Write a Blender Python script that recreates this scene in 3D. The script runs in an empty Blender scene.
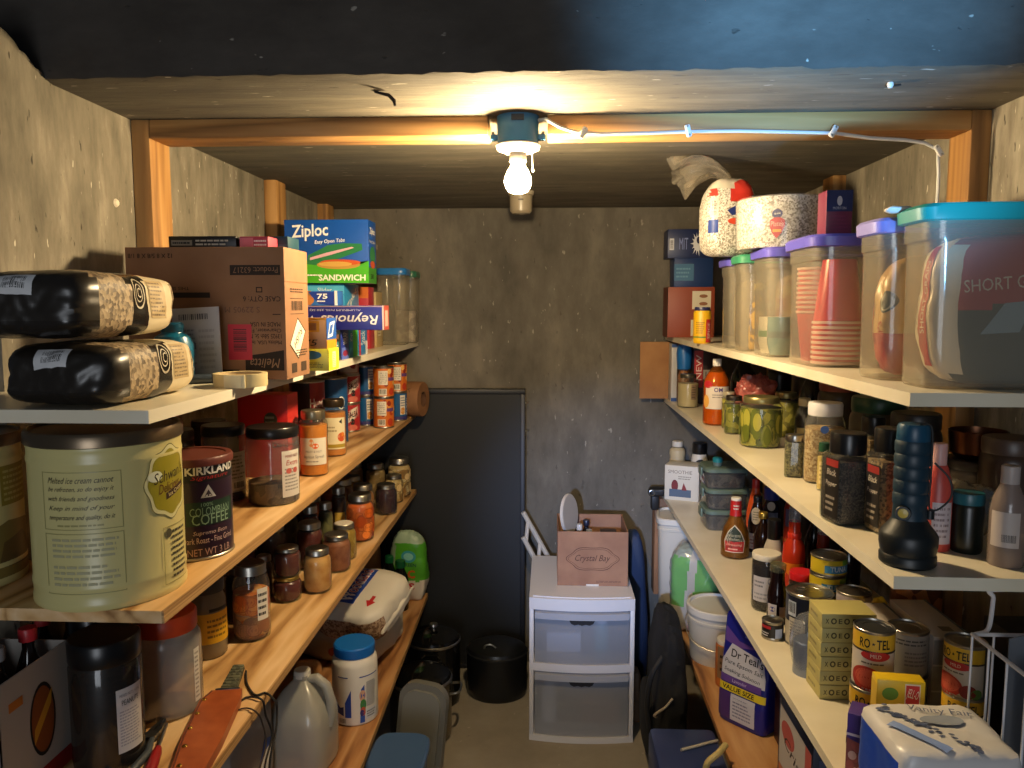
import bpy, bmesh, math, random
from mathutils import Vector, Matrix, noise as mnoise
from mathutils.bvhtree import BVHTree
random.seed(7)
SC = bpy.context.scene
COL = SC.collection

# ------------------------------------------------------------------ camera
F, CX, CY, VPX, VPY, H = 770.0, 512.0, 384.0, 549.0, 308.0, 1.5
YAW = math.atan((VPX-CX)/F); PITCH = math.atan((CY-VPY)/F)
cam_d = bpy.data.cameras.new('camera'); cam = bpy.data.objects.new('camera', cam_d); COL.objects.link(cam)
cam.location = (0, 0, H); cam.rotation_euler = (math.pi/2-PITCH, 0, YAW)
cam_d.sensor_width = 36.0; cam_d.lens = 36.0*F/1024.0; cam_d.clip_start = 0.02
SC.camera = cam

# ------------------------------------------------------------------ world, daylight, exposure
w = bpy.data.worlds.new('world'); SC.world = w; w.use_nodes = True
bg = w.node_tree.nodes['Background']; bg.inputs[0].default_value = (0.72, 0.82, 1.0, 1); bg.inputs[1].default_value = 0.045
def area(name, loc, target, size, size_y, power, color, spread=180):
    d = bpy.data.lights.new(name, 'AREA'); d.shape = 'RECTANGLE'; d.size = size; d.size_y = size_y
    d.energy = power; d.color = color; d.spread = math.radians(spread)
    o = bpy.data.objects.new(name, d); COL.objects.link(o); o.location = loc
    o.rotation_euler = (Vector(target)-Vector(loc)).to_track_quat('-Z', 'Y').to_euler()
    return o
area('daylight_doorway', (-0.3, -1.9, 1.2), (0.1, 3.0, 0.9), 0.9, 1.4, 11.0, (0.88, 0.93, 1.0), 120)
def beam(name, loc, target, power, deg, color):
    d = bpy.data.lights.new(name, 'SPOT'); d.energy = power; d.spot_size = math.radians(deg); d.spot_blend = 1.0; d.shadow_soft_size = .04; d.color = color
    o = bpy.data.objects.new(name, d); COL.objects.link(o); o.location = loc
    o.rotation_euler = (Vector(target)-Vector(loc)).to_track_quat('-Z', 'Y').to_euler()
# unseen spots added as blue daylight, one on the lintel, one down the aisle
beam('added_spot_lintel', (0.25, -0.9, 0.85), (0.42, 1.37, 2.03), 1050.0, 19, (0.17, 0.50, 1.0))
beam('added_spot_aisle', (-0.35, -1.2, 1.55), (0.22, 3.0, 0.66), 600.0, 17, (0.42, 0.58, 1.0))
BULB_STRENGTH = 1400.0
BULB_COLOR = (1.0, 0.755, 0.43)
SC.view_settings.view_transform = 'Standard'; SC.view_settings.look = 'None'
SC.view_settings.gamma = 1.0; SC.view_settings.use_curve_mapping = False
SC.view_settings.exposure = 0.0
cy = SC.cycles
cy.use_denoising = True
cy.max_bounces = 8; cy.diffuse_bounces = 4; cy.glossy_bounces = 3; cy.transmission_bounces = 4
cy.transparent_max_bounces = 24; cy.sample_clamp_indirect = 3.0
cy.caustics_reflective = False; cy.caustics_refractive = False
# ------------------------------------------------------------------ measuring helpers
def ray(px, py):
    r, u, wv = (px-CX)/F, (CY-py)/F, 1.0
    c, s = math.cos(PITCH), math.sin(PITCH)
    u2 = u*c-wv*s; w2 = u*s+wv*c
    c, s = math.cos(YAW), math.sin(YAW)
    return Vector((r*c-w2*s, r*s+w2*c, u2))
def atz(px, py, z):
    d = ray(px, py); return d*((z-H)/d.z)+Vector((0, 0, H))
def aty(px, py, y):
    d = ray(px, py); return d*(y/d.y)+Vector((0, 0, H))
def cyl(px0, px1, pt, pb, zs):
    """standing round thing seen between columns px0..px1, rows pt..pb, on a shelf at zs -> x, y, r, h"""
    pm = (pt+pb)/2; pc = (px0+px1)/2
    p = atz(pc, pb, zs); dist = math.hypot(p.x, p.y); u = Vector((p.x/dist, p.y/dist))
    a = ray(px0, pm); b = ray(px1, pm)
    ang = abs(math.atan2(a.x, a.y)-math.atan2(b.x, b.y)); s = math.sin(ang/2)
    r = s*dist/(1-s); c = dist+r
    t = ray(pc, pt); k = t.z/math.hypot(t.x, t.y)
    top = H+k*(c+r) if k < 0 else H+k*(c-r)
    return u.x*c, u.y*c, r, top-zs
def bxp(px0, px1, pt, pb, zs):
    """box front (facing the camera side) -> x0, x1, y, h"""
    p = atz((px0+px1)/2, pb, zs); y = p.y
    return aty(px0, (pt+pb)/2, y).x, aty(px1, (pt+pb)/2, y).x, y, aty((px0+px1)/2, pt, y).z-zs

# ------------------------------------------------------------------ materials
def lin(hx):
    if not isinstance(hx, str): return tuple(hx)
    hx = hx.lstrip('#'); v = [int(hx[i:i+2], 16)/255 for i in (0, 2, 4)]
    return tuple(c/12.92 if c <= .04045 else ((c+.055)/1.055)**2.4 for c in v)
_M = {}
def newmat(name):
    m = bpy.data.materials.new(name); m.use_nodes = True
    nt = m.node_tree; return m, nt, nt.nodes['Principled BSDF'], nt.nodes['Material Output']
def C(hx, rough=.5, metal=0.0, coat=0.0):
    k = ('C', hx, rough, metal, coat)
    if k not in _M:
        m, nt, b, o = newmat('paint_'+str(hx).strip('#'))
        b.inputs['Base Color'].default_value = (*lin(hx), 1); b.inputs['Roughness'].default_value = rough
        b.inputs['Metallic'].default_value = metal; b.inputs['Coat Weight'].default_value = coat
        _M[k] = m
    return _M[k]
def ramp(nt, stops):
    r = nt.nodes.new('ShaderNodeValToRGB'); e = r.color_ramp.elements
    while len(e) < len(stops): e.new(.5)
    for el, (p, c) in zip(e, stops): el.position = p; el.color = (*lin(c), 1)
    return r
def coords(nt, scale=(1, 1, 1), rot=(0, 0, 0)):
    t = nt.nodes.new('ShaderNodeTexCoord'); mp = nt.nodes.new('ShaderNodeMapping')
    mp.inputs['Scale'].default_value = scale; mp.inputs['Rotation'].default_value = rot
    nt.links.new(t.outputs['Object'], mp.inputs['Vector']); return mp.outputs['Vector']
def bump(nt, b, src, strength, dist=.002):
    n = nt.nodes.new('ShaderNodeBump'); n.inputs['Strength'].default_value = strength; n.inputs['Distance'].default_value = dist
    nt.links.new(src, n.inputs['Height']); nt.links.new(n.outputs['Normal'], b.inputs['Normal'])
def speckle(c1, c2, scale=120, rough=.5, kind='v', lo=.3, hi=.6, bmp=.3, metal=0):
    k = ('S', c1, c2, scale, rough, kind, lo, hi, bmp)
    if k in _M: return _M[k]
    m, nt, b, o = newmat('speckled_'+c1.strip('#'))
    v = coords(nt)
    if kind == 'v':
        t = nt.nodes.new('ShaderNodeTexVoronoi'); t.inputs['Scale'].default_value = scale
        sp = nt.nodes.new('ShaderNodeSeparateColor'); nt.links.new(t.outputs['Color'], sp.inputs[0]); out = sp.outputs[0]; hgt = t.outputs['Distance']
    else:
        t = nt.nodes.new('ShaderNodeTexNoise'); t.inputs['Scale'].default_value = scale; t.inputs['Detail'].default_value = 4; out = t.outputs[0]; hgt = out
    nt.links.new(v, t.inputs['Vector'])
    r = ramp(nt, [(lo, c1), (hi, c2)]); nt.links.new(out, r.inputs[0]); nt.links.new(r.outputs[0], b.inputs['Base Color'])
    b.inputs['Roughness'].default_value = rough; b.inputs['Metallic'].default_value = metal
    if bmp: bump(nt, b, hgt, bmp)
    _M[k] = m; return m
def clear(tint='#ffffff', opac=.12, rough=.05, name='clear_glass', milky='#ffffff', grough=None):
    """thin clear glass or plastic: see-through, a little body colour, glossy at grazing angles"""
    k = ('G', tint, opac, rough, milky)
    if k in _M: return _M[k]
    m, nt, b, o = newmat(name)
    tr = nt.nodes.new('ShaderNodeBsdfTransparent'); tr.inputs[0].default_value = (*lin(tint), 1)
    b.inputs['Base Color'].default_value = (*lin(milky), 1); b.inputs['Roughness'].default_value = .4
    mx = nt.nodes.new('ShaderNodeMixShader'); mx.inputs[0].default_value = opac
    nt.links.new(tr.outputs[0], mx.inputs[1]); nt.links.new(b.outputs[0], mx.inputs[2])
    gl = nt.nodes.new('ShaderNodeBsdfGlossy'); gl.inputs['Roughness'].default_value = rough
    fr = nt.nodes.new('ShaderNodeFresnel'); ge = nt.nodes.new('ShaderNodeNewGeometry')   # same reflectance from both faces of the thin wall
    io = nt.nodes.new('ShaderNodeMath'); io.operation = 'MULTIPLY_ADD'; io.inputs[1].default_value = 1/1.45-1.45; io.inputs[2].default_value = 1.45
    nt.links.new(ge.outputs['Backfacing'], io.inputs[0]); nt.links.new(io.outputs[0], fr.inputs[0])
    m2 = nt.nodes.new('ShaderNodeMixShader')
    nt.links.new(fr.outputs[0], m2.inputs[0]); nt.links.new(mx.outputs[0], m2.inputs[1]); nt.links.new(gl.outputs[0], m2.inputs[2])
    nt.links.new(m2.outputs[0], o.inputs['Surface'])
    _M[k] = m; return m
def wood(c1, c2, c3, scale=6, stretch=(1, .09, 1), rough=.55, rot=(0, 0, 0), name='wood'):
    k = ('W', c1, c2, c3, scale, stretch, rot)
    if k in _M: return _M[k]
    m, nt, b, o = newmat(name)
    v = coords(nt, stretch, rot)
    n1 = nt.nodes.new('ShaderNodeTexNoise'); n1.inputs['Scale'].default_value = scale; n1.inputs['Detail'].default_value = 3; n1.inputs['Distortion'].default_value = .6
    nt.links.new(v, n1.inputs['Vector'])
    mu = nt.nodes.new('ShaderNodeMath'); mu.operation = 'MULTIPLY'; mu.inputs[1].default_value = 9.0
    fr = nt.nodes.new('ShaderNodeMath'); fr.operation = 'PINGPONG'; fr.inputs[1].default_value = .5
    nt.links.new(n1.outputs[0], mu.inputs[0]); nt.links.new(mu.outputs[0], fr.inputs[0])
    n2 = nt.nodes.new('ShaderNodeTexNoise'); n2.inputs['Scale'].default_value = scale*14; n2.inputs['Detail'].default_value = 5
    nt.links.new(v, n2.inputs['Vector'])
    ad = nt.nodes.new('ShaderNodeMath'); ad.operation = 'MULTIPLY_ADD'; ad.inputs[1].default_value = .55
    nt.links.new(n2.outputs[0], ad.inputs[0]); nt.links.new(fr.outputs[0], ad.inputs[2])
    r = ramp(nt, [(.22, c1), (.5, c2), (.85, c3)]); nt.links.new(ad.outputs[0], r.inputs[0])
    nt.links.new(r.outputs[0], b.inputs['Base Color']); b.inputs['Roughness'].default_value = rough
    bump(nt, b, ad.outputs[0], .15, .001)
    _M[k] = m; return m
def concrete(name, c1, c2, c3, stretch=(1, 1, 1), scale=5, pits=.5, bmp=.5):
    m, nt, b, o = newmat(name)
    v = coords(nt, stretch); v0 = coords(nt)
    n1 = nt.nodes.new('ShaderNodeTexNoise'); n1.inputs['Scale'].default_value = scale; n1.inputs['Detail'].default_value = 8; n1.inputs['Roughness'].default_value = .65
    nt.links.new(v, n1.inputs['Vector'])
    n2 = nt.nodes.new('ShaderNodeTexNoise'); n2.inputs['Scale'].default_value = 1.7; n2.inputs['Detail'].default_value = 3; nt.links.new(v0, n2.inputs['Vector'])
    av = nt.nodes.new('ShaderNodeMath'); av.operation = 'MULTIPLY_ADD'; av.inputs[1].default_value = .6
    hf = nt.nodes.new('ShaderNodeMath'); hf.operation = 'MULTIPLY'; hf.inputs[1].default_value = .4
    nt.links.new(n2.outputs[0], hf.inputs[0]); nt.links.new(n1.outputs[0], av.inputs[0]); nt.links.new(hf.outputs[0], av.inputs[2])
    r = ramp(nt, [(.36, c1), (.5, c2), (.64, c3)]); nt.links.new(av.outputs[0], r.inputs[0])
    # pits and white lime flecks: marks of the concrete itself
    n3 = nt.nodes.new('ShaderNodeTexNoise'); n3.inputs['Scale'].default_value = 38; n3.inputs['Detail'].default_value = 2; nt.links.new(v, n3.inputs['Vector'])
    pr = ramp(nt, [(.24, (1, 1, 1)), (.3, (0, 0, 0))]); nt.links.new(n3.outputs[0], pr.inputs[0])
    fl = ramp(nt, [(.715, (0, 0, 0)), (.75, (1, 1, 1))]); nt.links.new(n3.outputs[0], fl.inputs[0])
    def over(a, fac, col, k):
        sc = nt.nodes.new('ShaderNodeMath'); sc.operation = 'MULTIPLY'; sc.inputs[1].default_value = k; nt.links.new(fac, sc.inputs[0])
        mx = nt.nodes.new('ShaderNodeMix'); mx.data_type = 'RGBA'; nt.links.new(sc.outputs[0], mx.inputs[0]); nt.links.new(a, mx.inputs[6])
        mx.inputs[7].default_value = (*lin(col), 1); return mx.outputs[2]
    c = over(r.outputs[0], pr.outputs[0], '#2a2620', pits); c = over(c, fl.outputs[0], '#d8d0be', pits*.9)
    nt.links.new(c, b.inputs['Base Color']); b.inputs['Roughness'].default_value = .85
    su = nt.nodes.new('ShaderNodeMath'); su.operation = 'SUBTRACT'; nt.links.new(n1.outputs[0], su.inputs[0]); nt.links.new(pr.outputs[0], su.inputs[1])
    bump(nt, b, su.outputs[0], bmp, .004)
    return m
# shared finishes
GLASS = clear('#eef2ee', .02, .03)
GLASS2 = clear('#e4e8e4', .06, .05, 'clear_plastic')
BINP = clear('#f8f5ee', .115, .10, 'milky_bin_plastic', '#e9e2d0')
FROST = clear('#dcdfe6', .40, .25, 'frosted_drawer_plastic', '#b9bcc4')
FILM = clear('#f2f2f2', .10, .08, 'plastic_film')
STEEL = C('#b9b6ae', .28, 1.0); TINM = C('#a8a49a', .35, 1.0); GOLD = C('#b89a52', .35, .9); DARKM = C('#3a3733', .4, .8)
WHITE = C('#e8e6e0', .5); OFFW = C('#d9d3c4', .5); BLACK = C('#0c0c0d', .35); INK = C('#1a1714', .6); BLKP = C('#121214', .3)
KRAFT = speckle('#8c6343', '#9a7050', 9, .8, 'n', .35, .65, .05)
RED = C('#b01c1c', .4); GREY = C('#8b8b88', .5)

# ------------------------------------------------------------------ mesh builder
class MB:
    def __init__(s): s.v = []; s.f = []; s.mats = []; s.k = 0
    def mi(s, m):
        if m not in s.mats: s.mats.append(m)
        return s.mats.index(m)
    def add(s, vs, fs, m, M=None):
        b = len(s.v); i = s.mi(m)
        s.v += [tuple(M @ Vector(p)) if M else tuple(p) for p in vs]
        s.f += [(tuple(b+j for j in f), i) for f in fs]
        return s
    def from_bm(s, bm, m, M=None):
        bm.verts.index_update(); vs = [v.co.copy() for v in bm.verts]; fs = [[v.index for v in f.verts] for f in bm.faces]; bm.free()
        return s.add(vs, fs, m, M)
    def box(s, x0, x1, y0, y1, z0, z1, m, bev=0.0, M=None, seg=2):
        bm = bmesh.new(); bmesh.ops.create_cube(bm, size=1)
        for v in bm.verts: v.co = ((x0+x1)/2+v.co.x*(x1-x0), (y0+y1)/2+v.co.y*(y1-y0), (z0+z1)/2+v.co.z*(z1-z0))
        if bev: bmesh.ops.bevel(bm, geom=list(bm.edges), offset=min(bev, .49*min(x1-x0, y1-y0, z1-z0)), segments=seg, profile=.5, affect='EDGES')
        return s.from_bm(bm, m, M)
    def lathe(s, prof, m, seg=32, sq=0.0, sx=1.0, sy=1.0, M=None, close=True):
        """prof: (r, z) pairs bottom to top; sq > 0 squares the cross-section"""
        vs = []; fs = []
        for r, z in prof:
            for i in range(seg):
                a = 2*math.pi*(i+.5)/seg; c, d = math.cos(a), math.sin(a); k = 1.0
                if sq:
                    n = 2+sq*8; k = (abs(c)**n+abs(d)**n)**(-1/n)
                vs.append((r*k*c*sx, r*k*d*sy, z))
        for j in range(len(prof)-1):
            for i in range(seg):
                a = j*seg+i; b = j*seg+(i+1) % seg
                fs.append((a, b, b+seg, a+seg))
        if close:
            if prof[0][0] > 1e-6: fs.append(tuple(reversed(range(seg))))
            if prof[-1][0] > 1e-6: fs.append(tuple(range((len(prof)-1)*seg, len(prof)*seg)))
        return s.add(vs, fs, m, M)
    def tube(s, pts, r, m, seg=8, M=None, caps=True):
        P = [Vector(p) for p in pts]; vs = []; fs = []; up = Vector((0, 0, 1)); prev = None
        rr = r if isinstance(r, (list, tuple)) else [r]*len(P)
        for i, p in enumerate(P):
            t = (P[min(i+1, len(P)-1)]-P[max(i-1, 0)]).normalized()
            if prev is None:
                n = t.cross(up); n = t.cross(Vector((1, 0, 0))) if n.length < .05 else n
            else: n = prev-t*prev.dot(t)
            n.normalize(); prev = n; b = t.cross(n)
            for k in range(seg):
                a = 2*math.pi*k/seg; vs.append(p+(n*math.cos(a)+b*math.sin(a))*rr[i])
        for i in range(len(P)-1):
            for k in range(seg):
                a = i*seg+k; b2 = i*seg+(k+1) % seg; fs.append((a, a+seg, b2+seg, b2))
        if caps: fs.append(tuple(range(seg))); fs.append(tuple(reversed(range((len(P)-1)*seg, len(P)*seg))))
        return s.add(vs, fs, m, M)
    def prism(s, poly, h, m, M=None):
        """poly in xy, extruded 0..h in z"""
        n = len(poly); vs = [(x, y, 0) for x, y in poly]+[(x, y, h) for x, y in poly]
        fs = [tuple(reversed(range(n))), tuple(range(n, 2*n))]+[(i, (i+1) % n, n+(i+1) % n, n+i) for i in range(n)]
        return s.add(vs, fs, m, M)
    def superell(s, sx, sy, sz, e, m, nz=0.0, sc=12, seed=0, nu=36, nv=20, e2=None, M=None, fn=None, matfn=None):
        """pillowy solid, base at z = 0"""
        e2 = e2 or e; vs = []; fs = []; mis = []
        K = lambda c, d, q: (abs(c)**(2/q)+abs(d)**(2/q))**(-q/2)
        off = Vector((seed*3.1, seed*1.7, seed*.9))
        for j in range(nv+1):
            ph = -math.pi/2+math.pi*j/nv; cp, sp = math.cos(ph), math.sin(ph); k2 = K(cp, sp, e2)
            for i in range(nu):
                th = math.atan2(sy*math.sin(2*math.pi*i/nu), sx*math.cos(2*math.pi*i/nu)); th = 2*math.pi*i/nu if abs(sx/sy-1) < .3 else math.atan2(math.sin(2*math.pi*i/nu)*(sx/sy)**-.5, math.cos(2*math.pi*i/nu)*(sx/sy)**.5)
                c, d = math.cos(th), math.sin(th); k1 = K(c, d, e)
                p = Vector((sx/2*cp*k2*c*k1, sy/2*cp*k2*d*k1, sz/2*sp*k2))
                if nz: q = p*sc+off; p *= 1+nz*(mnoise.noise(q)+.55*abs(mnoise.noise(q*2.3))+.3*mnoise.noise(q*5.1))
                if fn: p = fn(p)
                p.z = max(p.z, -sz/2)+sz/2
                vs.append(p)
        for j in range(nv):
            for i in range(nu):
                a = j*nu+i; b = j*nu+(i+1) % nu; fs.append((a, b, b+nu, a+nu))
        b0 = len(s.v); s.v += [tuple(M @ p) if M else tuple(p) for p in vs]
        for f in fs:
            mm = m
            if matfn:
                c = sum((vs[q] for q in f), Vector())/4; mm = matfn(c) or m
            s.f.append((tuple(b0+q for q in f), s.mi(mm)))
        return s
    # ---- printed matter on a mapped surface: mp(u, v, e) -> xyz
    def _e(s): s.k += 1; return .00025+.00005*s.k
    def rect(s, mp, u0, u1, v0, v1, m, e=None):
        e = e or s._e(); V = lambda u, v: Vector(mp(u, v, e)); um, vm = (u0+u1)/2, (v0+v1)/2
        bend = lambda a, b, c: (b-(a+c)/2).length > 2e-5
        n = max(1, min(48, int(abs(u1-u0)/.003))) if bend(V(u0, vm), V(um, vm), V(u1, vm)) else 1
        k = max(1, min(48, int(abs(v1-v0)/.003))) if bend(V(um, v0), V(um, vm), V(um, v1)) else 1
        vs = [mp(u0+(u1-u0)*i/n, v0+(v1-v0)*j/k, e) for j in range(k+1) for i in range(n+1)]
        fs = [(j*(n+1)+i, j*(n+1)+i+1, (j+1)*(n+1)+i+1, (j+1)*(n+1)+i) for j in range(k) for i in range(n)]
        return s.add(vs, fs, m)
    def poly(s, mp, pts, m, e=None):
        """star-shaped outline, filled in rings so that it follows a curved surface"""
        e = e or s._e(); n0 = len(pts); uc = sum(p[0] for p in pts)/n0; vc = sum(p[1] for p in pts)/n0
        us = [p[0] for p in pts]; A, B, Cc = (Vector(mp(q, vc, e)) for q in (min(us), uc, max(us)))
        curved = (B-A).cross(Cc-A).length > 1e-7 and n0 > 2
        if not curved: return s.add([mp(uc, vc, e)]+[mp(u, v, e) for u, v in pts], [(0, i+1, (i+1) % n0+1) for i in range(n0)], m)
        Q = []
        for i in range(n0):
            (a, b), (c, d) = pts[i], pts[(i+1) % n0]; k = max(1, int(math.hypot(c-a, d-b)/.005))
            Q += [(a+(c-a)*j/k, b+(d-b)*j/k) for j in range(k)]
        n = len(Q); nr = max(1, int((max(us)-min(us))/.010)); vs = [mp(uc, vc, e)]; fs = []
        for r in range(1, nr+1): vs += [mp(uc+(u-uc)*r/nr, vc+(v-vc)*r/nr, e) for u, v in Q]
        for i in range(n):
            fs.append((0, 1+i, 1+(i+1) % n))
            for r in range(nr-1): o = 1+r*n; fs.append((o+i, o+n+i, o+n+(i+1) % n, o+(i+1) % n))
        return s.add(vs, fs, m)
    def ell(s, mp, uc, vc, ru, rv, m, n=28, wob=0, e=None):
        return s.poly(mp, [(uc+ru*(1+wob*math.cos(16*math.pi*i/n))*math.cos(2*math.pi*i/n), vc+rv*(1+wob*math.cos(16*math.pi*i/n))*math.sin(2*math.pi*i/n)) for i in range(n)], m, e)
    def ring(s, mp, uc, vc, ru, rv, t, m, n=32, wob=0):
        e = s._e(); vs = []
        for i in range(n):
            a = 2*math.pi*i/n; k = 1+wob*math.cos(a*6)
            vs += [mp(uc+ru*k*math.cos(a), vc+rv*k*math.sin(a), e), mp(uc+(ru-t)*k*math.cos(a), vc+(rv-t)*k*math.sin(a), e)]
        return s.add(vs, [(2*i, (2*i+2) % (2*n), (2*i+3) % (2*n), 2*i+1) for i in range(n)], m)
    def frame(s, mp, u0, u1, v0, v1, t, m):
        e = s._e()
        for a in ((u0, u1, v0, v0+t), (u0, u1, v1-t, v1), (u0, u0+t, v0, v1), (u1-t, u1, v0, v1)): s.rect(mp, *a, m, e)
        return s
    def text(s, mp, st, uc, vc, w, h, m, flip=False, shear=0.0, bold=0.0, rot=0.0):
        vs, fs = text_geo(st, shear, bold); e = s._e()+.00025
        x0 = min(v[0] for v in vs); x1 = max(v[0] for v in vs); y0 = min(v[1] for v in vs); y1 = max(v[1] for v in vs)
        kx = w/(x1-x0); ky = h/(y1-y0) if h else kx; f = -1 if flip else 1; cr, sr = math.cos(rot), math.sin(rot); out = []
        for x, y in vs:
            a = (x-(x0+x1)/2)*kx*f; b = (y-(y0+y1)/2)*ky*f
            out.append(mp(uc+a*cr-b*sr, vc+a*sr+b*cr, e))
        return s.add(out, fs, m)
    def bars(s, mp, u0, u1, v0, v1, paper=None, ink=None, seed=1, vert=False):
        if paper: s.rect(mp, u0, u1, v0, v1, paper)
        rd = random.Random(seed); e = s._e(); ink = ink or INK; a, b = (v0, v1) if vert else (u0, u1)
        q = a+(b-a)*.08; end = b-(b-a)*.08; st = (b-a)/40
        while q < end:
            t = st*rd.choice((.6, 1, 1.6))
            if vert: s.rect(mp, u0+(u1-u0)*.1, u1-(u1-u0)*.1, q, min(q+t, end), ink, e)
            else: s.rect(mp, q, min(q+t, end), v0+(v1-v0)*.22, v1-(v1-v0)*.1, ink, e)
            q += t+st*rd.choice((.6, 1, 1.4))
        return s
    def lines(s, mp, u0, u1, v0, v1, n, m, seed=1, k=.45):
        """small print too fine to read, as broken strokes"""
        rd = random.Random(seed); e = s._e(); st = (v1-v0)/n
        for i in range(n):
            u = u0; v = v0+st*(i+.25); end = u1-(u1-u0)*rd.uniform(0, .25)
            while u < end:
                t = min((u1-u0)*rd.uniform(.06, .2), end-u); s.rect(mp, u, u+t, v, v+st*k, m, e); u += t+(u1-u0)*.025
        return s
    def build(s, name, parent=None, loc=None, smooth=True, ang=35):
        me = bpy.data.meshes.new(name); me.from_pydata(s.v, [], [f for f, i in s.f])
        for m in s.mats: me.materials.append(m)
        me.polygons.foreach_set('material_index', [i for f, i in s.f]); me.update()
        if smooth:
            me.shade_smooth(); me.set_sharp_from_angle(angle=math.radians(ang))
        o = bpy.data.objects.new(name, me); COL.objects.link(o)
        if parent: o.parent = parent
        if loc is not None: o.location = loc
        return o
_TX = {}
def text_geo(st, shear, bold):
    k = (st, shear, bold)
    if k not in _TX:
        cu = bpy.data.curves.new('t', 'FONT'); cu.body = st; cu.shear = shear; cu.offset = bold; cu.align_x = 'CENTER'; cu.resolution_u = 2; cu.space_line = .9
        ob = bpy.data.objects.new('t', cu); me = bpy.data.meshes.new_from_object(ob)
        _TX[k] = ([(v.co.x, v.co.y) for v in me.vertices], [tuple(p.vertices) for p in me.polygons])
        bpy.data.objects.remove(ob); bpy.data.curves.remove(cu); bpy.data.meshes.remove(me)
    return _TX[k]
def spline(pts, k=6):
    P = [Vector(p) for p in pts]; P = [P[0]*2-P[1]]+P+[P[-1]*2-P[-2]]; out = []
    for i in range(1, len(P)-2):
        for j in range(k):
            t = j/k; a, b, c, d = P[i-1:i+3]
            out.append(.5*((2*b)+(c-a)*t+(2*a-5*b+4*c-d)*t*t+(3*b-a-3*c+d)*t**3))
    return out+[P[-2]]
# surface maps
def m_front(d): return lambda u, v, e: (u, -d/2-e, v)
def m_east(w): return lambda u, v, e: (w/2+e, u, v)
def m_west(w): return lambda u, v, e: (-w/2-e, -u, v)
def m_top(h): return lambda u, v, e: (u, v, h+e)
def m_cyl(R, th0=0.0): return lambda u, v, e: ((R+e)*math.sin(u/R+th0), -(R+e)*math.cos(u/R+th0), v)
def m_sq(R, sq):
    n = 2+sq*8
    def mp(u, v, e):
        a = u/R; c, d = abs(math.sin(a)), abs(math.cos(a)); k = (c**n+d**n)**(-1/n) if sq else 1.0
        return ((R*k+e)*math.sin(a), -(R*k+e)*math.cos(a), v)
    return mp
def m_onto(mb, origin, right, up, back=.5):
    """printing laid onto any solid: shot along the view of its own label side"""
    tree = BVHTree.FromPolygons(mb.v, [f for f, i in mb.f]); o, r, t = Vector(origin), Vector(right).normalized(), Vector(up).normalized(); d = -(r.cross(t))
    def mp(u, v, e):
        q = o+r*u+t*v-d*back; h = tree.ray_cast(q, d)
        if h[0] is None: h = tree.find_nearest(o+r*u+t*v)
        n = h[1] if h[1].dot(d) < 0 else -h[1]
        return tuple(h[0]+n*(e+.0006))
    return mp
def face_at(x, y): return math.atan2(-x, y)      # turn about z that points local -y back towards the doorway

def tag(o, label, cat, group=None, kind=None):
    if label: o['label'] = label
    if cat: o['category'] = cat
    if group: o['group'] = group
    if kind: o['kind'] = kind
    return o
def thing(name, label, cat, loc, rz=0.0, group=None, rx=0.0, ry=0.0):
    o = bpy.data.objects.new(name, None); COL.objects.link(o); o.empty_display_size = .02
    o.location = loc; o.rotation_euler = (rx, ry, rz); return tag(o, label, cat, group)
def struct(o): o['kind'] = 'structure'; return o
def dup(root, loc, rz, label):
    r = root.copy(); COL.objects.link(r); r.location = loc; r.rotation_euler.z = rz; r['label'] = label
    for ch in root.children:
        c = ch.copy(); COL.objects.link(c); c.parent = r
        for g in ch.children:
            q = g.copy(); COL.objects.link(q); q.parent = c
    return r

# ------------------------------------------------------------------ kinds
def can(label, x, y, z, r, h, art=None, body=None, lid=None, group=None, name='food_can', cat='can', turn=0.0, plastic_lid=None):
    t = thing(name, label, cat, (x, y, z), face_at(x, y)+turn, group)
    b = MB(); b.lathe([(0, .0015), (r*.93, .0015), (r*.97, 0), (r, .0015), (r, .004), (r*.975, .006)], TINM)
    b.lathe([(r*.975, .006), (r*.975, h-.006)], body or TINM, close=False)
    b.lathe([(r*.975, h-.006), (r, h-.004), (r, h-.001), (r*.97, h), (r*.94, h-.003)], TINM, close=False)
    b.build('can_body', t)
    l = MB()
    if plastic_lid: l.lathe([(r*1.0, h-.008), (r*1.03, h-.007), (r*1.03, h+.003), (r*1.0, h+.006), (r*.86, h+.006), (r*.84, h+.004), (0, h+.004)], plastic_lid, close=False)
    else: l.lathe([(r*.94, h-.003), (r*.8, h-.003), (r*.78, h-.002), (r*.6, h-.002), (r*.58, h-.003), (0, h-.003)], lid or STEEL, close=False)
    l.build('can_lid', t)
    if art:
        d = MB(); art(d, m_cyl(r*.975), r, h); d.build('can_label', t)
    return t
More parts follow.
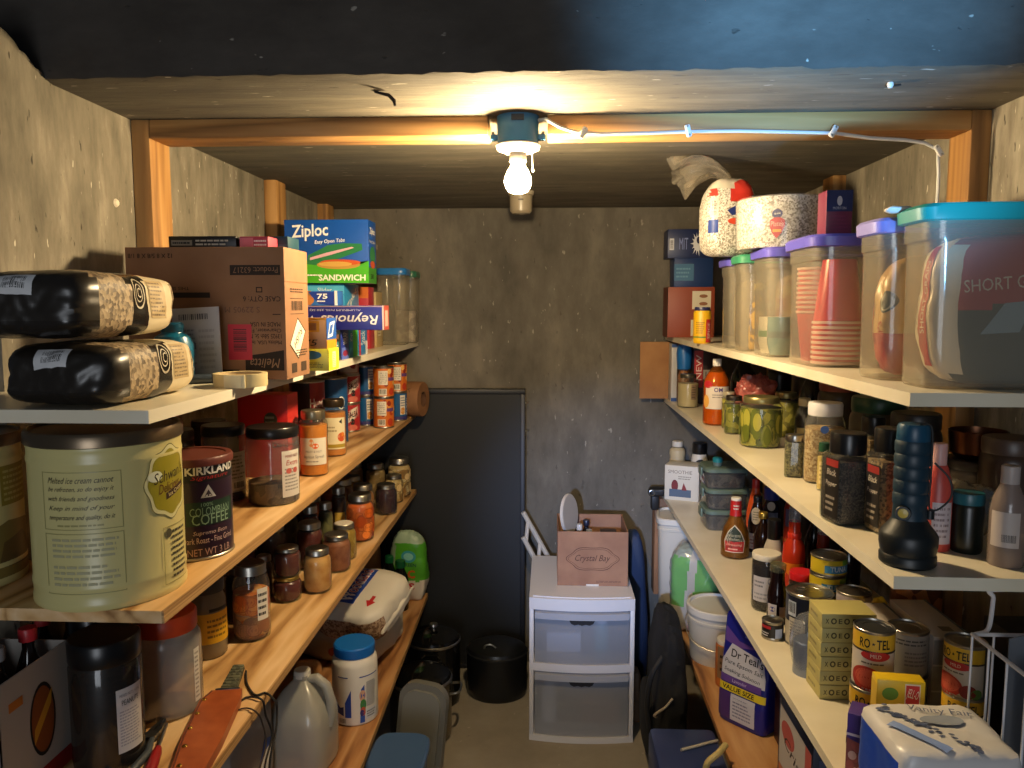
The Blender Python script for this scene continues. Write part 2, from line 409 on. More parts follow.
def mason(label, x, y, z, r, h, fill, level=.8, lid=None, ring=None, art=None, group='home canned jars on the plywood shelf', name='canning_jar', glass=None, chunks=None):
    t = thing(name, label, 'jar', (x, y, z), face_at(x, y), group)
    R = [(0, .003), (r*.85, 0), (r*.97, .004), (r, .012), (r, h*.70), (r*.95, h*.76), (r*.80, h*.85), (r*.78, h*.89)]
    MB().lathe(R, glass or GLASS, close=False).build('glass_jar', t)
    k = .955; top = h*level
    pr = [(0, .005), (r*.85*k, .005), (r*k, .014)]
    for q, zz in R[4:]:
        if zz < top: pr.append((q*k, zz))
    last = pr[-1][0] if top <= h*.74 else r*.8*k
    pr += [(last, top), (0, top)]
    MB().lathe(pr, fill, close=False).build('preserves', t)
    lr = r*.83
    sb = MB().lathe([(lr*.97, h*.86), (lr*1.02, h*.865), (lr, h*.88), (lr, h*.97), (lr*.96, h*.985), (lr*.86, h*.985)], ring or TINM, close=False, seg=36).build('screw_band', t)
    MB().lathe([(lr*.9, h*.985), (lr*.84, h*1.0), (0, h*.998)], lid or STEEL, close=False).build('lid', sb)
    if art:
        d = MB(); art(d, m_cyl(r), r, h); d.build('label', t)
    return t
def lathe_thing(label, cat, name, x, y, z, parts, art=None, R=None, group=None, turn=0.0, rz=None, sq=0.0):
    """parts: (part name, profile, material, kwargs)"""
    t = thing(name, label, cat, (x, y, z), (face_at(x, y) if rz is None else rz)+turn, group)
    for nm, pr, m, *kw in parts:
        kk = dict(kw[0]) if kw else {}
        MB().lathe(pr, m, **({'close': False} | kk)).build(nm, t)
    if art:
        d = MB(); art(d, m_sq(R, sq)); d.build('label', t)
    return t
def chunks(t, r, z0, z1, n, su, sv, cols, name, seed=1):
    """pieces of the contents pressed against the inside of the glass"""
    d = MB(); mp = m_cyl(r*.957); rd = random.Random(seed)
    for i in range(n):
        u = rd.uniform(-1.5, 1.5)*r; v = rd.uniform(z0+sv, z1-sv); c = rd.choice(cols); k = rd.uniform(.8, 1.1)
        d.ell(mp, u, v, su*k*1.06, sv*k*1.06, C(cols[0], .5), 16); d.ell(mp, u, v, su*k*.93, sv*k*.93, C(c, .4), 16)
    d.build(name, t)
def jar(label, x, y, z, r, h, glass, fill=None, level=.7, lid=BLKP, lid_h=.14, lid_r=.95, art=None, sq=0.0, group=None, name='plastic_jar', cat='jar', shoulder=.12, neck=.86, fillpart='contents', turn=0.0):
    hb = h*(1-lid_h); ps = [('jar_body', [(0, .002), (r*.9, 0), (r*.98, .004), (r, .012), (r, hb*(1-shoulder)), (r*.97, hb*(1-shoulder*.5)), (r*neck, hb)], glass, {'sq': sq})]
    if fill: ps.append((fillpart, [(0, .004), (r*.93, .004), (r*.955, .014), (r*.955, min(hb*level, hb*(1-shoulder))), (0, min(hb*level, hb*(1-shoulder)))], fill, {'sq': sq}))
    lr = r*lid_r
    ps.append(('screw_lid', [(lr*.98, hb-.002), (lr, hb+.002), (lr, h-.004), (lr*.95, h), (0, h)], lid, {'seg': 40, 'close': False}))
    return lathe_thing(label, cat, name, x, y, z, ps, art, R=r, group=group, turn=turn, sq=sq)
def bottle(label, x, y, z, r, h, body, cap, prof=None, cap_h=.1, cap_r=.36, fill=None, level=.7, art=None, name='bottle', cat='bottle', sq=0.0, sx=1.0, sy=1.0, group=None, fillpart='liquid', neckcol=None):
    prof = prof or [(0, .0), (.9, 0), (1, .03), (1, .55), (.92, .64), (.5, .80), (.34, .86), (.34, 1-cap_h)]
    P = [(q*r, v*h) for q, v in prof]
    ps = [('bottle_body', P, body, {'sq': sq, 'sx': sx, 'sy': sy})]
    if fill:
        L = [(q*r*.95, max(v*h, .003)) for q, v in prof if v < level]
        a, b = [p for p in prof if p[1] < level][-1], [p for p in prof if p[1] >= level][0]
        kk = (level-a[1])/(b[1]-a[1]); rr = (a[0]+(b[0]-a[0])*kk)*r*.95
        ps.append((fillpart, L+[(rr, level*h), (0, level*h)], fill, {'sq': sq, 'sx': sx, 'sy': sy}))
    cr = cap_r*r
    ps.append(('cap', [(cr, h*(1-cap_h)-.001), (cr*1.02, h*(1-cap_h)), (cr*1.02, h*.99), (cr*.93, h), (0, h)], cap, {'close': False}))
    return lathe_thing(label, cat, name, x, y, z, ps, art, R=r, group=group)
def carton(label, cx, cy, z, w, d, h, m, art=None, side=None, sideart=None, topart=None, rz=0.0, name='carton', cat='box', group=None, bev=.0012, tilt=0.0, part='carton_body', ry=0.0):
    """closed box, base centre at cx, cy, z; art prints on the doorway face, sideart on an end"""
    t = thing(name, label, cat, (cx, cy, z), rz, group, rx=tilt, ry=ry)
    b = MB(); b.box(-w/2, w/2, -d/2, d/2, 0, h, m, bev); b.build(part, t)
    if art: p = MB(); art(p, m_front(d), w, h); p.build('printed_panel', t)
    if sideart: p = MB(); sideart(p, m_east(w) if side == 'east' else m_west(w), d, h); p.build('printed_end', t)
    if topart: p = MB(); topart(p, m_top(h), w, d); p.build('printed_top', t)
    return t
# ------------------------------------------------------------------ the room shell
CZ = 1.90; XW = .895; YB = 3.15; YL = 1.37
L1, L2, L3, L4 = 1.363, 1.078, .765, .33
R1, R2, R3, R4 = 1.39, 1.137, .763, .34
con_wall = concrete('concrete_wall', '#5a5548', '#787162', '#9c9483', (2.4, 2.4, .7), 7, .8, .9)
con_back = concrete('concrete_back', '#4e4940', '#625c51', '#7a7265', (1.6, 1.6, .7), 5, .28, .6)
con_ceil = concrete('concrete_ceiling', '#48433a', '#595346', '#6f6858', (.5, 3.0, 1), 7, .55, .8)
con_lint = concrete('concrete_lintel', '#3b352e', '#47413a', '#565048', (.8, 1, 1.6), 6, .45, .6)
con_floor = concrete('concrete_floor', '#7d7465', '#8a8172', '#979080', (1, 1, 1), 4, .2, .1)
fl = MB(); fl.box(-1.7, 1.7, -1.2, YB+.1, -.1, 0, con_floor); struct(fl.build('floor'))
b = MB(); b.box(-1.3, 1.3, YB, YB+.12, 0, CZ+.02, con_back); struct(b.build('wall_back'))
M_yz = Matrix(((0, 0, 1, 0), (1, 0, 0, 0), (0, 1, 0, 0), (0, 0, 0, 1)))   # prism (a, b, c) -> (x=c, y=a, z=b)
def rough_edge(pts, n, amp, seed):
    out = []; rd = random.Random(seed)
    for (a, b2), (c, d) in zip(pts, pts[1:]):
        for i in range(n): out.append((a+(c-a)*i/n+rd.uniform(-amp, amp), b2+(d-b2)*i/n+rd.uniform(-amp, amp)))
    return out+[pts[-1]]
side_poly = [(1.219, 0), (YB, 0), (YB, CZ+.02), (YL+.03, CZ+.02)]+rough_edge([(YL+.01, CZ+.005), (1.219, CZ+.076)], 9, .005, 3)
for nm, x in (('wall_left', -XW-.3), ('wall_right', XW)):
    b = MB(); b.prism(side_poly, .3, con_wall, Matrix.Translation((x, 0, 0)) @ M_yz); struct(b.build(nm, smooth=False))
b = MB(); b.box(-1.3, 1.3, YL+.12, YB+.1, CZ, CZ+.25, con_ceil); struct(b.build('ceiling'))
# lintel over the doorway, its lower front edge broken and uneven
b = MB(); n = 130; rd = random.Random(5); vs = []; fs = []
for i in range(n+1):
    x = -1.45+2.9*i/n; q = rd.uniform(-.003, .003)+(.006*rd.random() if rd.random() < .1 else 0); z0 = CZ+rd.uniform(-.0015, .002)
    vs += [(x, YL, 2.75), (x, YL+rd.uniform(-.002, .002), CZ+.05), (x, YL+q, z0+.004), (x, YL+.02, CZ), (x, YL+.12, CZ), (x, YL+.12, 2.75)]
for i in range(n):
    a = 6*i
    for k in range(6): fs.append((a+k, a+(k+1) % 6, a+6+(k+1) % 6, a+6+k))
fs += [(0, 1, 2, 3, 4, 5), tuple(reversed(range(6*n, 6*n+6)))]
i0 = b.mi(con_lint); i1 = b.mi(con_ceil); b.v = vs
for f in fs: b.f.append((f, i1 if all(vs[q][2] < CZ+.03 for q in f) else i0))
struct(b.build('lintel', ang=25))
# timber frame: posts against the side walls and the beam across the ceiling
pine = wood('#7c572f', '#a87b45', '#bb9058', 5, (1, 1, .07), .6, name='pine_post')
pinex = wood('#7c572f', '#a87b45', '#bb9058', 5, (.07, 1, 1), .6, name='pine_beam')
k = 0
for sx in (-1, 1):
    for y in (1.65, 2.42, 2.98):
        k += 1; b = MB(); x0, x1 = sorted((sx*XW, sx*(XW-.04)))
        b.box(x0, x1, y, y+.089, 0, CZ, pine, .003); struct(b.build('trim_%d' % k))
LX = aty(518, 140, 1.668).x
for i, (x0, x1) in enumerate(((-XW+.04, LX-.062), (LX+.062, XW-.04))):
    b = MB(); b.box(x0, x1, 1.65, 1.739, CZ-.04, CZ, pinex, .003); struct(b.build('trim_%d' % (7+i)))

# ------------------------------------------------------------------ shelf boards
ply = wood('#8d6232', '#cda26a', '#e2c092', 3.6, (1, .13, 1), .5, name='plywood')
plye = wood('#8a6338', '#b08753', '#c49c68', 30, (.3, .02, 3), .6, name='plywood_edge')
ply2 = wood('#784a28', '#b07b48', '#c89a68', 4, (1, .12, 1), .6, name='old_plywood')
paint = speckle('#d4c9ae', '#e2d9c2', 7, .32, 'n', .35, .65, .03)
painte = C('#e0d8c4', .4)
def shelf(label, poly, z, m, me, th=.018, name='shelf_board'):
    t = thing(name, label, 'shelf', (0, 0, z-th))
    b = MB(); b.prism(poly, th, m); b.build('board', t, smooth=False)
    # facing strip along the aisle edge
    (xa, ya), (xb, yb) = poly[0], poly[1]
    s = 1 if xa < 0 else -1; d = .0035
    e = MB(); q = [(xa, ya), (xa+s*d, ya), (xb+s*d, yb), (xb, yb)]
    if s > 0: q = [q[0], q[1], q[2], q[3]]
    else: q = [q[0], q[3], q[2], q[1]]
    e.prism(q, th, me); e.build('front_edge', t, smooth=False); return t
XP = XW-.0415
shelf('cream painted shelf board at the top on the carton side', [(-.54, 1.0), (-.54, YB-.004), (-XP, YB-.004), (-XP, 1.219), (-1.05, 1.216), (-1.05, 1.0)], L1, paint, painte)
shelf('varnished plywood shelf board carrying the big yellow tin', [(-.54, 1.016), (-.54, YB-.092), (-XP, YB-.092), (-XP, 1.219), (-1.05, 1.216), (-1.05, 1.016)], L2, ply, plye)
shelf('plywood shelf board with bold grain carrying the home canned jars', [(-.54, .95), (-.54, YB-.092), (-XP, YB-.092), (-XP, 1.219), (-1.05, 1.216), (-1.05, .95)], L3, ply, plye)
pa, pb_ = atz(437, 567.5, L4), atz(362.6, 759.6, L4)
xa = pb_.x+(pa.x-pb_.x)*(1.2-pb_.y)/(pa.y-pb_.y)
XL4 = lambda y, pa=pa, pb_=pb_: pb_.x+(pa.x-pb_.x)*(y-pb_.y)/(pa.y-pb_.y)
shelf('worn reddish plywood board lowest on the carton side carrying the milk jug', [(XL4(1.4), 1.4), (XL4(YB-.092), YB-.092), (-XP, YB-.092), (-XP, 1.4)], L4, ply2, plye)
shelf('cream painted shelf board carrying the clear lidded bins', [(.47, 1.02), (XP+.2, 1.02), (XP+.2, 1.216), (XP, 1.219), (XP, YB-.004), (.47, YB-.004)][::-1], R1, paint, painte)
shelf('cream painted shelf board carrying the black flashlight', [(.47, 1.04), (XP+.2, 1.03), (XP+.2, 1.216), (XP, 1.219), (XP, YB-.004), (.47, YB-.004)][::-1], R2, paint, painte)
shelf('cream painted shelf board carrying the salad dressing and food cans', [(.462, .98), (XP+.2, .98), (XP+.2, 1.216), (XP, 1.219), (XP, YB-.004), (.456, YB-.004)][::-1], R3, paint, painte)
pa, pb_ = atz(668.4, 600, R4), atz(732.5, 768, R4)
XR4 = lambda y, pa=pa, pb_=pb_: pb_.x+(pa.x-pb_.x)*(y-pb_.y)/(pa.y-pb_.y)
shelf('stained plywood board lowest on the bin side carrying the purple salt bag', [(XR4(1.4), 1.4), (XP, 1.4), (XP, YB-.004), (XR4(YB-.004), YB-.004)][::-1], R4, ply2, plye)

# ------------------------------------------------------------------ bare bulb and its cable
lx = LX; ly = 1.668
t = thing('ceiling_lamp', 'bare glowing bulb in a porcelain holder under a round blue box', 'lamp', (lx, ly, CZ))
blue = C('#2f6f9c', .45)
b = MB(); b.lathe([(.040, -.058), (.043, -.054), (.0445, -.004), (.0445, 0)], blue); b.box(-.012, .014, -.0475, -.042, -.016, -.004, C('#0d1a26')); b.build('junction_box', t)
for s in (-1, 1):
    b = MB(); b.box(min(s*.042, s*.058), max(s*.042, s*.058), -.008, .008, -.048, -.036, blue, .002); b.tube([(s*.053, 0, -.05), (s*.053, 0, -.03)], .003, STEEL); b.build('fixing_ear', t)
b = MB(); b.lathe([(0, -.074), (.030, -.073), (.044, -.067), (.048, -.060), (.046, -.057), (0, -.057)], C('#e6e1d6', .3), close=False); b.build('lamp_holder', t)
b = MB(); b.lathe([(.016, -.094), (.0185, -.092), (.0185, -.073), (.017, -.070)], C('#ded6c4', .35)); so = b.build('socket', t)
m, nt, pb, o = newmat('glowing_bulb'); em = nt.nodes.new('ShaderNodeEmission'); em.inputs[0].default_value = (*BULB_COLOR, 1); em.inputs[1].default_value = BULB_STRENGTH
nt.links.new(em.outputs[0], o.inputs['Surface'])
b = MB(); b.lathe([(0, -.159), (.010, -.158), (.019, -.154), (.0255, -.146), (.0285, -.136), (.0275, -.124), (.022, -.112), (.016, -.102), (.0135, -.094), (.0135, -.090)], m, seg=20); b.build('bulb', so)
b = MB(); b.tube([(.030, -.004, -.070), (.031, -.004, -.085), (.032, -.004, -.108)], .0012, C('#d8cfae', .4)); b.lathe([(0, -.114), (.003, -.112), (.003, -.107), (0, -.106)], C('#d8cfae', .4), M=Matrix.Translation((.032, -.004, 0))); b.build('pull_chain', t)
# cable along the beam face
def on_beam(px, py): p = aty(px, py, 1.6455); return (p.x, 1.6455, min(p.z, CZ-.006))
pts = [(lx+.044, ly-.014, CZ-.010), (lx+.058, 1.642, CZ-.010), on_beam(560, 127), on_beam(575, 132), on_beam(600, 134), on_beam(650, 133), on_beam(690, 131.5), on_beam(740, 131), on_beam(790, 132), on_beam(834, 133)]
p = aty(938, 150, 1.645)
pts += [on_beam(870, 138), on_beam(905, 140), on_beam(925, 143), (p.x, 1.645, p.z), (p.x+.004, 1.645, p.z-.05), (p.x+.004, 1.645, p.z-.25)]
b = MB(); b.tube(pts, .0036, C('#cfd0cf', .4), 8); tag(b.build('electric_cable'), 'white electric cable stapled along the ceiling beam from the lamp', 'cable')
for (px, py, rot, wh) in ((583, 133, .5, 'clip on the white cable closest to the bulb'), (688, 131, -.25, 'clip on the white cable above the knotted plastic bag'), (833, 131.5, .45, 'clip on the white cable above the navy salt carton'), (938, 151, -.6, 'clip where the white cable drops down the corner post')):
    q = on_beam(px, py); b = MB(); b.box(-.006, .006, -.006, .001, -.013, .013, C('#e8e6e0', .35), .004)
    for s in (-1, 1): b.tube([(0, -.005, s*.009), (0, -.0075, s*.009)], .0022, STEEL, 10)
    o = tag(b.build('cable_clip'), 'white plastic '+wh, 'clip', 'cable clips on the beam'); o.location = (q[0], 1.645, aty(px, py, 1.645).z); o.rotation_euler = (0, rot, 0)
q = aty(386, 86, 1.46); b = MB(); b.tube([(-.022, 0, 0), (-.012, 0, -.003), (.004, .003, -.006), (.014, .003, -.016), (.016, .002, -.026)], [.0022, .0025, .0035, .0035, .0025], C('#241d16', .7), 8)
o = tag(b.build('bent_nail'), 'bent rusty nail sticking out of the concrete ceiling', 'nail'); o.location = (q.x, 1.46, CZ-.0005)
q = aty(895, 87, 1.43); b = MB(); b.lathe([(0, -.010), (.004, -.009), (.006, -.004), (.005, .0)], C('#c8c2ba', .4), 10); b.tube([(0, 0, -.006), (.02, .004, -.003)], .0018, C('#241d16', .7))
o = tag(b.build('screw_anchor'), 'small pale plug poking from the ceiling above the teal lid', 'plug'); o.location = (q.x, 1.45, CZ)
q = aty(521, 206, 2.7); t = thing('ceiling_sensor', 'small pale frosted fitting hanging from the ceiling behind the bulb', 'ceiling fitting', (q.x, 2.7, CZ-.0005)); fm = clear('#e8e0d0', .55, .25, 'frosted_fitting', '#b5a890')
b = MB(); b.lathe([(0, -.078), (.030, -.076), (.038, -.068), (.040, -.02), (.040, -.012)], fm, 32, close=False); b.build('frosted_cover', t); b = MB(); b.lathe([(0, -.014), (.043, -.013), (.045, -.008), (.045, 0)], C('#a89d88', .5), 32, close=False); b.build('base', t)
b = MB(); b.rect(m_cyl(.040), -.008, .010, -.034, -.030, C('#3a332a')); b.build('slot', t)
b = MB()
for (px, py) in ((116, 204), (126, 205)):
    pass
q = atz(116, 205, 1.7); d = ray(116, 203); kx = -XW/d.x
b.lathe([(0, -.006), (.006, -.004), (.009, 0)], C('#d8cdb6', .5), 12, M=Matrix.Translation((-XW, d.y*kx, H+d.z*kx)) @ Matrix.Rotation(-math.pi/2, 4, 'Y'))
tag(b.build('wall_plug'), 'small pale plug in the rough concrete wall beside the pine post', 'plug')
# ================================================================== carton side, top shelf
SEED = speckle('#5b4a34', '#a89372', 170, .6, 'v', .2, .8, .3)
DBAG = clear('#3c3a38', .82, .12, 'dark_bag_film', '#15130f')
CREAM = '#ddd3b8'
def seed_bag(label, x, y, z, w, d, h, seed):
    t = thing('feed_bag', label, 'bag', (x, y, z), 0, 'bags of seed lying on the top shelf')
    cream = C('#c9bb9c', .35); foil = C('#171410', .22); dk = C('#231e18', .34)
    def mf(c):
        v = c.y/d+.5
        if v < .16: return dk if c.z > h*.28 else C('#221d18', .25)
        if v < .42: return SEED if c.x > -w*.1 else dk
        if v < .62: return foil
        if v < .9: return cream
        return SEED
    b = MB(); b.superell(w, d, h, .28, dk, .05, 16, seed, 96, 44, .45, matfn=mf, fn=lambda p: Vector((p.x*(1-.12*max(0, p.y/d+.1)), p.y, p.z)))
    b.build('bag_body', t)
    # bottom label with barcode on the near end, round emblem on the dark band
    p = MB(); mp = m_onto(b, (-w*.02, -d*.45, h*.72), (1, 0, 0), (0, .55, .83)); p.rect(mp, -w*.15, w*.15, -.014, .014, C('#cfcfcf')); p.bars(mp, -w*.10, w*.12, -.013, .013, None, INK, 4); p.build('barcode_label', t)
    p = MB(); me = m_onto(b, (w*.4, d*.02, h*.60), (0, 1, 0), (-.5, 0, .86)); p.ring(me, 0, 0, .019, .022, .003, C('#a09680')); p.ring(me, 0, 0, .012, .013, .002, C('#a09680')); p.text(me, 'C', 0, 0, .011, .014, C('#b0a690')); p.build('emblem', t)
    p = MB(); me = m_onto(b, (w*.4, d*.23, h*.55), (0, 1, 0), (-.4, 0, .9)); p.rect(me, -.026, .026, -h*.3, h*.3, C('#a8926a')); p.lines(me, -.024, .024, -h*.28, h*.28, 9, C('#6b5a40'), 3); p.build('side_label', t)
    if seed == 1: p = MB(); p.rect(m_onto(b, (w*.12, d*.30, h*.9), (0, 1, 0), (-.8, 0, .6)), -.022, .022, -.016, .016, C('#b5391f')); p.build('orange_corner', t)
    c = MB(); c.superell(w*.7, .035, h*.7, .6, FILM, .25, 50, seed, 24, 12); cr = c.build('crimped_end', t); cr.location = (0, d*.50, h*.15)
    return t
pA = atz(112, 411, L1); x1 = pA.x; y1 = pA.y
seed_bag('dark film bag of seed lying flat underneath its twin', x1-.085, y1+.145, L1, .165, .27, .088, 2)
seed_bag('dark film bag of seed with orange corner mark lying on top of another', x1-.118, y1+.135, L1+.094, .175, .29, .095, 1)
# blue jug and delivery slip behind the bags
pB = aty(170, 340, 1.37); t = thing('plastic_jug', 'blue plastic jug half hidden behind the bags of seed', 'jug', (pB.x+.004, 1.372, L1), .3)
b = MB(); b.lathe([(0, 0), (.031, 0), (.035, .006), (.036, .07), (.030, .085), (.019, .092), (.017, .098), (0, .099)], C('#14607f', .3)); b.build('jug_body', t)
b = MB(); b.lathe([(.019, .094), (.020, .096), (.020, .108), (.017, .111), (0, .111)], C('#0e4a66', .35), close=False); b.build('cap', t)
# brown shipping carton standing upside down
xa = aty(127, 300, 1.45).x; xb = aty(285, 300, 1.45).x; hb = aty(200, 247, 1.45).z-L1
def art(p, mp, w, h):
    ink = C('#2a1d14', .8); F_ = True
    p.rect(mp, w*.16, w*.475, h*.79, h*.865, ink); p.text(mp, 'Product: 63217', w*.32, h*.827, w*.28, .011, C('#86603f'), F_)
    p.text(mp, 'CASE QTY: 6', w*.355, h*.615, w*.235, .0115, ink, F_); p.frame(mp, w*.32, w*.36, h*.66, h*.70, .0018, ink)
    p.text(mp, 'S 22905 M', w*.23, h*.53, w*.22, .011, C('#6b4a34'), F_); p.rect(mp, w*.42, w*.47, h*.492, h*.498, ink)
    for i, s in enumerate(('MADE IN USA', 'Clearwater, FL', '13925 58th St. N', 'Melitta USA, Inc')): p.text(mp, s, w*.372, h*(.42-.045*i), w*(.19 if i == 0 else .2), .0085, ink, F_)
    p.poly(mp, [(w*.485, h*.07), (w*.485, h*.225), (w*.36, h*.20), (w*.24, h*.18), (w*.24, h*.07)], ink); p.text(mp, 'Melitta', w*.365, h*.125, w*.19, .018, C('#94704f'), F_, .25)
    p.text(mp, '12 X 8 5/8 X 8 1/8', -w*.34, h*.935, w*.28, .0085, ink, F_)
    p.rect(mp, -w*.30, w*.03, h*.62, h*.66, ink); p.text(mp, 'THIS SIDE UP', -w*.2, h*.69, w*.2, .006, ink, F_)
    p.rect(mp, -w*.12, w*.2, h*.01, h*.075, ink); p.text(mp, '63217', w*.05, h*.043, w*.12, .009, C('#86603f'), F_)
    rd = C('#c2263a', .5); p.rect(mp, w*.135, w*.285, h*.15, h*.42, rd); p.bars(mp, w*.158, w*.262, h*.20, h*.40, None, C('#35101a'), 9, True)
def sart(p, mp, d, h):
    ink = C('#33210f', .8)
    p.bars(mp, -d*.3, d*.28, h*.50, h*.61, None, ink, 3); p.rect(mp, -d*.3, d*.28, h*.495, h*.50, ink); p.rect(mp, -d*.3, d*.28, h*.615, h*.62, ink)
    wh = C('#e2dcc8'); p.poly(mp, [(-d*.36, h*.26), (0, h*.14), (d*.34, h*.36), (0, h*.47)], ink); p.poly(mp, [(-d*.33, h*.265), (0, h*.155), (d*.31, h*.355), (0, h*.455)], wh); p.text(mp, 'RUSH', 0, h*.31, d*.38, .016, ink, True, 0, 0, .6)
    p.lines(mp, -d*.1, d*.4, h*.16, h*.22, 3, ink, 5); p.rect(mp, -d*.3, -d*.08, h*.04, h*.115, ink); p.rect(mp, d*.1, d*.34, h*.04, h*.115, ink)
    p.rect(mp, -d*.5, d*.5, h*.742, h*.746, C('#7a552e')); p.lines(mp, -d*.3, d*.3, h*.66, h*.70, 2, ink, 8)
carton('big brown cardboard carton with upside down black print and red sticker', (xa+xb)/2, 1.45+.07, L1, xb-xa, .14, hb, KRAFT, art, 'east', sart, name='shipping_carton')
t = thing('shipping_label', 'pale grey printed sheet with barcodes leaning on the brown carton', 'paper', (aty(200, 330, 1.425).x, 1.415, L1), 0, rx=math.radians(-4), ry=math.radians(-3))
b = MB(); b.box(-.045, .045, -.0012, .0012, 0, .138, C('#b9bcc6', .6)); b.build('sheet', t)
p = MB(); mp = m_front(.0026); p.bars(mp, -.038, .03, .112, .128, None, C('#555863'), 2); p.lines(mp, -.04, .0, .03, .1, 9, C('#8d91a0'), 4); p.rect(mp, -.02, -.002, .06, .072, C('#777b8c')); p.lines(mp, .004, .04, .02, .1, 7, C('#a5a8b4'), 6); p.build('printing', t)
# flat packs lying on top of the carton
zt = L1+hb
carton('flat black packet with white print lying on the brown carton', aty(200, 242, 1.50).x, 1.56, zt, aty(236, 242, 1.5).x-aty(168, 242, 1.5).x, .10, .026, C('#15120f', .4),
       lambda p, mp, w, h: (p.lines(mp, -w*.1, w*.48, h*.25, h*.8, 2, C('#bdb39f'), 2), p.rect(mp, -w*.46, -w*.15, h*.3, h*.7, C('#857b68')), p.lines(mp, -w*.44, -w*.17, h*.35, h*.65, 1, INK, 4)), name='packet')
carton('small pink carton with white print on top of the brown carton', aty(252, 242, 1.5).x, 1.56, zt, aty(266, 242, 1.5).x-aty(237.5, 242, 1.5).x, .10, .025, C('#b03a4c', .5),
       lambda p, mp, w, h: (p.rect(mp, -w*.5, -w*.02, h*.1, h*.9, C('#d9707c')), p.lines(mp, .0, w*.46, h*.2, h*.8, 2, C('#f0d8d8'), 3)), name='packet')
carton('dark teal carton edge showing between the pink carton and sandwich bags', aty(277, 242, 1.56).x, 1.60, zt, .042, .07, .03, C('#173f4c', .5), lambda p, mp, w, h: p.rect(mp, -w*.45, w*.45, h*.2, h*.45, C('#2a6273')), name='packet')
# masking tape and pen
xt, yt, rt, ht = cyl(214, 268, 371, 388, L1); rt = .046
t = thing('tape_roll', 'roll of cream masking tape lying flat beside the brown carton', 'tape', (xt, yt, L1))
b = MB(); b.lathe([(.038, 0), (rt, 0), (rt, .0225), (.038, .0225), (.038, 0)], C('#cdbb8a', .55), 40, close=False); b.build('tape', t)
b = MB(); b.lathe([(.036, .0005), (.038, .0005), (.038, .022), (.036, .022), (.036, .0005)], C('#b9a27c', .7), 40, close=False); b.build('core', t)
b = MB(); b.box(.02, .026, -rt-.001, -rt+.002, .0, .0225, C('#d8cca4', .5)); b.box(-.01, .02, -rt-.0022, -rt+.001, 0, .0225, C('#d8cca4', .5), M=Matrix.Rotation(.0, 4, 'Z')); b.build('loose_end', t)
p0, p1 = atz(182, 384.5, L1), atz(214, 383, L1); t = thing('marker_pen', 'grey blue marker pen lying between the seed bags and tape roll', 'pen', (p0.x, p0.y, L1+.0085), math.atan2(p1.y-p0.y, p1.x-p0.x))
Ry = Matrix.Rotation(math.pi/2, 4, 'Y'); L = (p1-p0).length+.03
b = MB(); b.lathe([(0, 0), (.007, .001), (.0085, .006), (.0085, L*.62)], C('#3c4652', .4), 16, M=Ry); b.build('barrel', t)
b = MB(); b.lathe([(.0085, L*.6), (.0092, L*.61), (.0088, L*.97), (.006, L), (0, L)], C('#222a33', .35), 16, M=Ry); b.build('cap', t)
# ---- boxes of bags, wraps and foils
X = lambda px, y, py=330: aty(px, py, y).x
Z = lambda px, py, y: aty(px, py, y).z
bl = C('#1450a8', .35)
def art(p, mp, w, h):
    p.rect(mp, -w*.5, w*.5, 0, h*.27, C('#4fae2a', .35)); p.poly(mp, [(-w*.5, h*.2), (-w*.1, h*.22), (w*.3, h*.24), (w*.5, h*.35), (w*.5, h*.27), (w*.1, h*.30), (-w*.5, h*.40)], C('#4fae2a', .35))
    wt = C('#f0efe9', .4)
    p.text(mp, 'Ziploc', -w*.195, h*.80, w*.44, h*.26, wt, shear=.08, bold=.018, rot=.06); p.text(mp, 'Easy Open Tabs', w*.04, h*.655, w*.36, h*.075, wt, shear=.2, bold=.01, rot=.07); p.text(mp, 'SANDWICH', w*.18, h*.085, w*.56, h*.1, wt, bold=.03)
    p.poly(mp, [(-w*.24, h*.30), (-w*.22, h*.44), (w*.02, h*.60), (w*.20, h*.63), (w*.42, h*.62), (w*.43, h*.52), (w*.12, h*.37), (-w*.1, h*.28)], C('#2d7a4b', .3)); p.poly(mp, [(-w*.2, h*.40), (0, h*.48), (w*.3, h*.57), (w*.33, h*.555), (w*.05, h*.445), (-w*.2, h*.36)], C('#d9a9b8', .4))
    p.ell(mp, w*.14, h*.29, w*.26, h*.07, C('#b98a3c', .6)); p.ell(mp, w*.16, h*.325, w*.24, h*.05, C('#c2501f', .5)); p.ell(mp, w*.1, h*.30, w*.2, h*.04, C('#cda14e', .6)); p.lines(mp, -w*.27, -w*.05, h*.10, h*.15, 1, wt, 3)
def sart(p, mp, w, h): p.rect(mp, -w*.5, w*.5, 0, h*.25, C('#3c8f2a', .35)); p.text(mp, 'Ziploc', 0, h*.82, w*.7, h*.14, WHITE, bold=.02); p.text(mp, 'Easy Open', 0, h*.66, w*.7, h*.05, WHITE); p.ell(mp, 0, h*.45, w*.35, h*.14, C('#2d7a4b')); p.ell(mp, 0, h*.3, w*.3, h*.06, C('#c2501f')); p.text(mp, '280', -w*.1, h*.11, w*.4, h*.08, INK, bold=.02)
yz = 2.33; za, zb = Z(330, 283, yz), Z(330, 219.5, yz)
carton('large blue and green box of sandwich bags perched highest of the boxes', (X(287, yz)+X(370, yz))/2, yz+.05, za, X(370, yz)-X(287, yz), .10, zb-za, bl, art, 'east', sart, name='bag_box')
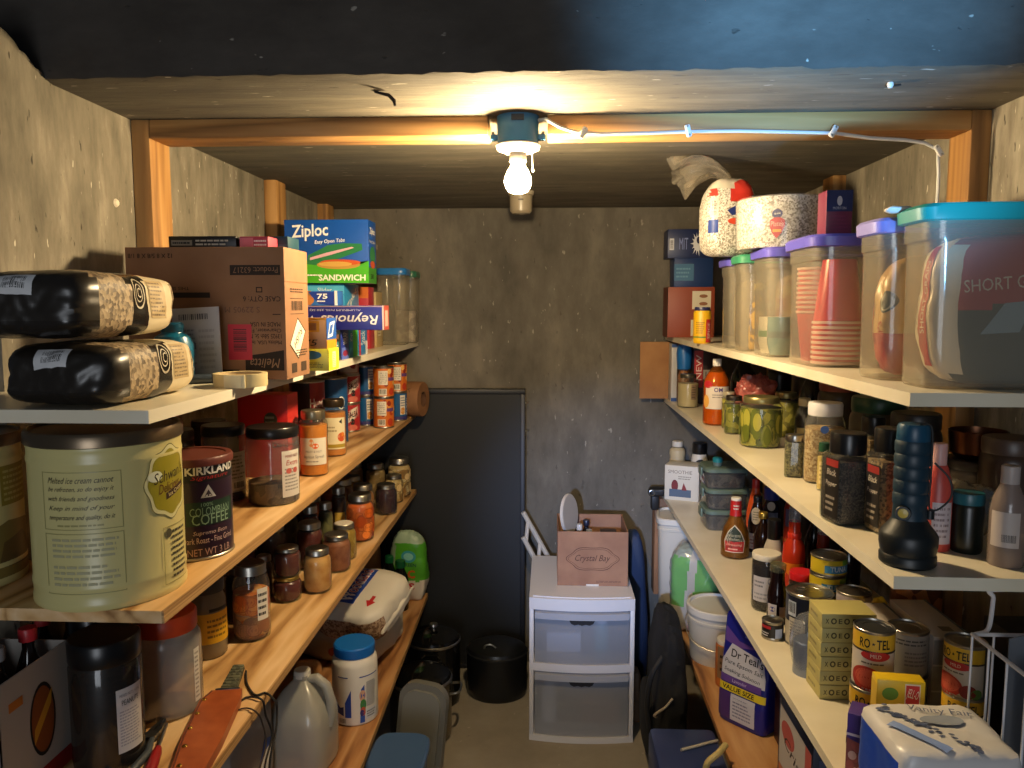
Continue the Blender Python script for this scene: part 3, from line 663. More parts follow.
# the box below it
yb = 2.35; z0 = L1
def art(p, mp, w, h): p.rect(mp, -w*.5, w*.5, h*.86, h*.97, C('#54b4dd')); p.text(mp, 'Slider', w*.1, h*.915, w*.3, h*.06, WHITE); p.lines(mp, -w*.1, w*.4, h*.78, h*.83, 1, WHITE, 2)
def sart(p, mp, w, h): p.rect(mp, -w*.5, w*.5, h*.0, h*.52, C('#4fae2a')); p.poly(mp, [(-w*.5, h*.5), (w*.5, h*.56), (w*.5, h*.5)], C('#4fae2a')); p.text(mp, 'Ziploc', 0, h*.78, w*.72, h*.14, WHITE, rot=.5, bold=.02)
carton('sky blue box of zip bags directly under the sandwich bag box', (X(297, yb)+X(345, yb))/2, yb+.09, z0, X(345, yb)-X(297, yb), .18, za-z0-.002, C('#2b8fc4', .4), art, 'east', sart, name='bag_box')
carton('red carton standing behind the sky blue zip bag box', X(369, 2.56)-.04, 2.60, L1, .08, .08, za-z0-.006, C('#b3273a', .45), lambda p, mp, w, h: (p.rect(mp, w*.05, w*.45, h*.55, h*.68, C('#d9a8a0')), p.rect(mp, -w*.5, w*.5, h*.82, h, C('#cf6a2a'))), name='wrap_box')
carton('beige carton standing behind the red carton and zip bag boxes', X(376, 2.66)-.045, 2.72, L1, .09, .10, za-z0-.02, C('#b39a6c', .6), None, 'east', lambda p, mp, w, h: (p.rect(mp, -w*.3, w*.2, h*.2, h*.5, C('#d9cda8')), p.lines(mp, -w*.3, w*.2, h*.22, h*.48, 5, C('#8b6a3a'), 2)), name='wrap_box')
# blue '75' box leaning in front of it
y7 = 1.90; z7 = Z(325, 318, y7)
# wraps standing on end along the aisle edge (faces to the aisle)
def endbox(label, pxa, pxb, y, top, m, art, name='wrap_box', w=.10, edge=-.548):
    d = None
    ya = edge/ray(pxa, 350).x*ray(pxa, 350).y; yc = edge/ray(pxb, 350).x*ray(pxb, 350).y
    hh = Z(345, 330, 2.0)-L1
    return carton(label, edge-w/2, (ya+yc)/2, L1, w, (yc-ya)*.97, hh, m, None, 'east', art, name=name), ya, yc, hh
# yellow boxes behind the brown carton
yy = 1.655; w_ = .13; xr = X(328, yy)
def art(p, mp, w, h): p.ell(mp, w*.18, h*.72, w*.2, h*.2, C('#2a6f9e')); p.poly(mp, [(w*.02, h*.72), (w*.12, h*.9), (w*.12, h*.56)], C('#c9cdd0')); p.lines(mp, w*.0, w*.42, h*.12, h*.4, 4, C('#5b5a1c'), 3)
h1 = Z(328, 349, yy)-L1
carton('yellow green box with blue disc at the bottom beside the brown carton', xr-w_/2, yy+.04, L1, w_, .08, h1, C('#b9b32a', .45), art, 'east', lambda p, mp, w, h: (p.rect(mp, -w*.5, w*.5, 0, h, C('#ddd43a', .4)), p.rect(mp, -w*.15, w*.2, h*.12, h*.85, C('#efe9b0')), p.lines(mp, -w*.12, w*.17, h*.15, h*.8, 8, C('#6b6a20'), 3)), name='wrap_box')
h2 = Z(328, 318, yy)-L1-h1
carton('tan and blue box of 75 bags standing on the yellow green box', xr-w_/2-.004, yy+.04, L1+h1, w_, .075, h2, C('#a07850', .5),
       lambda p, mp, w, h: (p.rect(mp, w*.05, w*.38, h*.55, h*.9, C('#d9a21f')), p.rect(mp, w*.1, w*.33, h*.6, h*.84, C('#a07850')), p.text(mp, '75', w*.22, h*.2, w*.25, h*.2, INK, shear=.2), p.rect(mp, -w*.5, w*.5, h*.93, h, C('#d9a21f'))), 'east',
       lambda p, mp, w, h: (p.rect(mp, -w*.5, w*.5, h*.3, h, C('#1c4fa0')), p.poly(mp, [(-w*.4, h*.35), (w*.1, h*.4), (w*.35, h*.9), (-w*.15, h*.85)], WHITE), p.poly(mp, [(-w*.3, h*.45), (w*.02, h*.48), (w*.2, h*.8), (-w*.12, h*.76)], C('#1c4fa0')), p.rect(mp, -w*.5, w*.5, 0, h*.28, C('#d98a1f'))), name='bag_box')
endbox('slim black and teal box of liners standing beside the yellow boxes', 331.5, 341, 0, 332, C('#1c2226', .4), lambda p, mp, w, h: (p.rect(mp, -w*.3, w*.3, h*.1, h*.62, C('#3f7d8a')), p.lines(mp, -w*.25, w*.25, h*.15, h*.55, 5, WHITE, 2), p.rect(mp, -w*.3, w*.3, h*.72, h*.86, C('#6b4a35'))))
endbox('slim violet blue box of wrap third from the brown carton', 341.5, 349, 0, 331, C('#23358f', .4), lambda p, mp, w, h: (p.text(mp, 'WRAP', 0, h*.7, h*.4, w*.6, WHITE, rot=math.pi/2), p.rect(mp, -w*.5, w*.5, 0, h*.4, C('#5b6fc2')), p.ell(mp, 0, h*.2, w*.35, h*.1, C('#8c2a4a'))))
endbox('slim turquoise and green box of zip bags among the standing wraps', 349.5, 358.5, 0, 329, C('#2f9fc0', .4), lambda p, mp, w, h: (p.rect(mp, -w*.12, w*.4, h*.02, h*.98, C('#52c43a')), p.text(mp, 'Zip', -w*.3, h*.7, h*.3, w*.3, WHITE, rot=math.pi/2)))
endbox('slim blue box with red and white print last of the standing wraps', 359, 367.5, 0, 329, C('#1f6fae', .4), lambda p, mp, w, h: (p.text(mp, 'Snack', -w*.05, h*.62, h*.5, w*.5, WHITE, rot=math.pi/2), p.rect(mp, -w*.5, -w*.3, 0, h, C('#b22a3a')), p.rect(mp, w*.25, w*.5, 0, h*.5, C('#d0d8e0'))))
# foil wrap box lying across the tops
yr = 2.0; zr0, zr1 = Z(345, 330, yr), Z(345, 305.5, yr); xe = X(384, yr, 318); wr = .305
def art(p, mp, w, h):
    p.text(mp, 'Reynolds', w*.2, h*.47, w*.50, h*.50, C('#d9d7d6', .3, .3), True, .2, .012); p.text(mp, 'Wrap', -w*.25, h*.47, w*.30, h*.45, C('#d9d7d6', .3, .3), True, .2, .012); p.text(mp, 'ALUMINUM FOIL 250 SQ FT', w*.05, h*.82, w*.5, h*.09, C('#b9b8c8'), True)
    p.rect(mp, -w*.5, w*.5, h*.94, h*.985, C('#8d7a8c')); p.rect(mp, w*.485, w*.5, 0, h, C('#b7a0a0'))
carton('dark blue box of aluminum foil lying upside down across the standing wraps', xe-wr/2, yr+.03, zr0, wr, .06, zr1-zr0, C('#1b2170', .35), art, 'east', lambda p, mp, w, h: (p.rect(mp, -w*.5, w*.5, 0, h, C('#a8483c')), p.rect(mp, -w*.3, w*.3, h*.15, h*.8, C('#c9a79c'))), name='foil_box')
y7 = 2.015
carton('blue and white box marked 75 lying on the foil box', X(318, y7)-.02, yr+.03, zr1+.0005, .155, .055, Z(335, 291, y7)-zr1, C('#2c64b0', .4),
       lambda p, mp, w, h: (p.rect(mp, -w*.5, w*.05, 0, h, C('#8c6a4a')), p.ell(mp, -w*.1, h*.35, w*.2, h*.4, C('#b0703a')), p.poly(mp, [(w*.0, h*.92), (w*.44, h*.92), (w*.44, 0), (w*.18, h*.1)], C('#16348f')), p.text(mp, '75', w*.24, h*.62, w*.18, h*.35, WHITE, bold=.02), p.lines(mp, w*.15, w*.33, h*.22, h*.36, 1, WHITE, 2), p.rect(mp, w*.45, w*.5, 0, h, C('#d5d5da'))), name='bag_box')
# two clear canisters
def canister(label, x, y, w, d, h, lid, fill=None, name='storage_canister'):
    t = thing(name, label, 'canister', (x, y, L1), 0, 'clear canisters at the end of the top shelf')
    b = MB(); R = w/2
    b.lathe([(R*.86, 0), (R*.9, .004), (R*.98, h*.8), (R*1.0, h*.86), (R*1.0, h-.022)], BINP, 40, .5, 1, d/w, close=False); b.lathe([(0, .001), (R*.86, 0)], BINP, 40, .5, 1, d/w, close=False); b.build('canister_body', t)
    b = MB(); b.lathe([(R*1.03, h-.024), (R*1.05, h-.02), (R*1.05, h-.006), (R*1.0, h), (0, h)], lid, 40, .5, 1, d/w, close=False); b.build('lid', t)
    if fill: b = MB(); b.lathe([(0, .004), (R*.8, .004), (R*.86, h*.45), (0, h*.47)], fill, 32, .5, 1, d/w); b.build('contents', t)
    return t
for lb, pa, pb2, y, top, lid, fl_ in (('clear canister with a blue lid at the end of the top shelf', 376, 405.5, 2.83, 268, C('#2a72b8', .3), None), ('clear canister with a green lid behind the blue lidded canister', 392, 416, 3.0, 271, C('#2f6a52', .35), speckle('#8a8078', '#b0a698', 40, .7))):
    xa, xb = X(pa, y), X(pb2, y); canister(lb, (xa+xb)/2, y+.065, xb-xa, .12, Z(390, top, y)-L1, lid, fl_)

# ================================================================== carton side, second shelf
def tinart(p, mp, R, h, full=True):
    g = C('#98905a', .4); ik = C('#4b4630'); gold = C('#8f8420', .35)
    def U(px): return 0
    # handwritten panels facing the doorway
    p.frame(mp, -.082, .026, h*.46, h*.78, .0012, g); p.frame(mp, -.082, .026, h*.10, h*.44, .0012, g)
    for i, s in enumerate(('Melted ice cream cannot', 'be refrozen, so do enjoy it', 'with friends and goodness', 'Keep in mind of your', 'temperature and quality, do it')): p.text(mp, s, -.028, h*(.735-.052*i), .088, .0085, ik, shear=.45)
    p.lines(mp, -.06, .005, h*.475, h*.495, 1, g, 3); p.lines(mp, -.07, .02, h*.30, h*.42, 4, C('#a59f78'), 8); p.lines(mp, -.07, .02, h*.14, h*.27, 4, C('#a59f78'), 9)
    # ornate gold seal
    uc, vc = .103, h*.66
    p.ell(mp, uc, vc, .047, .054, C('#6f6a3c'), 64, .05); p.ell(mp, uc, vc, .0455, .0525, C('#c9c391'), 64, .05); p.ell(mp, uc, vc, .041, .047, gold, 64, .045)
    p.text(mp, "Schwan's", uc, vc+.012, .068, .017, C('#3d3412'), shear=.3, rot=.12); p.text(mp, 'Delicious', uc-.002, vc-.006, .048, .014, C('#5b2f12'), shear=.35, rot=.12)
    p.poly(mp, [(uc-.012, vc-.026), (uc+.034, vc-.014), (uc+.034, vc-.004), (uc-.012, vc-.016)], C('#331a0e')); p.text(mp, 'Ice Cream', uc+.011, vc-.015, .036, .006, C('#d9c98a'), rot=.24)
    p.ell(mp, uc-.030, vc+.012, .012, .008, C('#cfd0b4'))
    p.frame(mp, .082, .142, h*.06, h*.40, .0012, g); p.ell(mp, .093, h*.36, .006, .007, ik); p.lines(mp, .099, .137, h*.08, h*.38, 9, ik, 5)
def big_tin(label, x, y, R, h, art, rz):
    t = thing('biscuit_tin', label, 'tin', (x, y, L2), rz, 'large pale yellow tins')
    pt = C('#c8bc7e', .3); b = MB()
    b.lathe([(R*.97, 0), (R*.985, .003), (R*.985, .010), (R*.975, .014), (R*.975, .026), (R*.985, .030), (R*.985, .034), (R*.975, .038), (R*.975, h*.80), (R*.985, h*.815), (R*.985, h*.83), (R*.975, h*.845), (R*.975, h*.885), (R*.985, h*.90), (R*.97, h*.92)], pt, 72); b.build('tin_body', t)
    b = MB(); b.lathe([(R*.99, h*.905), (R*1.01, h*.91), (R*1.01, h*.965), (R*.985, h*.985), (R*.95, h*.985), (R*.93, h*.97), (0, h*.97)], C('#6e5f4c', .3, .8), 72, close=False); b.build('tin_lid', t)
    p = MB(); art(p, m_cyl(R*.9755), R, h); p.build('printed_label', t); return t
xt, yt, rt, ht = cyl(36, 194, 428, 610, L2); TINX, TINY, TINR = xt, yt, rt; TINH = min(Z(105, 446, yt-rt)-L2+.018, .262)
big_tin('large pale yellow tin with handwritten panel and gold seal filling the shelf end', xt, yt, rt, TINH, tinart, face_at(xt, yt)-.09)
def tin2(p, mp, R, h): p.rect(mp, .03, .10, h*.52, h*.78, C('#8a7a2a')); p.lines(mp, .035, .095, h*.54, h*.76, 6, C('#b3a860'), 2); p.poly(mp, [(.0, h*.05), (.0, h*.36), (.04, h*.42), (.09, h*.40), (.12, h*.30), (.12, h*.05)], C('#7b6a34')); p.poly(mp, [(.02, h*.12), (.03, h*.28), (.07, h*.33), (.11, h*.2), (.11, h*.1)], C('#5d4a26'))
big_tin('second pale yellow tin mostly hidden behind the gold sealed tin', -.912, 1.126, .088, .235, tin2, face_at(-.9, 1.1)+.3)
# coffee can
def art(p, mp, R, h):
    wt = C('#d9d4cc'); p.rect(mp, -.11, .11, 0, h, C('#2a1526', .35)); p.rect(mp, -.11, -.012, h*.04, h*.93, C('#231b33', .3))
    for i in range(7): p.ring(mp, -.06+.012*(i % 2), h*(.12+.12*i), .012, .013, .0012, C('#453a55'))
    p.rect(mp, -.012, .11, h*.80, h*.98, C('#0d0a0c')); p.text(mp, 'KIRKLAND', .044, h*.915, .094, .014, wt, bold=.03); p.text(mp, 'Signature', .040, h*.84, .07, .009, C('#a82626'), shear=.3)
    p.poly(mp, [(.020, h*.64), (.046, h*.64), (.033, h*.77)], C('#b9b4ae')); p.poly(mp, [(.026, h*.65), (.040, h*.65), (.033, h*.72)], C('#3a2a30'))
    p.rect(mp, -.004, .085, h*.36, h*.60, C('#14301f')); p.text(mp, '100%', .03, h*.57, .02, .006, C('#7d9a7c')); p.text(mp, 'COLOMBIAN', .038, h*.50, .072, .014, C('#7d9a7c')); p.text(mp, 'COFFEE', .038, h*.42, .066, .018, C('#8aa688'))
    p.text(mp, 'Supremo Bean', .036, h*.28, .06, .009, C('#c8a99c'), shear=.2); p.text(mp, 'Dark Roast - Fine Grind', .034, h*.21, .088, .010, C('#c8a99c')); p.text(mp, 'NET WT 3 LB', .034, h*.09, .075, .012, C('#b08d80'))
x, y, r, h = cyl(146, 229, 443, 562, L2); r = min(r, .072)
xk = atz(229, 520, L2); x = X(229, y, 500)-r*.97; COFX, COFY = x, y
can('maroon coffee can with brown plastic lid beside the yellow tin', x, y, L2, r, h-.012, art, C('#2a1526', .35), name='coffee_can', plastic_lid=C('#5d2a22', .4), turn=-.12)
# two black lidded plastic jars
def artB(p, mp):
    h = .18; p.rect(mp, .018, .070, .018, .118, C('#cfc7bd')); p.text(mp, 'MIXED NUTS', .044, .106, .036, .006, C('#8a3a34')); p.text(mp, 'Extra', .044, .092, .034, .011, C('#a8322c'), shear=.2); p.lines(mp, .024, .064, .03, .082, 7, C('#8d8680'), 3); p.ell(mp, .034, .074, .007, .006, C('#b5544a')); p.ell(mp, .052, .074, .007, .006, C('#b5544a')); p.text(mp, 'Unsalted', .03, .132, .06, .008, C('#5b5a58'))
x, y, r, h = cyl(248, 301, 422, 507, L2)
jar('clear plastic jar with black lid and a little food left in the bottom', x, y, L2, r, h, GLASS2, speckle('#3b2a1e', '#6b5440', 60), .32, BLKP, .12, 1.0, artB, shoulder=.06, neck=.93)
def artA(p, mp): p.rect(mp, -.025, .055, .022, .11, C('#aaa49c')); p.lines(mp, -.02, .05, .05, .104, 7, C('#6d6862'), 7); p.bars(mp, .015, .048, .026, .046, C('#c2bdb4'), INK, 3)
x2, y2, r2, h2 = cyl(199, 252, 424, 508, L2)
jar('black lidded plastic jar with big grey label between coffee can and clear jar', x2-.012, y2+.03, L2, r2*.86, h, GLASS2, speckle('#1c1613', '#382b22', 60), .4, BLKP, .12, 1.0, artA, shoulder=.06, neck=.93)
# orange sauce jars
def artO(p, mp): p.rect(mp, -.040, .036, .030, .098, C('#d6cfc0')); p.ell(mp, -.006, .086, .006, .010, C('#d98a4a')); p.ell(mp, .004, .078, .008, .007, C('#d9601f')); p.text(mp, 'FRUIT & NUT', .0, .064, .04, .005, C('#6a6660')); p.text(mp, 'Apricot Spread', .0, .050, .052, .010, C('#5b5a58')); p.lines(mp, -.02, .02, .036, .042, 1, C('#8d8680'), 2)
x, y, r, h = cyl(300, 329, 408, 477, L2); ORX, ORY = x, y
jar('glass jar of orange fruit spread with cream label at the shelf edge', x, y, L2, r, h, GLASS, C('#dd8426', .35), .93, C('#a39a84', .3, .9), .12, .84, artO, neck=.78, name='spread_jar')
def artP(p, mp): p.rect(mp, -.036, .036, .022, .112, C('#d9cfae')); p.rect(mp, -.03, .036, .026, .036, C('#a08a2a')); p.ell(mp, .022, .056, .012, .013, C('#c4501f')); p.ell(mp, .026, .064, .006, .006, C('#d98a2a')); p.poly(mp, [(.014, .1), (.024, .108), (.024, .094)], INK); p.lines(mp, -.03, .01, .07, .09, 2, C('#9a8f6c'), 4)
x, y, r, h = cyl(322, 347, 401, 457, L2)
jar('taller jar of orange spread with dark lid behind the fruit spread jar', x, y, L2, r, h+.01, GLASS, C('#cf7f30', .35), .9, C('#3d3122', .35, .6), .12, .86, artP, neck=.8, name='spread_jar')
# red and blue cans behind
def redbox(p, mp, w, h): p.ell(mp, w*.16, h*.70, .017, .019, C('#33403d')); p.lines(mp, w*.05, w*.27, h*.64, h*.76, 2, C('#8d9a94'), 2); p.text(mp, 'CO', w*.28, h*.4, .024, .012, C('#5b1414'))
yq = 1.86
carton('bright red box with round dark emblem behind the clear jars', X(262, yq, 400), yq+.04, L2, .125, .08, Z(262, 395, yq)-L2, RED, redbox, 'east', lambda p, mp, w, h: p.rect(mp, -w*.5, w*.5, 0, h, C('#c8322c')), name='food_box')
def hunts(p, mp, R, h): p.rect(mp, -R*1.1, R*1.3, h*.02, h*.98, C('#8f1f22', .4)); p.rect(mp, -R*1.1, R*.0, h*.02, h*.98, C('#241012', .4)); p.text(mp, "Hunt's", R*.55, h*.70, R*1.1, h*.13, C('#d8d2c8'), bold=.01); p.rect(mp, R*.1, R*1.2, h*.38, h*.52, C('#14100f')); p.text(mp, 'Diced', R*.6, h*.45, R*.7, h*.09, C('#d8d2c8')); p.rect(mp, -R*.2, R*1.3, h*.1, h*.3, C('#b4363a'))
x, y, r, h = cyl(293, 321, 377, 448, L2); yh = 2.22; xh = X(307, yh, 395)
can('tall dark red can of diced tomatoes standing behind the fruit spread jar', xh, yh, L2, .052, Z(307, 380, yh)-L2, hunts, C('#5b1618', .4), turn=.15)
def bluec(p, mp, R, h): p.rect(mp, -R*1.2, R*1.2, h*.02, h*.98, C('#1d4f86', .4)); p.poly(mp, [(-R*1.1, h*.2), (-R*.2, h*.25), (R*.4, h*.38), (R*.2, h*.05), (-R*1.1, h*.05)], C('#b9bcc0')); p.rect(mp, -R*1.1, -R*.6, h*.45, h*.9, C('#c9ccd0')); p.lines(mp, -R*1.05, -R*.65, h*.5, h*.85, 5, INK, 3); p.ring(mp, R*.6, h*.62, R*.25, h*.1, R*.08, WHITE)
can('blue can with white swirl standing next to the tomato can', X(328, 2.34, 390), 2.38, L2, .050, Z(328, 378, 2.34)-L2, bluec, C('#1d4f86', .4))
def salsa(p, mp, R, h): p.rect(mp, -R*1.3, R*1.3, h*.03, h*.97, C('#a8262c', .4)); p.poly(mp, [(-R*.2, h*.3), (R*.9, h*.55), (R*.9, h*.92), (-R*.2, h*.72)], C('#d8d2c8')); p.text(mp, 'SALSA', R*.35, h*.63, R*.95, h*.2, INK, rot=.16, bold=.02); p.ell(mp, R*.3, h*.36, R*.2, h*.12, INK); p.ell(mp, R*.3, h*.16, R*.5, h*.1, C('#c86a5a'))
xs, ys, rs, hs = cyl(341, 358, 408, 432, L2); hs = .098
can('red and white salsa can at the bottom of a pair by the blue cans', xs, ys, L2, .038, hs, salsa, C('#a8262c', .4), group='salsa cans'); can('red and white salsa can stacked on another salsa can', xs+.002, ys, L2+hs, .038, hs, salsa, C('#a8262c', .4), group='salsa cans', turn=.06)
can('small maroon can standing on the two salsa cans', xs, ys+.005, L2+2*hs, .036, .075, lambda p, mp, R, h: (p.rect(mp, -R, R, h*.1, h*.9, C('#b7a79a')), p.ell(mp, R*.5, h*.55, R*.5, h*.28, C('#8f1f22'))), C('#7a1d22', .4))
# stacked chilli cans at the end
def chili(p, mp, R, h, s=1):
    p.rect(mp, -R*1.5, R*1.5, h*.02, h*.98, C('#c8691f', .4)); rd = random.Random(s)
    for i in range(9): p.ell(mp, R*rd.uniform(-.2, 1.3), h*rd.uniform(.45, .92), R*.22, h*.09, C(rd.choice(('#8a2314', '#d99a3a', '#a83a1a', '#e0b060'))), 12)
    p.rect(mp, -R*.75, R*.15, h*.42, h*.88, C('#d8d0c0')); p.lines(mp, -R*.7, R*.1, h*.46, h*.84, 6, C('#8a8276'), s); p.bars(mp, -R*.7, R*.05, h*.08, h*.3, C('#d8d0c0'), INK, s); p.rect(mp, R*.2, R*1.0, h*.55, h*.66, C('#5b3a78')); p.ell(mp, R*.55, h*.2, R*.3, h*.12, C('#b0341c'))
def beans(p, mp, R, h, s=1):
    p.rect(mp, -R*1.5, R*1.5, h*.02, h*.98, C('#12548c', .4)); p.rect(mp, R*.0, R*.62, h*.22, h*.9, C('#d8d0c0')); p.ell(mp, R*.3, h*.35, R*.28, h*.12, C('#c8873a')); p.lines(mp, R*.05, R*.6, h*.5, h*.85, 4, C('#6a7684'), s); p.rect(mp, -R*1.2, R*1.3, h*.04, h*.16, C('#3a3470')); p.text(mp, 'BEANS', R*.95, h*.5, h*.6, R*.28, WHITE, rot=math.pi/2)
for nm, a, b_, top, bot, fa, base, words in (('bean', 356, 376, 364, 426, beans, '#12548c', 'blue can of beans'), ('chili', 373.5, 394.5, 364, 428.5, chili, '#c8691f', 'orange can of chili'), ('mixed', 389, 406, 360, 421, chili, '#c8691f', 'orange can with white panel')):
    x, y, r, h = cyl(a, b_, top, bot, L2); r = .037; h1 = .108
    side = {'bean': 'at the bottom of the column next to the salsa', 'chili': 'at the bottom of the middle column of stacked cans', 'mixed': 'at the bottom of the column by the kraft roll'}[nm]
    tops = {'bean': 'on top of the column next to the salsa', 'chili': 'on top of the middle column of stacked cans', 'mixed': 'on top of the column by the kraft roll'}[nm]
    w2 = words if nm != 'mixed' else 'blue can with white panel'
    can(w2+' '+side, x, y, L2, r, h1, (lambda p, mp, R, h: beans(p, mp, R, h, 3)) if nm != 'chili' else fa, C('#12548c' if nm != 'chili' else base, .4), group='cans stacked in pairs by the end wall', turn=.3 if nm == 'mixed' else .1)
    can(words+' '+tops, x+.001, y+.001, L2+h1, r, h1, lambda p, mp, R, h, fa=fa: fa(p, mp, R, h, 5), C(base, .4), group='cans stacked in pairs by the end wall', turn=.25)
# kraft paper roll
pk = atz(411, 411, L2); t = thing('paper_roll', 'roll of brown kraft paper lying at the far shelf end by the cans', 'paper roll', (X(424, 2.98, 395)-.0, 2.965, L2+.068), -.2)
b = MB(); b.lathe([(.030, 0), (.066, 0), (.068, .003), (.068, .127), (.066, .13), (.03, .13), (.03, 0)], speckle('#7d5433', '#8f6340', 12, .75, 'n', .35, .65, .1), 40, M=Matrix.Rotation(-math.pi/2, 4, 'Y'), close=False); b.build('roll', t)
b = MB(); b.lathe([(.0275, .001), (.030, .0), (.030, .129), (.0275, .129), (.0275, .001)], C('#5b3b25', .8), 32, M=Matrix.Rotation(-math.pi/2, 4, 'Y'), close=False); b.build('core', t)
p = MB(); mp = lambda u, v, e: (u-.075, -(.068+e)*math.cos(v/.068), (.068+e)*math.sin(v/.068))
p.text(mp, 'KRAFT', .012, .03, .07, .018, C('#3d2618'), rot=.4); p.build('printing', t)
# dark things at the back of the shelf
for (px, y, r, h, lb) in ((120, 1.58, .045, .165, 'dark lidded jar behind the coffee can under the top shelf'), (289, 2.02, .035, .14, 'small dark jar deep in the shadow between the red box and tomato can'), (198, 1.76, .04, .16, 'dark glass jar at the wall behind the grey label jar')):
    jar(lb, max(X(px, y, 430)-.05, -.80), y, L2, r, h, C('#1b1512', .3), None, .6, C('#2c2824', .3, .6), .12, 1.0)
# ================================================================== carton side, third shelf: home canning
JAM = C('#5a1a12', .25); DJAM = C('#33101c', .2); SALS = speckle('#8a3a1c', '#b5683a', 60, .4, 'n', .35, .65, .2); APPLE = speckle('#c8873a', '#dba660', 40, .4, 'n', .35, .65, .2)
MEAT = speckle('#8a5a3c', '#b98a66', 45, .5, 'v', .2, .8, .4); CARROT = speckle('#d9601a', '#ef8a3a', 42, .35, 'v', .2, .9, .8); GARL = speckle('#c8a468', '#e0c490', 45, .4, 'v', .2, .9, .8)
MIXV = speckle('#c86a20', '#d9a05a', 50, .4, 'v', .3, .8, .5); YELP = speckle('#b08a2a', '#cfae50', 50, .4, 'v', .2, .8, .4); DARK = speckle('#2c1a12', '#4a2c1c', 50, .35, 'n', .3, .7, .2); BEET = C('#4a1420', .25)
def mj(label, a, b, top, bot, fill, level=.8, zs=None, **kw):
    x, y, r, h = cyl(a, b, top, bot, zs or L3); return mason(label, x, y, zs or L3, r, h, fill, level, **kw), (x, y, r, h)
def half_sheet(p, mp, R, h): p.rect(mp, R*.3, R*1.0, h*.28, h*.7, C('#d5d0c2')); p.lines(mp, R*.35, R*.95, h*.32, h*.66, 4, INK, 2)
_, q = mj('quart jar of carrots over cooked meat with dark lid at the shelf front', 234, 272, 556, 643, MIXV, .62, lid=C('#5c5347', .4, .7), art=half_sheet)
b = MB(); x, y, r, h = q; b.lathe([(0, .004), (r*.83, .004), (r*.93, .013), (r*.957, h*.36), (0, h*.36)], MEAT, close=False); b.build('meat_layer', _); chunks(_, r, .01, h*.36, 16, .018, .015, ('#86583e', '#a87e5c', '#96694a'), 'meat_pieces', 6); chunks(_, r, h*.34, h*.62, 16, .017, .013, ('#c25c20', '#dc7a2c', '#e08a3c'), 'carrot_pieces', 7)
_, q = mj('squat half pint of dark jam under a taller jam jar', 273, 302.5, 570, 604, JAM, .82, ring=GOLD, lid=C('#8d7a55', .35, .8)); x, y, r, h = q
mason('dark red jam jar standing on top of a squat half pint', x+.002, y, L3+h, r*.93, h*1.18, C('#5b2418', .25), .8, lid=STEEL)
mj('pint jar of pale orange applesauce at the shelf edge', 304, 332.5, 543, 595, APPLE, .84, lid=STEEL)
mj('pint jar of brown canned meat with grey lid beside the applesauce', 322.5, 351.5, 529, 574, speckle('#8a4a2c', '#a86a48', 50, .4, 'n', .3, .7, .2), .84, lid=C('#6b655c', .4, .8))
mj('jar of yellow pickle relish under a white and red printed lid', 332, 357, 519, 562, YELP, .84, lid=C('#d5c9b8', .4), ring=C('#9a9484', .35, .9))
_, q = mj('tall quart jar packed with orange carrot slices', 347, 374.5, 490, 543, CARROT, .80, lid=STEEL); chunks(_, q[2], .006, q[3]*.74, 34, .014, .014, ('#a8440f', '#e8782a', '#f08a3c', '#dc6a20'), 'carrot_slices', 3)
mj('pint of very dark purple jam at the end of the canning shelf', 375, 397.5, 481, 516, DJAM, .88, lid=C('#8d887c', .3, .9))
_, q = mj('jar of pale whole garlic just behind the purple jam', 385, 403.5, 472, 504, GARL, .82, lid=C('#9a9484', .35, .9)); chunks(_, q[2], .005, q[3]*.74, 22, .012, .015, ('#8a6a3c', '#dcc08c', '#e6d0a4'), 'garlic_cloves', 4)
_, q = mj('tall quart of pale potatoes last on the canning shelf', 388, 411, 455, 498, GARL, .80, lid=STEEL); chunks(_, q[2], .005, q[3]*.74, 24, .017, .017, ('#8a6a3c', '#dcbf88', '#e6cf9e'), 'potatoes', 5)
mj('jar of pale vegetables behind the garlic against the wall end', 366, 386, 461, 500, speckle('#8a6a3c', '#c8a870', 50, .4, 'v', .2, .8, .5), .8)
mj('steel lidded jar of amber peaches behind the carrot slices', 352, 375, 481, 527, speckle('#a86a2a', '#c88a44', 40, .4, 'n', .3, .7), .8, lid=STEEL)
mj('narrow jar of red brown sauce behind the applesauce', 303, 320, 503, 560, JAM, .8, lid=C('#7d766a', .4, .8))
mj('jar of greenish beans standing behind the brown meat jar', 319, 334, 500, 552, speckle('#5b5a34', '#7d7a4c', 45, .4), .8)
mj('jar with a yellow paper label behind the relish jar', 332, 347, 485, 537, DARK, .8, art=lambda p, mp, R, h: p.rect(mp, -R*.6, R*.9, h*.25, h*.5, C('#c8a848')))
mj('dark jar with silver lid behind the stacked jam jars', 256, 274, 552, 600, DARK, .82)
mj('dark jar with bright rim between the yellow label tub and carrot meat jar', 226, 248, 562, 625, DARK, .82, lid=C('#4a443c', .4, .8))
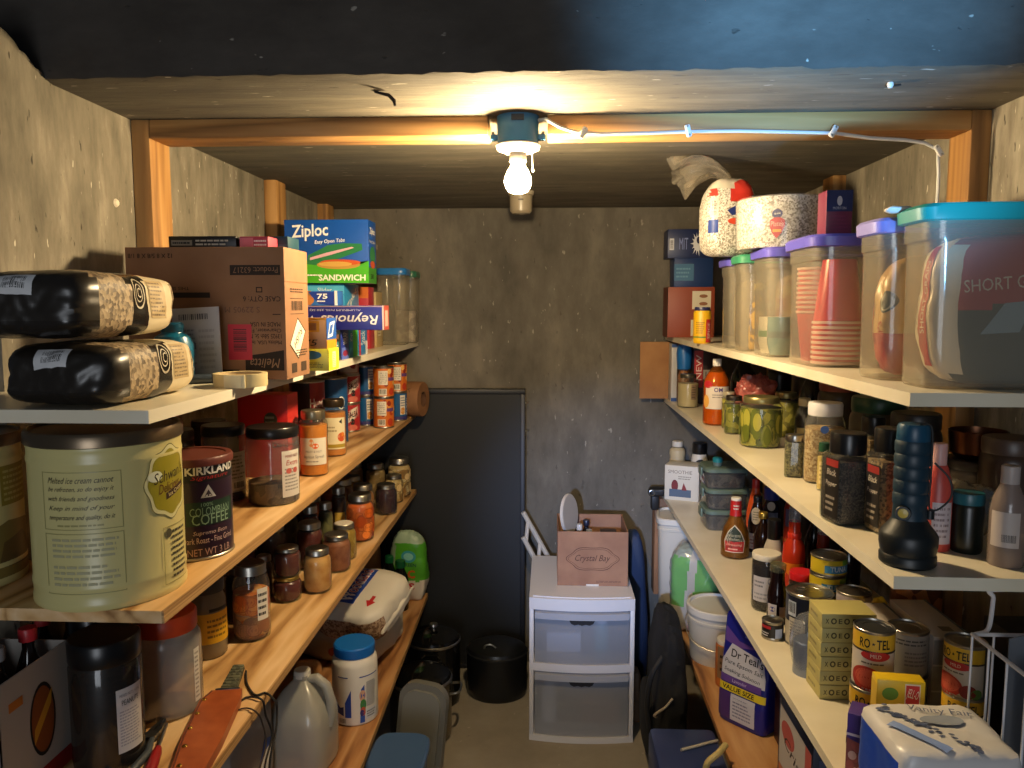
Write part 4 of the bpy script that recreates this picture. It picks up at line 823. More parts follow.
# deeper rows, only lids and shoulders catching the light
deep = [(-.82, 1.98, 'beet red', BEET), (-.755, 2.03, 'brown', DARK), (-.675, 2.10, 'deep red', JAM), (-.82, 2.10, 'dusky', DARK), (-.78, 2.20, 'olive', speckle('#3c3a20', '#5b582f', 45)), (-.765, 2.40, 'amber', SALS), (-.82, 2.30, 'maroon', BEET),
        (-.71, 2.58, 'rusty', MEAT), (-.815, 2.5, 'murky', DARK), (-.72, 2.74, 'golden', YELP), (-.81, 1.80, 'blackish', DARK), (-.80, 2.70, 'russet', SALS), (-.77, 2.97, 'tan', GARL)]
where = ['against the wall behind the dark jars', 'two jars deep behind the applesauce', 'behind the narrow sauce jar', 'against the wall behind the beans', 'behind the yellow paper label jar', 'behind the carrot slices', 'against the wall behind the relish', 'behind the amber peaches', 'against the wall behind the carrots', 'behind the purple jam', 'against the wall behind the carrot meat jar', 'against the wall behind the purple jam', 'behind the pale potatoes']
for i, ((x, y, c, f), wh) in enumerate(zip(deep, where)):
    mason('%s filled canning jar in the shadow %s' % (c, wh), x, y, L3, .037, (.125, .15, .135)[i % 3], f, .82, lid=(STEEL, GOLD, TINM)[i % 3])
# big tubs towards the doorway
def lab(p, mp): p.rect(mp, .012, .058, .03, .135, C('#bcb8b6')); p.text(mp, 'MIXED NUTS WITH', .035, .124, .036, .005, C('#6b6668')); p.text(mp, 'PEANUTS', .035, .112, .030, .009, INK); p.lines(mp, .016, .054, .04, .10, 12, C('#8d8a90'), 4)
def tubf(label, a, b_, top, bot, glass, lid, fill=None, art=None, h=None, r=None, zs=None, lev=.5, **kw):
    x, y, r0, h0 = cyl(a, b_, top, bot, zs or L3); return jar(label, x, y, zs or L3, r or r0, h or h0, glass, fill, lev, lid, kw.pop('lid_h', .16), kw.pop('lid_r', .97), art, **kw)
p = atz(103, 768, L3); Xd = lambda px, y, py=700: aty(px, py, y).x
jar('black lidded plastic jar with white nutrition label at the shelf front', -.716, 1.165, L3, .054, .212, clear('#8a827a', .35, .06, 'smoky_plastic', '#3a342e'), speckle('#2a2019', '#443428', 60), .75, C('#08080a', .3), .17, 1.0, lab, shoulder=.05, neck=.95)
jar('second black lidded jar right behind the white labelled one', -.794, 1.262, L3, .042, .212, clear('#8a827a', .35, .06, 'smoky_plastic', '#3a342e'), speckle('#2a2019', '#443428', 60), .75, C('#08080a', .3), .17, 1.0, None, shoulder=.05, neck=.95)
def lab2(p, mp): p.rect(mp, .050, .066, .02, .12, C('#cfc9bc')); p.lines(mp, .052, .064, .025, .115, 11, C('#8d867a'), 4)
MILK = clear('#e8e2d8', .45, .2, 'cloudy_plastic', '#bdb4a6')
x, y, r, h = cyl(133, 206, 612, 723, L3)
jar('cloudy plastic tub with wide orange lid behind the black lidded jars', x, y, L3, r, .185, MILK, None, .5, C('#c8451a', .4), .17, .90, lab2, shoulder=.14, neck=.86)
jar('orange lidded tub deep in the shadow below the yellow tin', Xd(93, 1.50, 640)+.01, 1.53, L3, .058, .18, MILK, None, .5, C('#b03c16', .4), .17, .95, None, shoulder=.14, neck=.86)
x, y, r, h = cyl(188, 229, 590, 661, L3)
jar('tan plastic tub with bright yellow label behind the orange lidded tub', x, y, L3, r, .165, clear('#d8ccb4', .5, .2, 'tan_plastic', '#a8977a'), C('#6b5840', .6), .5, C('#2c2a28', .4), .14, .93, lambda p, mp: (p.rect(mp, -.02, .062, .035, .10, C('#d9a51c')), p.rect(mp, .005, .055, .103, .110, INK), p.lines(mp, -.0, .055, .045, .09, 4, C('#7d5c10'), 2)), shoulder=.25, neck=.8)
# dark sauce bottles in a bottle carrier by the doorway
W2, D2, hh = .068, .08, .20; bx0, by0 = -.778-W2, 1.085
t = thing('bottle_carrier', 'white cardboard bottle carrier with orange oval emblem at the shelf end', 'carton', (bx0, by0, L3), 0)
b = MB(); cw = C('#a8a29a', .6)
b.prism([(-W2, -D2), (W2, -D2), (W2, D2), (-W2, D2)], .003, cw)
for x0, x1, y0, y1 in ((-W2, W2, -D2, -D2+.002), (-W2, W2, D2-.002, D2), (-W2, -W2+.002, -D2, D2), (W2-.002, W2, -D2, D2)): b.box(x0, x1, y0, y1, 0, hh, cw)
b.build('carrier_wall', t)
p = MB(); mp = m_east(W2*2); p.ell(mp, .012, hh*.52, .030, .058, C('#1a1712')); p.ell(mp, .012, hh*.52, .026, .052, C('#8a4a1c')); p.poly(mp, [(-.01, hh*.36), (.032, hh*.6), (.036, hh*.72), (-.008, hh*.48)], C('#c8922a')); p.rect(mp, -.06, -.03, hh*.75, hh*.82, C('#b8702a')); p.rect(mp, -.03, .08, 0, hh*.14, C('#8a1f1a')); p.build('emblem', t)
for i, (x, y, cc, w_) in enumerate(((-.812, 1.05, '#8a8a8c', 'grey cap above the orange oval emblem'), (-.812, 1.122, '#b8262c', 'red cap at the inner corner of the carrier'), (-.879, 1.05, '#6b6b70', 'dull grey cap on the wall side of the carrier'), (-.879, 1.122, '#8a2a2c', 'dim red cap on the wall side of the carrier'))):
    bottle('dark sauce bottle with '+w_, x, y, L3+.0035, .026, .235, C('#1a0f0c', .12), C(cc, .4), cap_h=.08, cap_r=.5, group='dark bottles in the carrier', name='sauce_bottle')
for i, (x, y, cc, w_) in enumerate(((-.866, 1.235, '#9a2a2c', 'red cap just behind the bottle carrier'), (-.862, 1.32, '#77777a', 'grey cap second behind the bottle carrier'), (-.862, 1.385, '#a8262c', 'red cap third behind the bottle carrier'))):
    bottle('dark bottle with '+w_, x, y, L3, .024, .215, C('#1a0f0c', .12), C(cc, .4), cap_h=.09, cap_r=.5, group='dark bottles behind the carrier', name='sauce_bottle')
# sheathed knife with cord
p0, p1 = atz(240, 672, L3), atz(193, 775, L3); ang = math.atan2(p0.y-p1.y, p0.x-p1.x); Lk = (p0-p1).length
t = thing('sheath_knife', 'hunting knife in brown riveted leather sheath lying on the plywood edge', 'knife', (p1.x, p1.y, L3+.001), ang)
leath = speckle('#8a3f1c', '#a3542a', 30, .45, 'n', .3, .7, .1)
b = MB(); s0 = -.06; b.prism([(s0, -.018), (s0, .026), (Lk*.25, .040), (Lk*.60, .042), (Lk*.70, .030), (Lk*.70, -.026), (Lk*.60, -.030), (Lk*.2, -.028)], .016, leath); b.build('sheath', t, smooth=False)
b = MB(); b.tube([(s0, .023, .016), (Lk*.25, .037, .016), (Lk*.60, .039, .016), (Lk*.69, .028, .016)], .0016, C('#5b2812', .6), 6); b.build('welt_stitching', t)
for q in ((.0, .020), (Lk*.16, .027), (Lk*.32, .033), (Lk*.46, .034), (Lk*.60, .034)):
    b = MB(); b.lathe([(.0045, 0), (.0045, .0010), (.003, .0024), (0, .0028)], C('#c9a24e', .25, 1.0), 14, M=Matrix.Translation((q[0], q[1], .0158)), close=False); b.build('rivet', t)
b = MB(); hm = speckle('#3a3c2c', '#5b5c46', 140, .7)
for i in range(9): x0 = Lk*.70+i*(Lk*.30/9); b.box(x0+.0004, x0+Lk*.30/9-.0004, -.015+.0006*i, .017-.0004*i, .002, .017, hm, .004)
b.build('wrapped_handle', t)
b = MB(); b.box(Lk*.695, Lk*.715, -.022, .024, .001, .018, C('#1c1a18', .4), .003); b.build('guard', t)
pts = [(Lk*.99, 0, .010), (Lk*1.02, -.012, .008), (Lk*.96, -.036, .004), (Lk*.86, -.05, .003), (Lk*.8, -.075, .003)]
M_inv = Matrix.Translation((p1.x, p1.y, L3+.001)) @ Matrix.Rotation(ang, 4, 'Z'); inv = M_inv.inverted()
def W(px, py, z): return inv @ atz(px, py, z+.003)
e0 = W(262, 697, L3); lo = [inv @ (atz(pxx, pyy, L3)+Vector((0, 0, 0))) for pxx, pyy in ()]
def hang(px, py, x): d = ray(px, py); k2 = x/d.x; return inv @ Vector((x, d.y*k2, H+d.z*k2))
b = MB(); b.tube(spline([W(246, 671, L3), W(247, 684, L3), W(255, 695, L3), W(266, 693, L3), W(275, 701, L3), hang(277, 706, -.533), hang(276, 730, -.530), hang(270, 760, -.530), hang(268, 800, -.53)]), .0022, C('#191512', .7), 7); b.build('lanyard', t)
b = MB(); b.tube(spline([W(238, 703, L3), W(248, 697, L3), W(262, 700, L3), hang(266, 716, -.534), hang(272, 735, -.531), hang(265, 765, -.531), hang(262, 800, -.531)]), .0020, C('#191512', .7), 7); b.build('lanyard', t)
b = MB(); b.tube(spline([W(232, 712, L3), W(246, 708, L3), W(256, 712, L3), hang(262, 722, -.535), hang(266, 745, -.531), hang(258, 775, -.531), hang(255, 800, -.53)]), .0016, C('#3a2a1e', .7), 7); b.build('lanyard', t)
# pliers between the jar and the sheath
q0, q1 = atz(168, 728, L3), atz(132, 764, L3); ang = math.atan2(q0.y-q1.y, q0.x-q1.x); Lq = .16
t = thing('pliers', 'pliers with dark grey and blue grips lying beside the leather sheath', 'pliers', (q1.x, q1.y-.03, L3+.006), ang+.1)
b = MB(); b.tube([(0, -.016, 0), (.05, -.018, .001), (.09, -.006, .001)], [.0065, .0065, .005], C('#3c4248', .4), 10); b.build('handle', t)
b = MB(); b.tube([(-.01, .020, 0), (.045, .020, .001), (.09, .006, .001)], [.0065, .0065, .005], C('#1c3c66', .4), 10); b.build('handle', t)
b = MB(); b.lathe([(0, -.005), (.011, -.005), (.011, .006), (0, .006)], C('#6b6c6e', .3, .9), 20, M=Matrix.Translation((.098, 0, 0)), close=False); b.build('pivot', t)
for s in (-1, 1): b = MB(); b.prism([(.095, s*.001), (.150, s*.0008), (.150, s*.004), (.12, s*.010), (.10, s*.010)][::s], .007, C('#5b5c5e', .3, .9), Matrix.Translation((0, 0, -.003))); b.build('jaw', t)
t = thing('screwdriver', 'screwdriver with black and red handle next to the pliers', 'screwdriver', (atz(146, 762, L3).x+.022, atz(146, 762, L3).y-.02, L3+.0095), ang+.35)
b = MB(); b.lathe([(0, -.03), (.008, -.028), (.0095, -.02), (.0085, .03), (.006, .045), (0, .046)], C('#8a1a1c', .35), 14, M=Ry, close=False); b.build('handle', t)
b = MB(); b.lathe([(0, .044), (.003, .044), (.003, .12), (.0015, .126), (0, .126)], STEEL, 10, M=Ry, close=False); b.build('shaft', t)

# ================================================================== carton side, lowest shelf
# milk jug
def gallon(label, x, y, z, rz):
    t = thing('milk_jug', label, 'jug', (x, y, z), rz); R = .076; Hh = .25
    mk = clear('#dfe0da', .66, .2, 'cloudy_jug_plastic', '#b5b3a8')
    b = MB(); b.lathe([(0, .004), (R*.8, 0), (R*.96, .006), (R, .02), (R, .125), (R*.97, .145), (R*.82, .175), (R*.56, .205), (R*.34, .222), (R*.25, .228), (R*.25, .240)], mk, 40, .28, close=False); b.build('jug_body', t)
    b = MB(); b.tube([(R*.22, 0, .226), (R*.52, 0, .232), (R*.86, 0, .214), (R*1.0, 0, .180), (R*1.0, 0, .14), (R*.9, 0, .112)], [.011, .0125, .0125, .012, .012, .014], mk, 14); b.build('handle', t)
    b = MB(); b.lathe([(.0195, .232), (.021, .233), (.021, .248), (.019, .251), (0, .251)], C('#cfcabc', .4), 28, close=False); b.build('cap', t)
    return t
pj = aty(303, 700, 1.86); gallon('cloudy empty gallon milk jug with white cap beside the plywood edge', pj.x+.0, 1.86, L4, -.15)
# wrapped bundle under the canning shelf
t = thing('wrapped_pack', 'grey plastic wrapped pack with blue and white corner behind the milk jug', 'pack', (-.775, 1.67, L4), 0)
b = MB(); b.superell(.20, .27, .235, .3, speckle('#6a625c', '#7d746c', 9, .35, 'n'), .03, 9, 4, 40, 24); b.build('pack_body', t)
p = MB(); mp = m_onto(b, (.10, .05, .08), (0, 1, 0), (0, 0, 1)); p.poly(mp, [(-.035, -.03), (.02, -.03), (.04, .035), (.0, .05), (-.035, .0)], C('#d3d0cc')); p.poly(mp, [(-.04, .0), (.0, .05), (.04, .035), (.042, .047), (.0, .064), (-.045, .01)], C('#1f3f8f')); p.build('brand_patch', t)
# blue lidded powder jug
def art(p, mp, R, h):
    bl2 = C('#1c3f94', .4); p.rect(mp, -.052, -.020, h*.735, h*.75, bl2); p.rect(mp, .012, .075, h*.735, h*.75, bl2)
    p.poly(mp, [(-.030, h*.14), (-.012, h*.14), (-.012, h*.56), (-.030, h*.36)], bl2); p.poly(mp, [(-.058, h*.2), (-.034, h*.16), (-.034, h*.30), (-.045, h*.28), (-.058, h*.34)], C('#1a2a66')); p.bars(mp, -.052, -.026, h*.03, h*.13, C('#c9c6c0'), INK, 4)
    p.poly(mp, [(.012, h*.05), (.026, h*.05), (.026, h*.62), (.016, h*.56)], C('#2a4f9e')); p.ell(mp, .020, h*.46, .009, .016, C('#c89a7a')); p.ell(mp, .022, h*.32, .009, .016, C('#3f7a3a')); p.ell(mp, .021, h*.22, .008, .013, C('#b8503a')); p.ell(mp, .018, h*.2, .006, .009, C('#2c2a66'))
    p.lines(mp, .032, .068, h*.28, h*.66, 13, C('#6a6e78'), 6); p.rect(mp, .028, .07, h*.09, h*.24, C('#cfd2d6')); p.lines(mp, .032, .066, h*.11, h*.22, 3, INK, 6)
x, y, r, h = cyl(333, 379, 632, 727, L4)
jar('white powder jug with bright blue screw lid on the lowest shelf', x, y, L4, r, h, C('#dcd6ca', .35), None, .5, C('#1767b8', .35), .125, .90, None, shoulder=.14, neck=.82)
t = bpy.data.objects[[o.name for o in bpy.data.objects if o.get('label', '').startswith('white powder jug')][0]]
p = MB(); art(p, m_cyl(r), r, h*.87); p.build('label', t)
# bags of sugar and bird food
xg, yg = aty(352, 640, 2.5).x, 2.52
t = thing('grain_bag', 'white cloth bag lying underneath the blue banded bag', 'bag', (xg-.01, yg+.02, L4), -.25)
b = MB(); b.superell(.30, .30, .12, .45, C('#cfc8b8', .6), .07, 11, 3, 72, 36); b.build('bag_body', t)
p = MB(); mp = m_onto(b, (.10, -.09, .06), (.8, .6, 0), (0, 0, 1)); p.frame(mp, .0, .022, -.01, .025, .004, C('#8d867a')); p.ell(mp, -.09, -.01, .03, .02, C('#b8622c')); p.build('printing', t)
t = thing('grain_bag', 'plump white bag with blue band and red arrow lying on another bag', 'bag', (xg+.062, yg-.085, L4+.150), -.30, rx=.34)
ww = C('#d3ccbe', .5); seedm = speckle('#7a5a44', '#b59a80', 160, .5)
def mf(c): return seedm if c.y < -.075 and c.z < .095 else None
b = MB(); b.superell(.27, .26, .125, .5, ww, .07, 11, 6, 80, 44, matfn=mf); b.build('bag_body', t)
p = MB(); mp = m_onto(b, (0, 0, .11), (1, 0, 0), (0, 1, 0)); p.rect(mp, -.050, .026, -.075, .10, C('#1f3f94', .45)); p.text(mp, 'Woodland', -.011, .012, .160, .050, C('#d8d2cc'), bold=.05, rot=math.pi/2); p.text(mp, 'Woodland', -.011, .012, .155, .044, C('#b32222'), rot=math.pi/2); p.build('printing', t)
p = MB(); p.poly(mp, [(.073, -.03), (.085, -.03), (.085, -.055), (.095, -.055), (.079, -.08), (.063, -.055), (.073, -.055)], C('#b32222')); p.build('red_arrow', t)
c = MB(); c.superell(.02, .22, .02, .8, ww, .2, 30, 3, 20, 10); o = c.build('sewn_end', t); o.location = (.133, 0, .045)
# small things in the gap
def tri(label, x, y, z, w, h, m, rz, rx): t = thing('cardboard_scrap', label, 'cardboard', (x, y, z), rz, rx=rx); b = MB(); b.prism([(-w/2, 0), (w/2, 0), (w*.1, h), (-w*.2, h*.8)], .003, m, Matrix.Rotation(math.pi/2, 4, 'X')); b.build('sheet', t, smooth=False)
p = atz(322, 706, L4); tri('torn brown cardboard scrap standing between milk jug and powder jug', p.x-.02, p.y-.04, L4, .10, .13, KRAFT, .5, -.2)
t = thing('snack_pouch', 'small orange and tan pouch beside the torn cardboard scrap', 'pouch', (p.x-.045, p.y+.02, L4), .4); b = MB(); b.superell(.08, .035, .13, .5, C('#b5814c', .5), .08, 20, 2, 28, 18); b.build('pouch_body', t); q = MB(); q.ell(m_onto(b, (0, -.02, .06), (1, 0, 0), (0, 0, 1)), 0, 0, .025, .03, C('#c2561c')); q.build('printing', t)
# bottles with green caps
g = C('#0f5a34', .35)
for a, b_, top, bot, w_ in ((383, 397, 549, 606, 'dark bottle with green cap nearest to the bag with the blue band'), (393, 409, 555, 612, 'dark bottle with green cap and pale label beside the clear green bag')):
    x, y, r, h = cyl(a, b_, top, bot, L4); art = None
    if 'pale' in w_: art = lambda p, mp: (p.rect(mp, -.02, .025, .03, .09, C('#b8bfae')), p.ell(mp, .005, .06, .012, .015, C('#4a7a3c')), p.lines(mp, -.015, .02, .035, .05, 2, C('#3a4a34'), 2))
    bottle(w_, x, y, L4, r, .195, C('#0b0f0c', .12), g, cap_h=.13, cap_r=.62, prof=[(0, 0), (.9, 0), (1, .03), (1, .60), (.9, .70), (.55, .82), (.5, .87)], art=art, group='green capped bottles')
x, y, r, h = cyl(387, 402, 573, 614, L4)
bottle('small clear bottle with pale pour cap in front of the green caps', x-.004, y-.07, L4, .024, .13, GLASS2, C('#b8b4a8', .4), cap_h=.2, cap_r=.45)
carton('small cream carton behind the dark green capped bottles', aty(374, 585, 2.76).x-.02, 2.86, L4, .05, .07, .135, C('#a8a088', .6), lambda p, mp, w, h: p.rect(mp, -w*.4, w*.4, h*.75, h*.8, C('#7d765f')))
t = thing('paper_sack', 'tan paper sack with rounded top behind the cream carton', 'bag', (aty(386, 550, 2.9).x-.105, 2.985, L4), 0); b = MB(); b.superell(.12, .09, .26, .5, C('#a8825c', .7), .06, 12, 2, 30, 20); b.build('sack_body', t)
t = thing('dark_funnel', 'dark blue plastic funnel standing upside down behind the white bag', 'funnel', (-.77, 2.80, L4)); b = MB(); b.lathe([(.06, 0), (.061, .006), (.016, .13), (.012, .20)], C('#16182a', .4), 28, close=False); b.build('cone', t); b = MB(); b.lathe([(.012, .198), (.009, .235), (.007, .235)], C('#16182a', .4), 20, close=False); b.build('spout', t)
# green bag with clear neck
pg = atz(418, 590, L4); t = thing('chip_bag', 'bright green and white bag with crinkled clear top standing at the shelf end', 'bag', (-.56, 3.0, L4), -.12)
gm = C('#4f9e2a', .3); wt = C('#cfc6b8', .4)
def mf(c): return C('#9fb59a', .25) if c.z > .235 else (wt if c.z < .085+.25*(c.x+.02)*0 else (C('#7d8f78', .3) if c.x < -.045 and c.z > .1 else gm))
b = MB(); b.superell(.15, .09, .28, .55, gm, .09, 15, 8, 80, 60, matfn=mf, fn=lambda p: Vector((p.x*(1-.25*max(0, p.z/.28+.1)), p.y*(1-.5*max(0, p.z/.28)), p.z))); b.build('bag_body', t)
p = MB(); mp = m_onto(b, (0, -.05, .15), (1, 0, 0), (0, 0, 1)); p.ell(mp, .01, .035, .030, .024, C('#3a9ab0')); p.ell(mp, .01, .035, .020, .015, C('#8ad0c8')); p.text(mp, 'GREEN', .012, .002, .06, .014, C('#1c4a4a'), bold=.02); p.text(mp, 'C', .022, -.035, .03, .034, C('#c8501c'), bold=.04); p.text(mp, 'S', .022, -.085, .026, .028, C('#b8262c'), bold=.03); p.text(mp, 'FLAVORED', -.03, -.05, .07, .012, C('#b8262c'), rot=1.4); p.build('printing', t)
# ================================================================== bin side, top shelf
def bin_(label, x0, x1, y0, y1, h, lid, extra=None, name='lidded_bin'):
    cx, cy_ = (x0+x1)/2, (y0+y1)/2; w_, d_ = x1-x0, y1-y0; R = w_/2; ky = d_/w_
    t = thing(name, label, 'bin', (cx, cy_, R1), 0, 'clear lidded bins on the top shelf'); kw = dict(seg=128, sq=.5, sx=1, sy=ky, close=False)
    b = MB(); b.lathe([(0, .0005), (R*.93, 0), (R*.95, .006), (R*.965, h*.80), (R*.99, h*.805), (R*.995, h-.018), (R*.985, h-.018), (R*.98, h*.81), (R*.955, h*.79), (R*.94, .008), (R*.92, .0035), (0, .0035)], BINP, **kw); b.build('bin_body', t)
    b = MB(); b.lathe([(R*1.0, h-.024), (R*1.05, h-.022), (R*1.06, h-.006), (R*1.02, h-.001), (R*.9, h), (R*.88, h-.004), (0, h-.004)], lid, **kw); b.build('lid', t)
    return t
HB = .245
PUR = C('#5a55b8', .35); LAV = C('#8a84c4', .35); TEAL = C('#1f8a80', .35); GRN = C('#3a8a66', .35)
XB = .482; XB1 = .745
bin_('clear bin with teal green lid and a red rice bag inside', .505, .80, 1.06, 1.165, .25, TEAL)
bin_('clear bin with lavender lid holding a tan chip bag', .495, XB1, 1.185, 1.29, HB, LAV)
bin_('clear bin with violet blue lid full of red party cups', XB, XB1, 1.436, 1.630, HB, PUR)
bin_('clear bin with violet lid holding mugs under the speckled plate pack', XB, XB1, 1.735, 1.90, HB, PUR)
bin_('slim clear bin with green lid between two violet lids', XB, XB1, 1.975, 2.085, HB, GRN)
bin_('slim clear bin with violet lid last in the row of bins', XB, XB1, 2.105, 2.235, HB, PUR)
# rice bag and chip bag inside the two nearest bins
t = thing('rice_bag', 'red and white bag of short grain rice inside the teal lidded bin', 'bag', (.645, 1.112, R1+.0045)); rr = C('#a8232a', .35)
b = MB(); b.superell(.24, .07, .205, .45, C('#3a4038', .4), .05, 16, 5, 56, 36, matfn=lambda c: rr if c.z > .115+.12*(c.x) and c.x > -.085 else (C('#d8cfc0', .4) if c.x < -.085 else None)); b.build('bag_body', t)
p = MB(); mp = m_onto(b, (0, -.03, .10), (1, 0, 0), (0, 0, 1)); p.text(mp, 'SHORT GRAIN', -.022, .040, .125, .017, C('#d8c8bc'), rot=.09); p.poly(mp, [(-.06, -.03), (.11, -.02), (.11, .0), (.06, .022), (-.0, .015), (-.03, .012)], C('#7a93a8')); p.poly(mp, [(-.01, -.03), (.008, .014), (.026, -.03)], C('#3c4a48')); p.poly(mp, [(.02, -.04), (.05, -.002), (.09, -.04)], C('#3c4440')); p.build('printed_front', t)
p = MB(); mp = m_onto(b, (-.12, 0, .10), (0, -1, 0), (0, 0, 1)); p.rect(mp, -.008, .012, -.075, .09, rr); p.text(mp, 'SHORT GRAIN', .002, .02, .10, .009, C('#d8c8bc'), rot=math.pi/2); p.lines(mp, -.025, -.012, -.02, .085, 12, C('#8d867a'), 3); p.build('printed_gusset', t)
t = thing('chip_bag', 'tan and red chip bag inside the lavender lidded bin', 'bag', (.60, 1.238, R1+.0045))
b = MB(); b.superell(.165, .060, .185, .5, C('#c8a468', .35), .08, 18, 7, 56, 36, matfn=lambda c: C('#b0322a', .4) if c.z < .07 and c.y < .02 else None); b.build('bag_body', t)
p = MB(); mp = m_onto(b, (-.09, -.0, .10), (0, -1, 0), (0, 0, 1)); p.ell(mp, .016, .015, .010, .017, C('#3a4438')); p.ring(mp, .016, .015, .008, .014, .002, C('#a8a890')); p.rect(mp, -.03, -.012, -.05, .03, C('#b5482a')); p.text(mp, 'CHIPS', .012, -.04, .05, .012, C('#a8261f'), rot=math.pi/2); p.build('printing', t)
# red cups, nested, rims showing
def cup_mesh(r0, r1, h):
    b = MB(); red = C('#c01f2e', .3); b.lathe([(0, .0004), (r0*.94, .0004), (r0, 0), (r1, h-.003)], red, 28, close=False); b.lathe([(r1-.0003, h-.001), (r0-.0005, .0014), (0, .0014)], C('#d8d0cc', .4), 28, close=False)
    b.lathe([(r1, h-.005), (r1+.0020, h-.004), (r1+.0020, h), (r1-.0001, h)], C('#d9b8b0', .35), 28, close=False); return b
for (x, y, n, flip, words) in ((XB+.066, 1.499, 9, True, 'red plastic party cup in the upside down stack inside the bin'), (XB+.048, 1.579, 10, False, 'red plastic party cup in the upright stack behind the upside down cups')):
    r0, r1, ch, step = (.030, .0435, .12, .0095) if flip else (.021, .032, .10, .0095)
    me = None
    for i in range(n):
        z = R1+.0045+i*step
        if me is None:
            o = cup_mesh(r0, r1, ch).build('party_cup'); me = o
        else: o = me.copy(); COL.objects.link(o)
        tag(o, words, 'cup', 'upside down red cups' if flip else 'upright red cups')
        o.location = (x, y, z+(ch if flip else 0)); o.rotation_euler = (math.pi if flip else 0, 0, 0)
# mugs in the violet lidded bin
def mug(label, x, y, r, h, m, band, z=R1+.0045, rz=0):
    t = thing('mug', label, 'mug', (x, y, z), rz); b = MB(); b.lathe([(0, .001), (r*.8, 0), (r, h*.3), (r, h), (r*.93, h), (r*.92, h*.3), (0, .006)], m, 30, close=False); b.build('cup_body', t)
    b = MB(); b.tube(spline([(r*.95, 0, h*.82), (r*1.5, 0, h*.78), (r*1.6, 0, h*.45), (r*.98, 0, h*.22)]), .0045, m, 10); b.build('handle', t)
    b = MB(); b.lathe([(r+.0006, h*.45), (r+.0006, h*.62)], band, 30, close=False); b.build('painted_band', t); return t
mug('white mug with a green band inside the violet lidded bin', XB+.047, 1.852, .033, .085, C('#d8d4c4', .25), C('#5b8a5a', .3), rz=.3)
mug('blue green mug beside the white mug inside the bin', XB+.047, 1.778, .033, .085, C('#5b8488', .25), C('#3a5f68', .3), rz=-.1)
jar('small jar with bright green lid standing over the mugs in the bin', XB+.155, 1.80, R1+.0045, .032, .165, C('#cfd0c4', .4), None, .5, C('#3fae2a', .35), .22, .95)
bottle('slim yellow patterned bottle inside the green lidded bin', XB+.06, 2.03, R1+.0045, .024, .17, speckle('#c8a030', '#6b5a3c', 60), C('#c8b878'), cap_r=.5)
t = thing('candy_bag', 'pink and brown wrapped sweets at the top of the green lidded bin', 'bag', (XB+.155, 2.03, R1+.0045)); b = MB(); b.superell(.10, .07, .19, .5, speckle('#a86a5a', '#c8b8a0', 40), .08, 20, 4, 30, 20); b.build('bag_body', t)
t = thing('flour_bag', 'grey green flour bag inside the last violet lidded bin', 'bag', (XB+.12, 2.17, R1+.0045)); b = MB(); b.superell(.17, .085, .18, .4, speckle('#8d8672', '#a39a84', 20, .7, 'n'), .06, 14, 9, 30, 20); b.build('bag_body', t)
# things on the lids
zl = R1+HB
Xr = lambda px, y, py=250: aty(px, py, y).x
yc = 1.845; r = .105; xc = (Xr(737, yc)+Xr(827, yc))/2
ptn = speckle('#e2ddd2', '#8c8474', 300, .3, 'v', .25, .8, .2); t = thing('plate_pack', 'shrink wrapped pack of speckled paper plates with red heart sticker', 'paper plates', (xc, yc, zl), face_at(xc, yc))
b = MB(); b.lathe([(0, 0), (r*.93, 0), (r*.97, .006), (r*.985, .06), (r, .105), (r*.97, .112), (r*.8, .110), (0, .108)], ptn, 64, close=False); b.build('plates', t)
p = MB(); mp = m_cyl(r*.99); p.ell(mp, -.012, .072, .011, .010, C('#1c2a6b')); p.text(mp, 'quik', -.012, .072, .014, .006, WHITE)
p.poly(mp, [(-.012, .018), (-.022, .03), (-.028, .046), (-.027, .058), (-.018, .064), (-.006, .064), (.004, .058), (.005, .046), (-.002, .030)], C('#b8202a')); p.text(mp, 'Plates', -.012, .050, .026, .011, C('#e0b8a8')); p.rect(mp, -.021, -.003, .032, .038, C('#d9a030')); p.build('sticker', t)
p = MB(); p.lathe([(r*.99, .001), (r*1.006, .06), (r*1.012, .107), (r*.98, .1145)], FILM, 64, close=False); p.build('shrink_film', t)
# bag of plates with a knotted clear tail
yb = 2.12; xb_ = (Xr(703, yb)+Xr(750, yb))/2
t = thing('plate_bag', 'clear bag of speckled paper plates with red and navy print and knotted tail', 'paper plates', (xb_, yb, zl), .12)
b = MB(); b.superell(.135, .12, .205, .5, ptn, .05, 12, 12, 64, 44, fn=lambda p: Vector((p.x*(1-.5*max(0, p.z/.205-.15)), p.y*(1-.5*max(0, p.z/.205-.15)), p.z)), matfn=lambda c: C('#c8bfae', .3) if c.z > .178 else (C('#c23428', .35) if c.z > .14 and -.01 < c.x < .05 else None)); b.build('bag_body', t)
p = MB(); mp = m_onto(b, (0, -.06, .10), (1, 0, 0), (0, 0, 1)); p.poly(mp, [(.0, .06), (.045, .065), (.05, .095), (.02, .1), (.0, .09)], C('#c8362a')); p.poly(mp, [(-.022, .018), (.0, .03), (.06, .045), (.06, .0), (.02, .008), (-.01, .005)], C('#1f2f70')); p.text(mp, 'PLATES', .028, .026, .05, .016, C('#d8d4d0'), bold=.02); p.ell(mp, -.002, -.01, .018, .008, C('#c8462a')); p.rect(mp, .03, .055, -.03, -.002, C('#2a3f80')); p.rect(mp, -.062, -.044, .0, .05, C('#cfcac0')); p.bars(mp, -.060, -.046, .002, .048, None, INK, 4, True); p.rect(mp, -.063, -.045, .055, .075, C('#c8362a')); p.rect(mp, -.064, -.044, -.04, -.006, C('#23408c')); p.build('printing', t)
tl = MB(); n1, n2 = 18, 60; vs = []; tf = clear('#eeeae0', .16, .12, 'clouded_film', '#c8bfae')
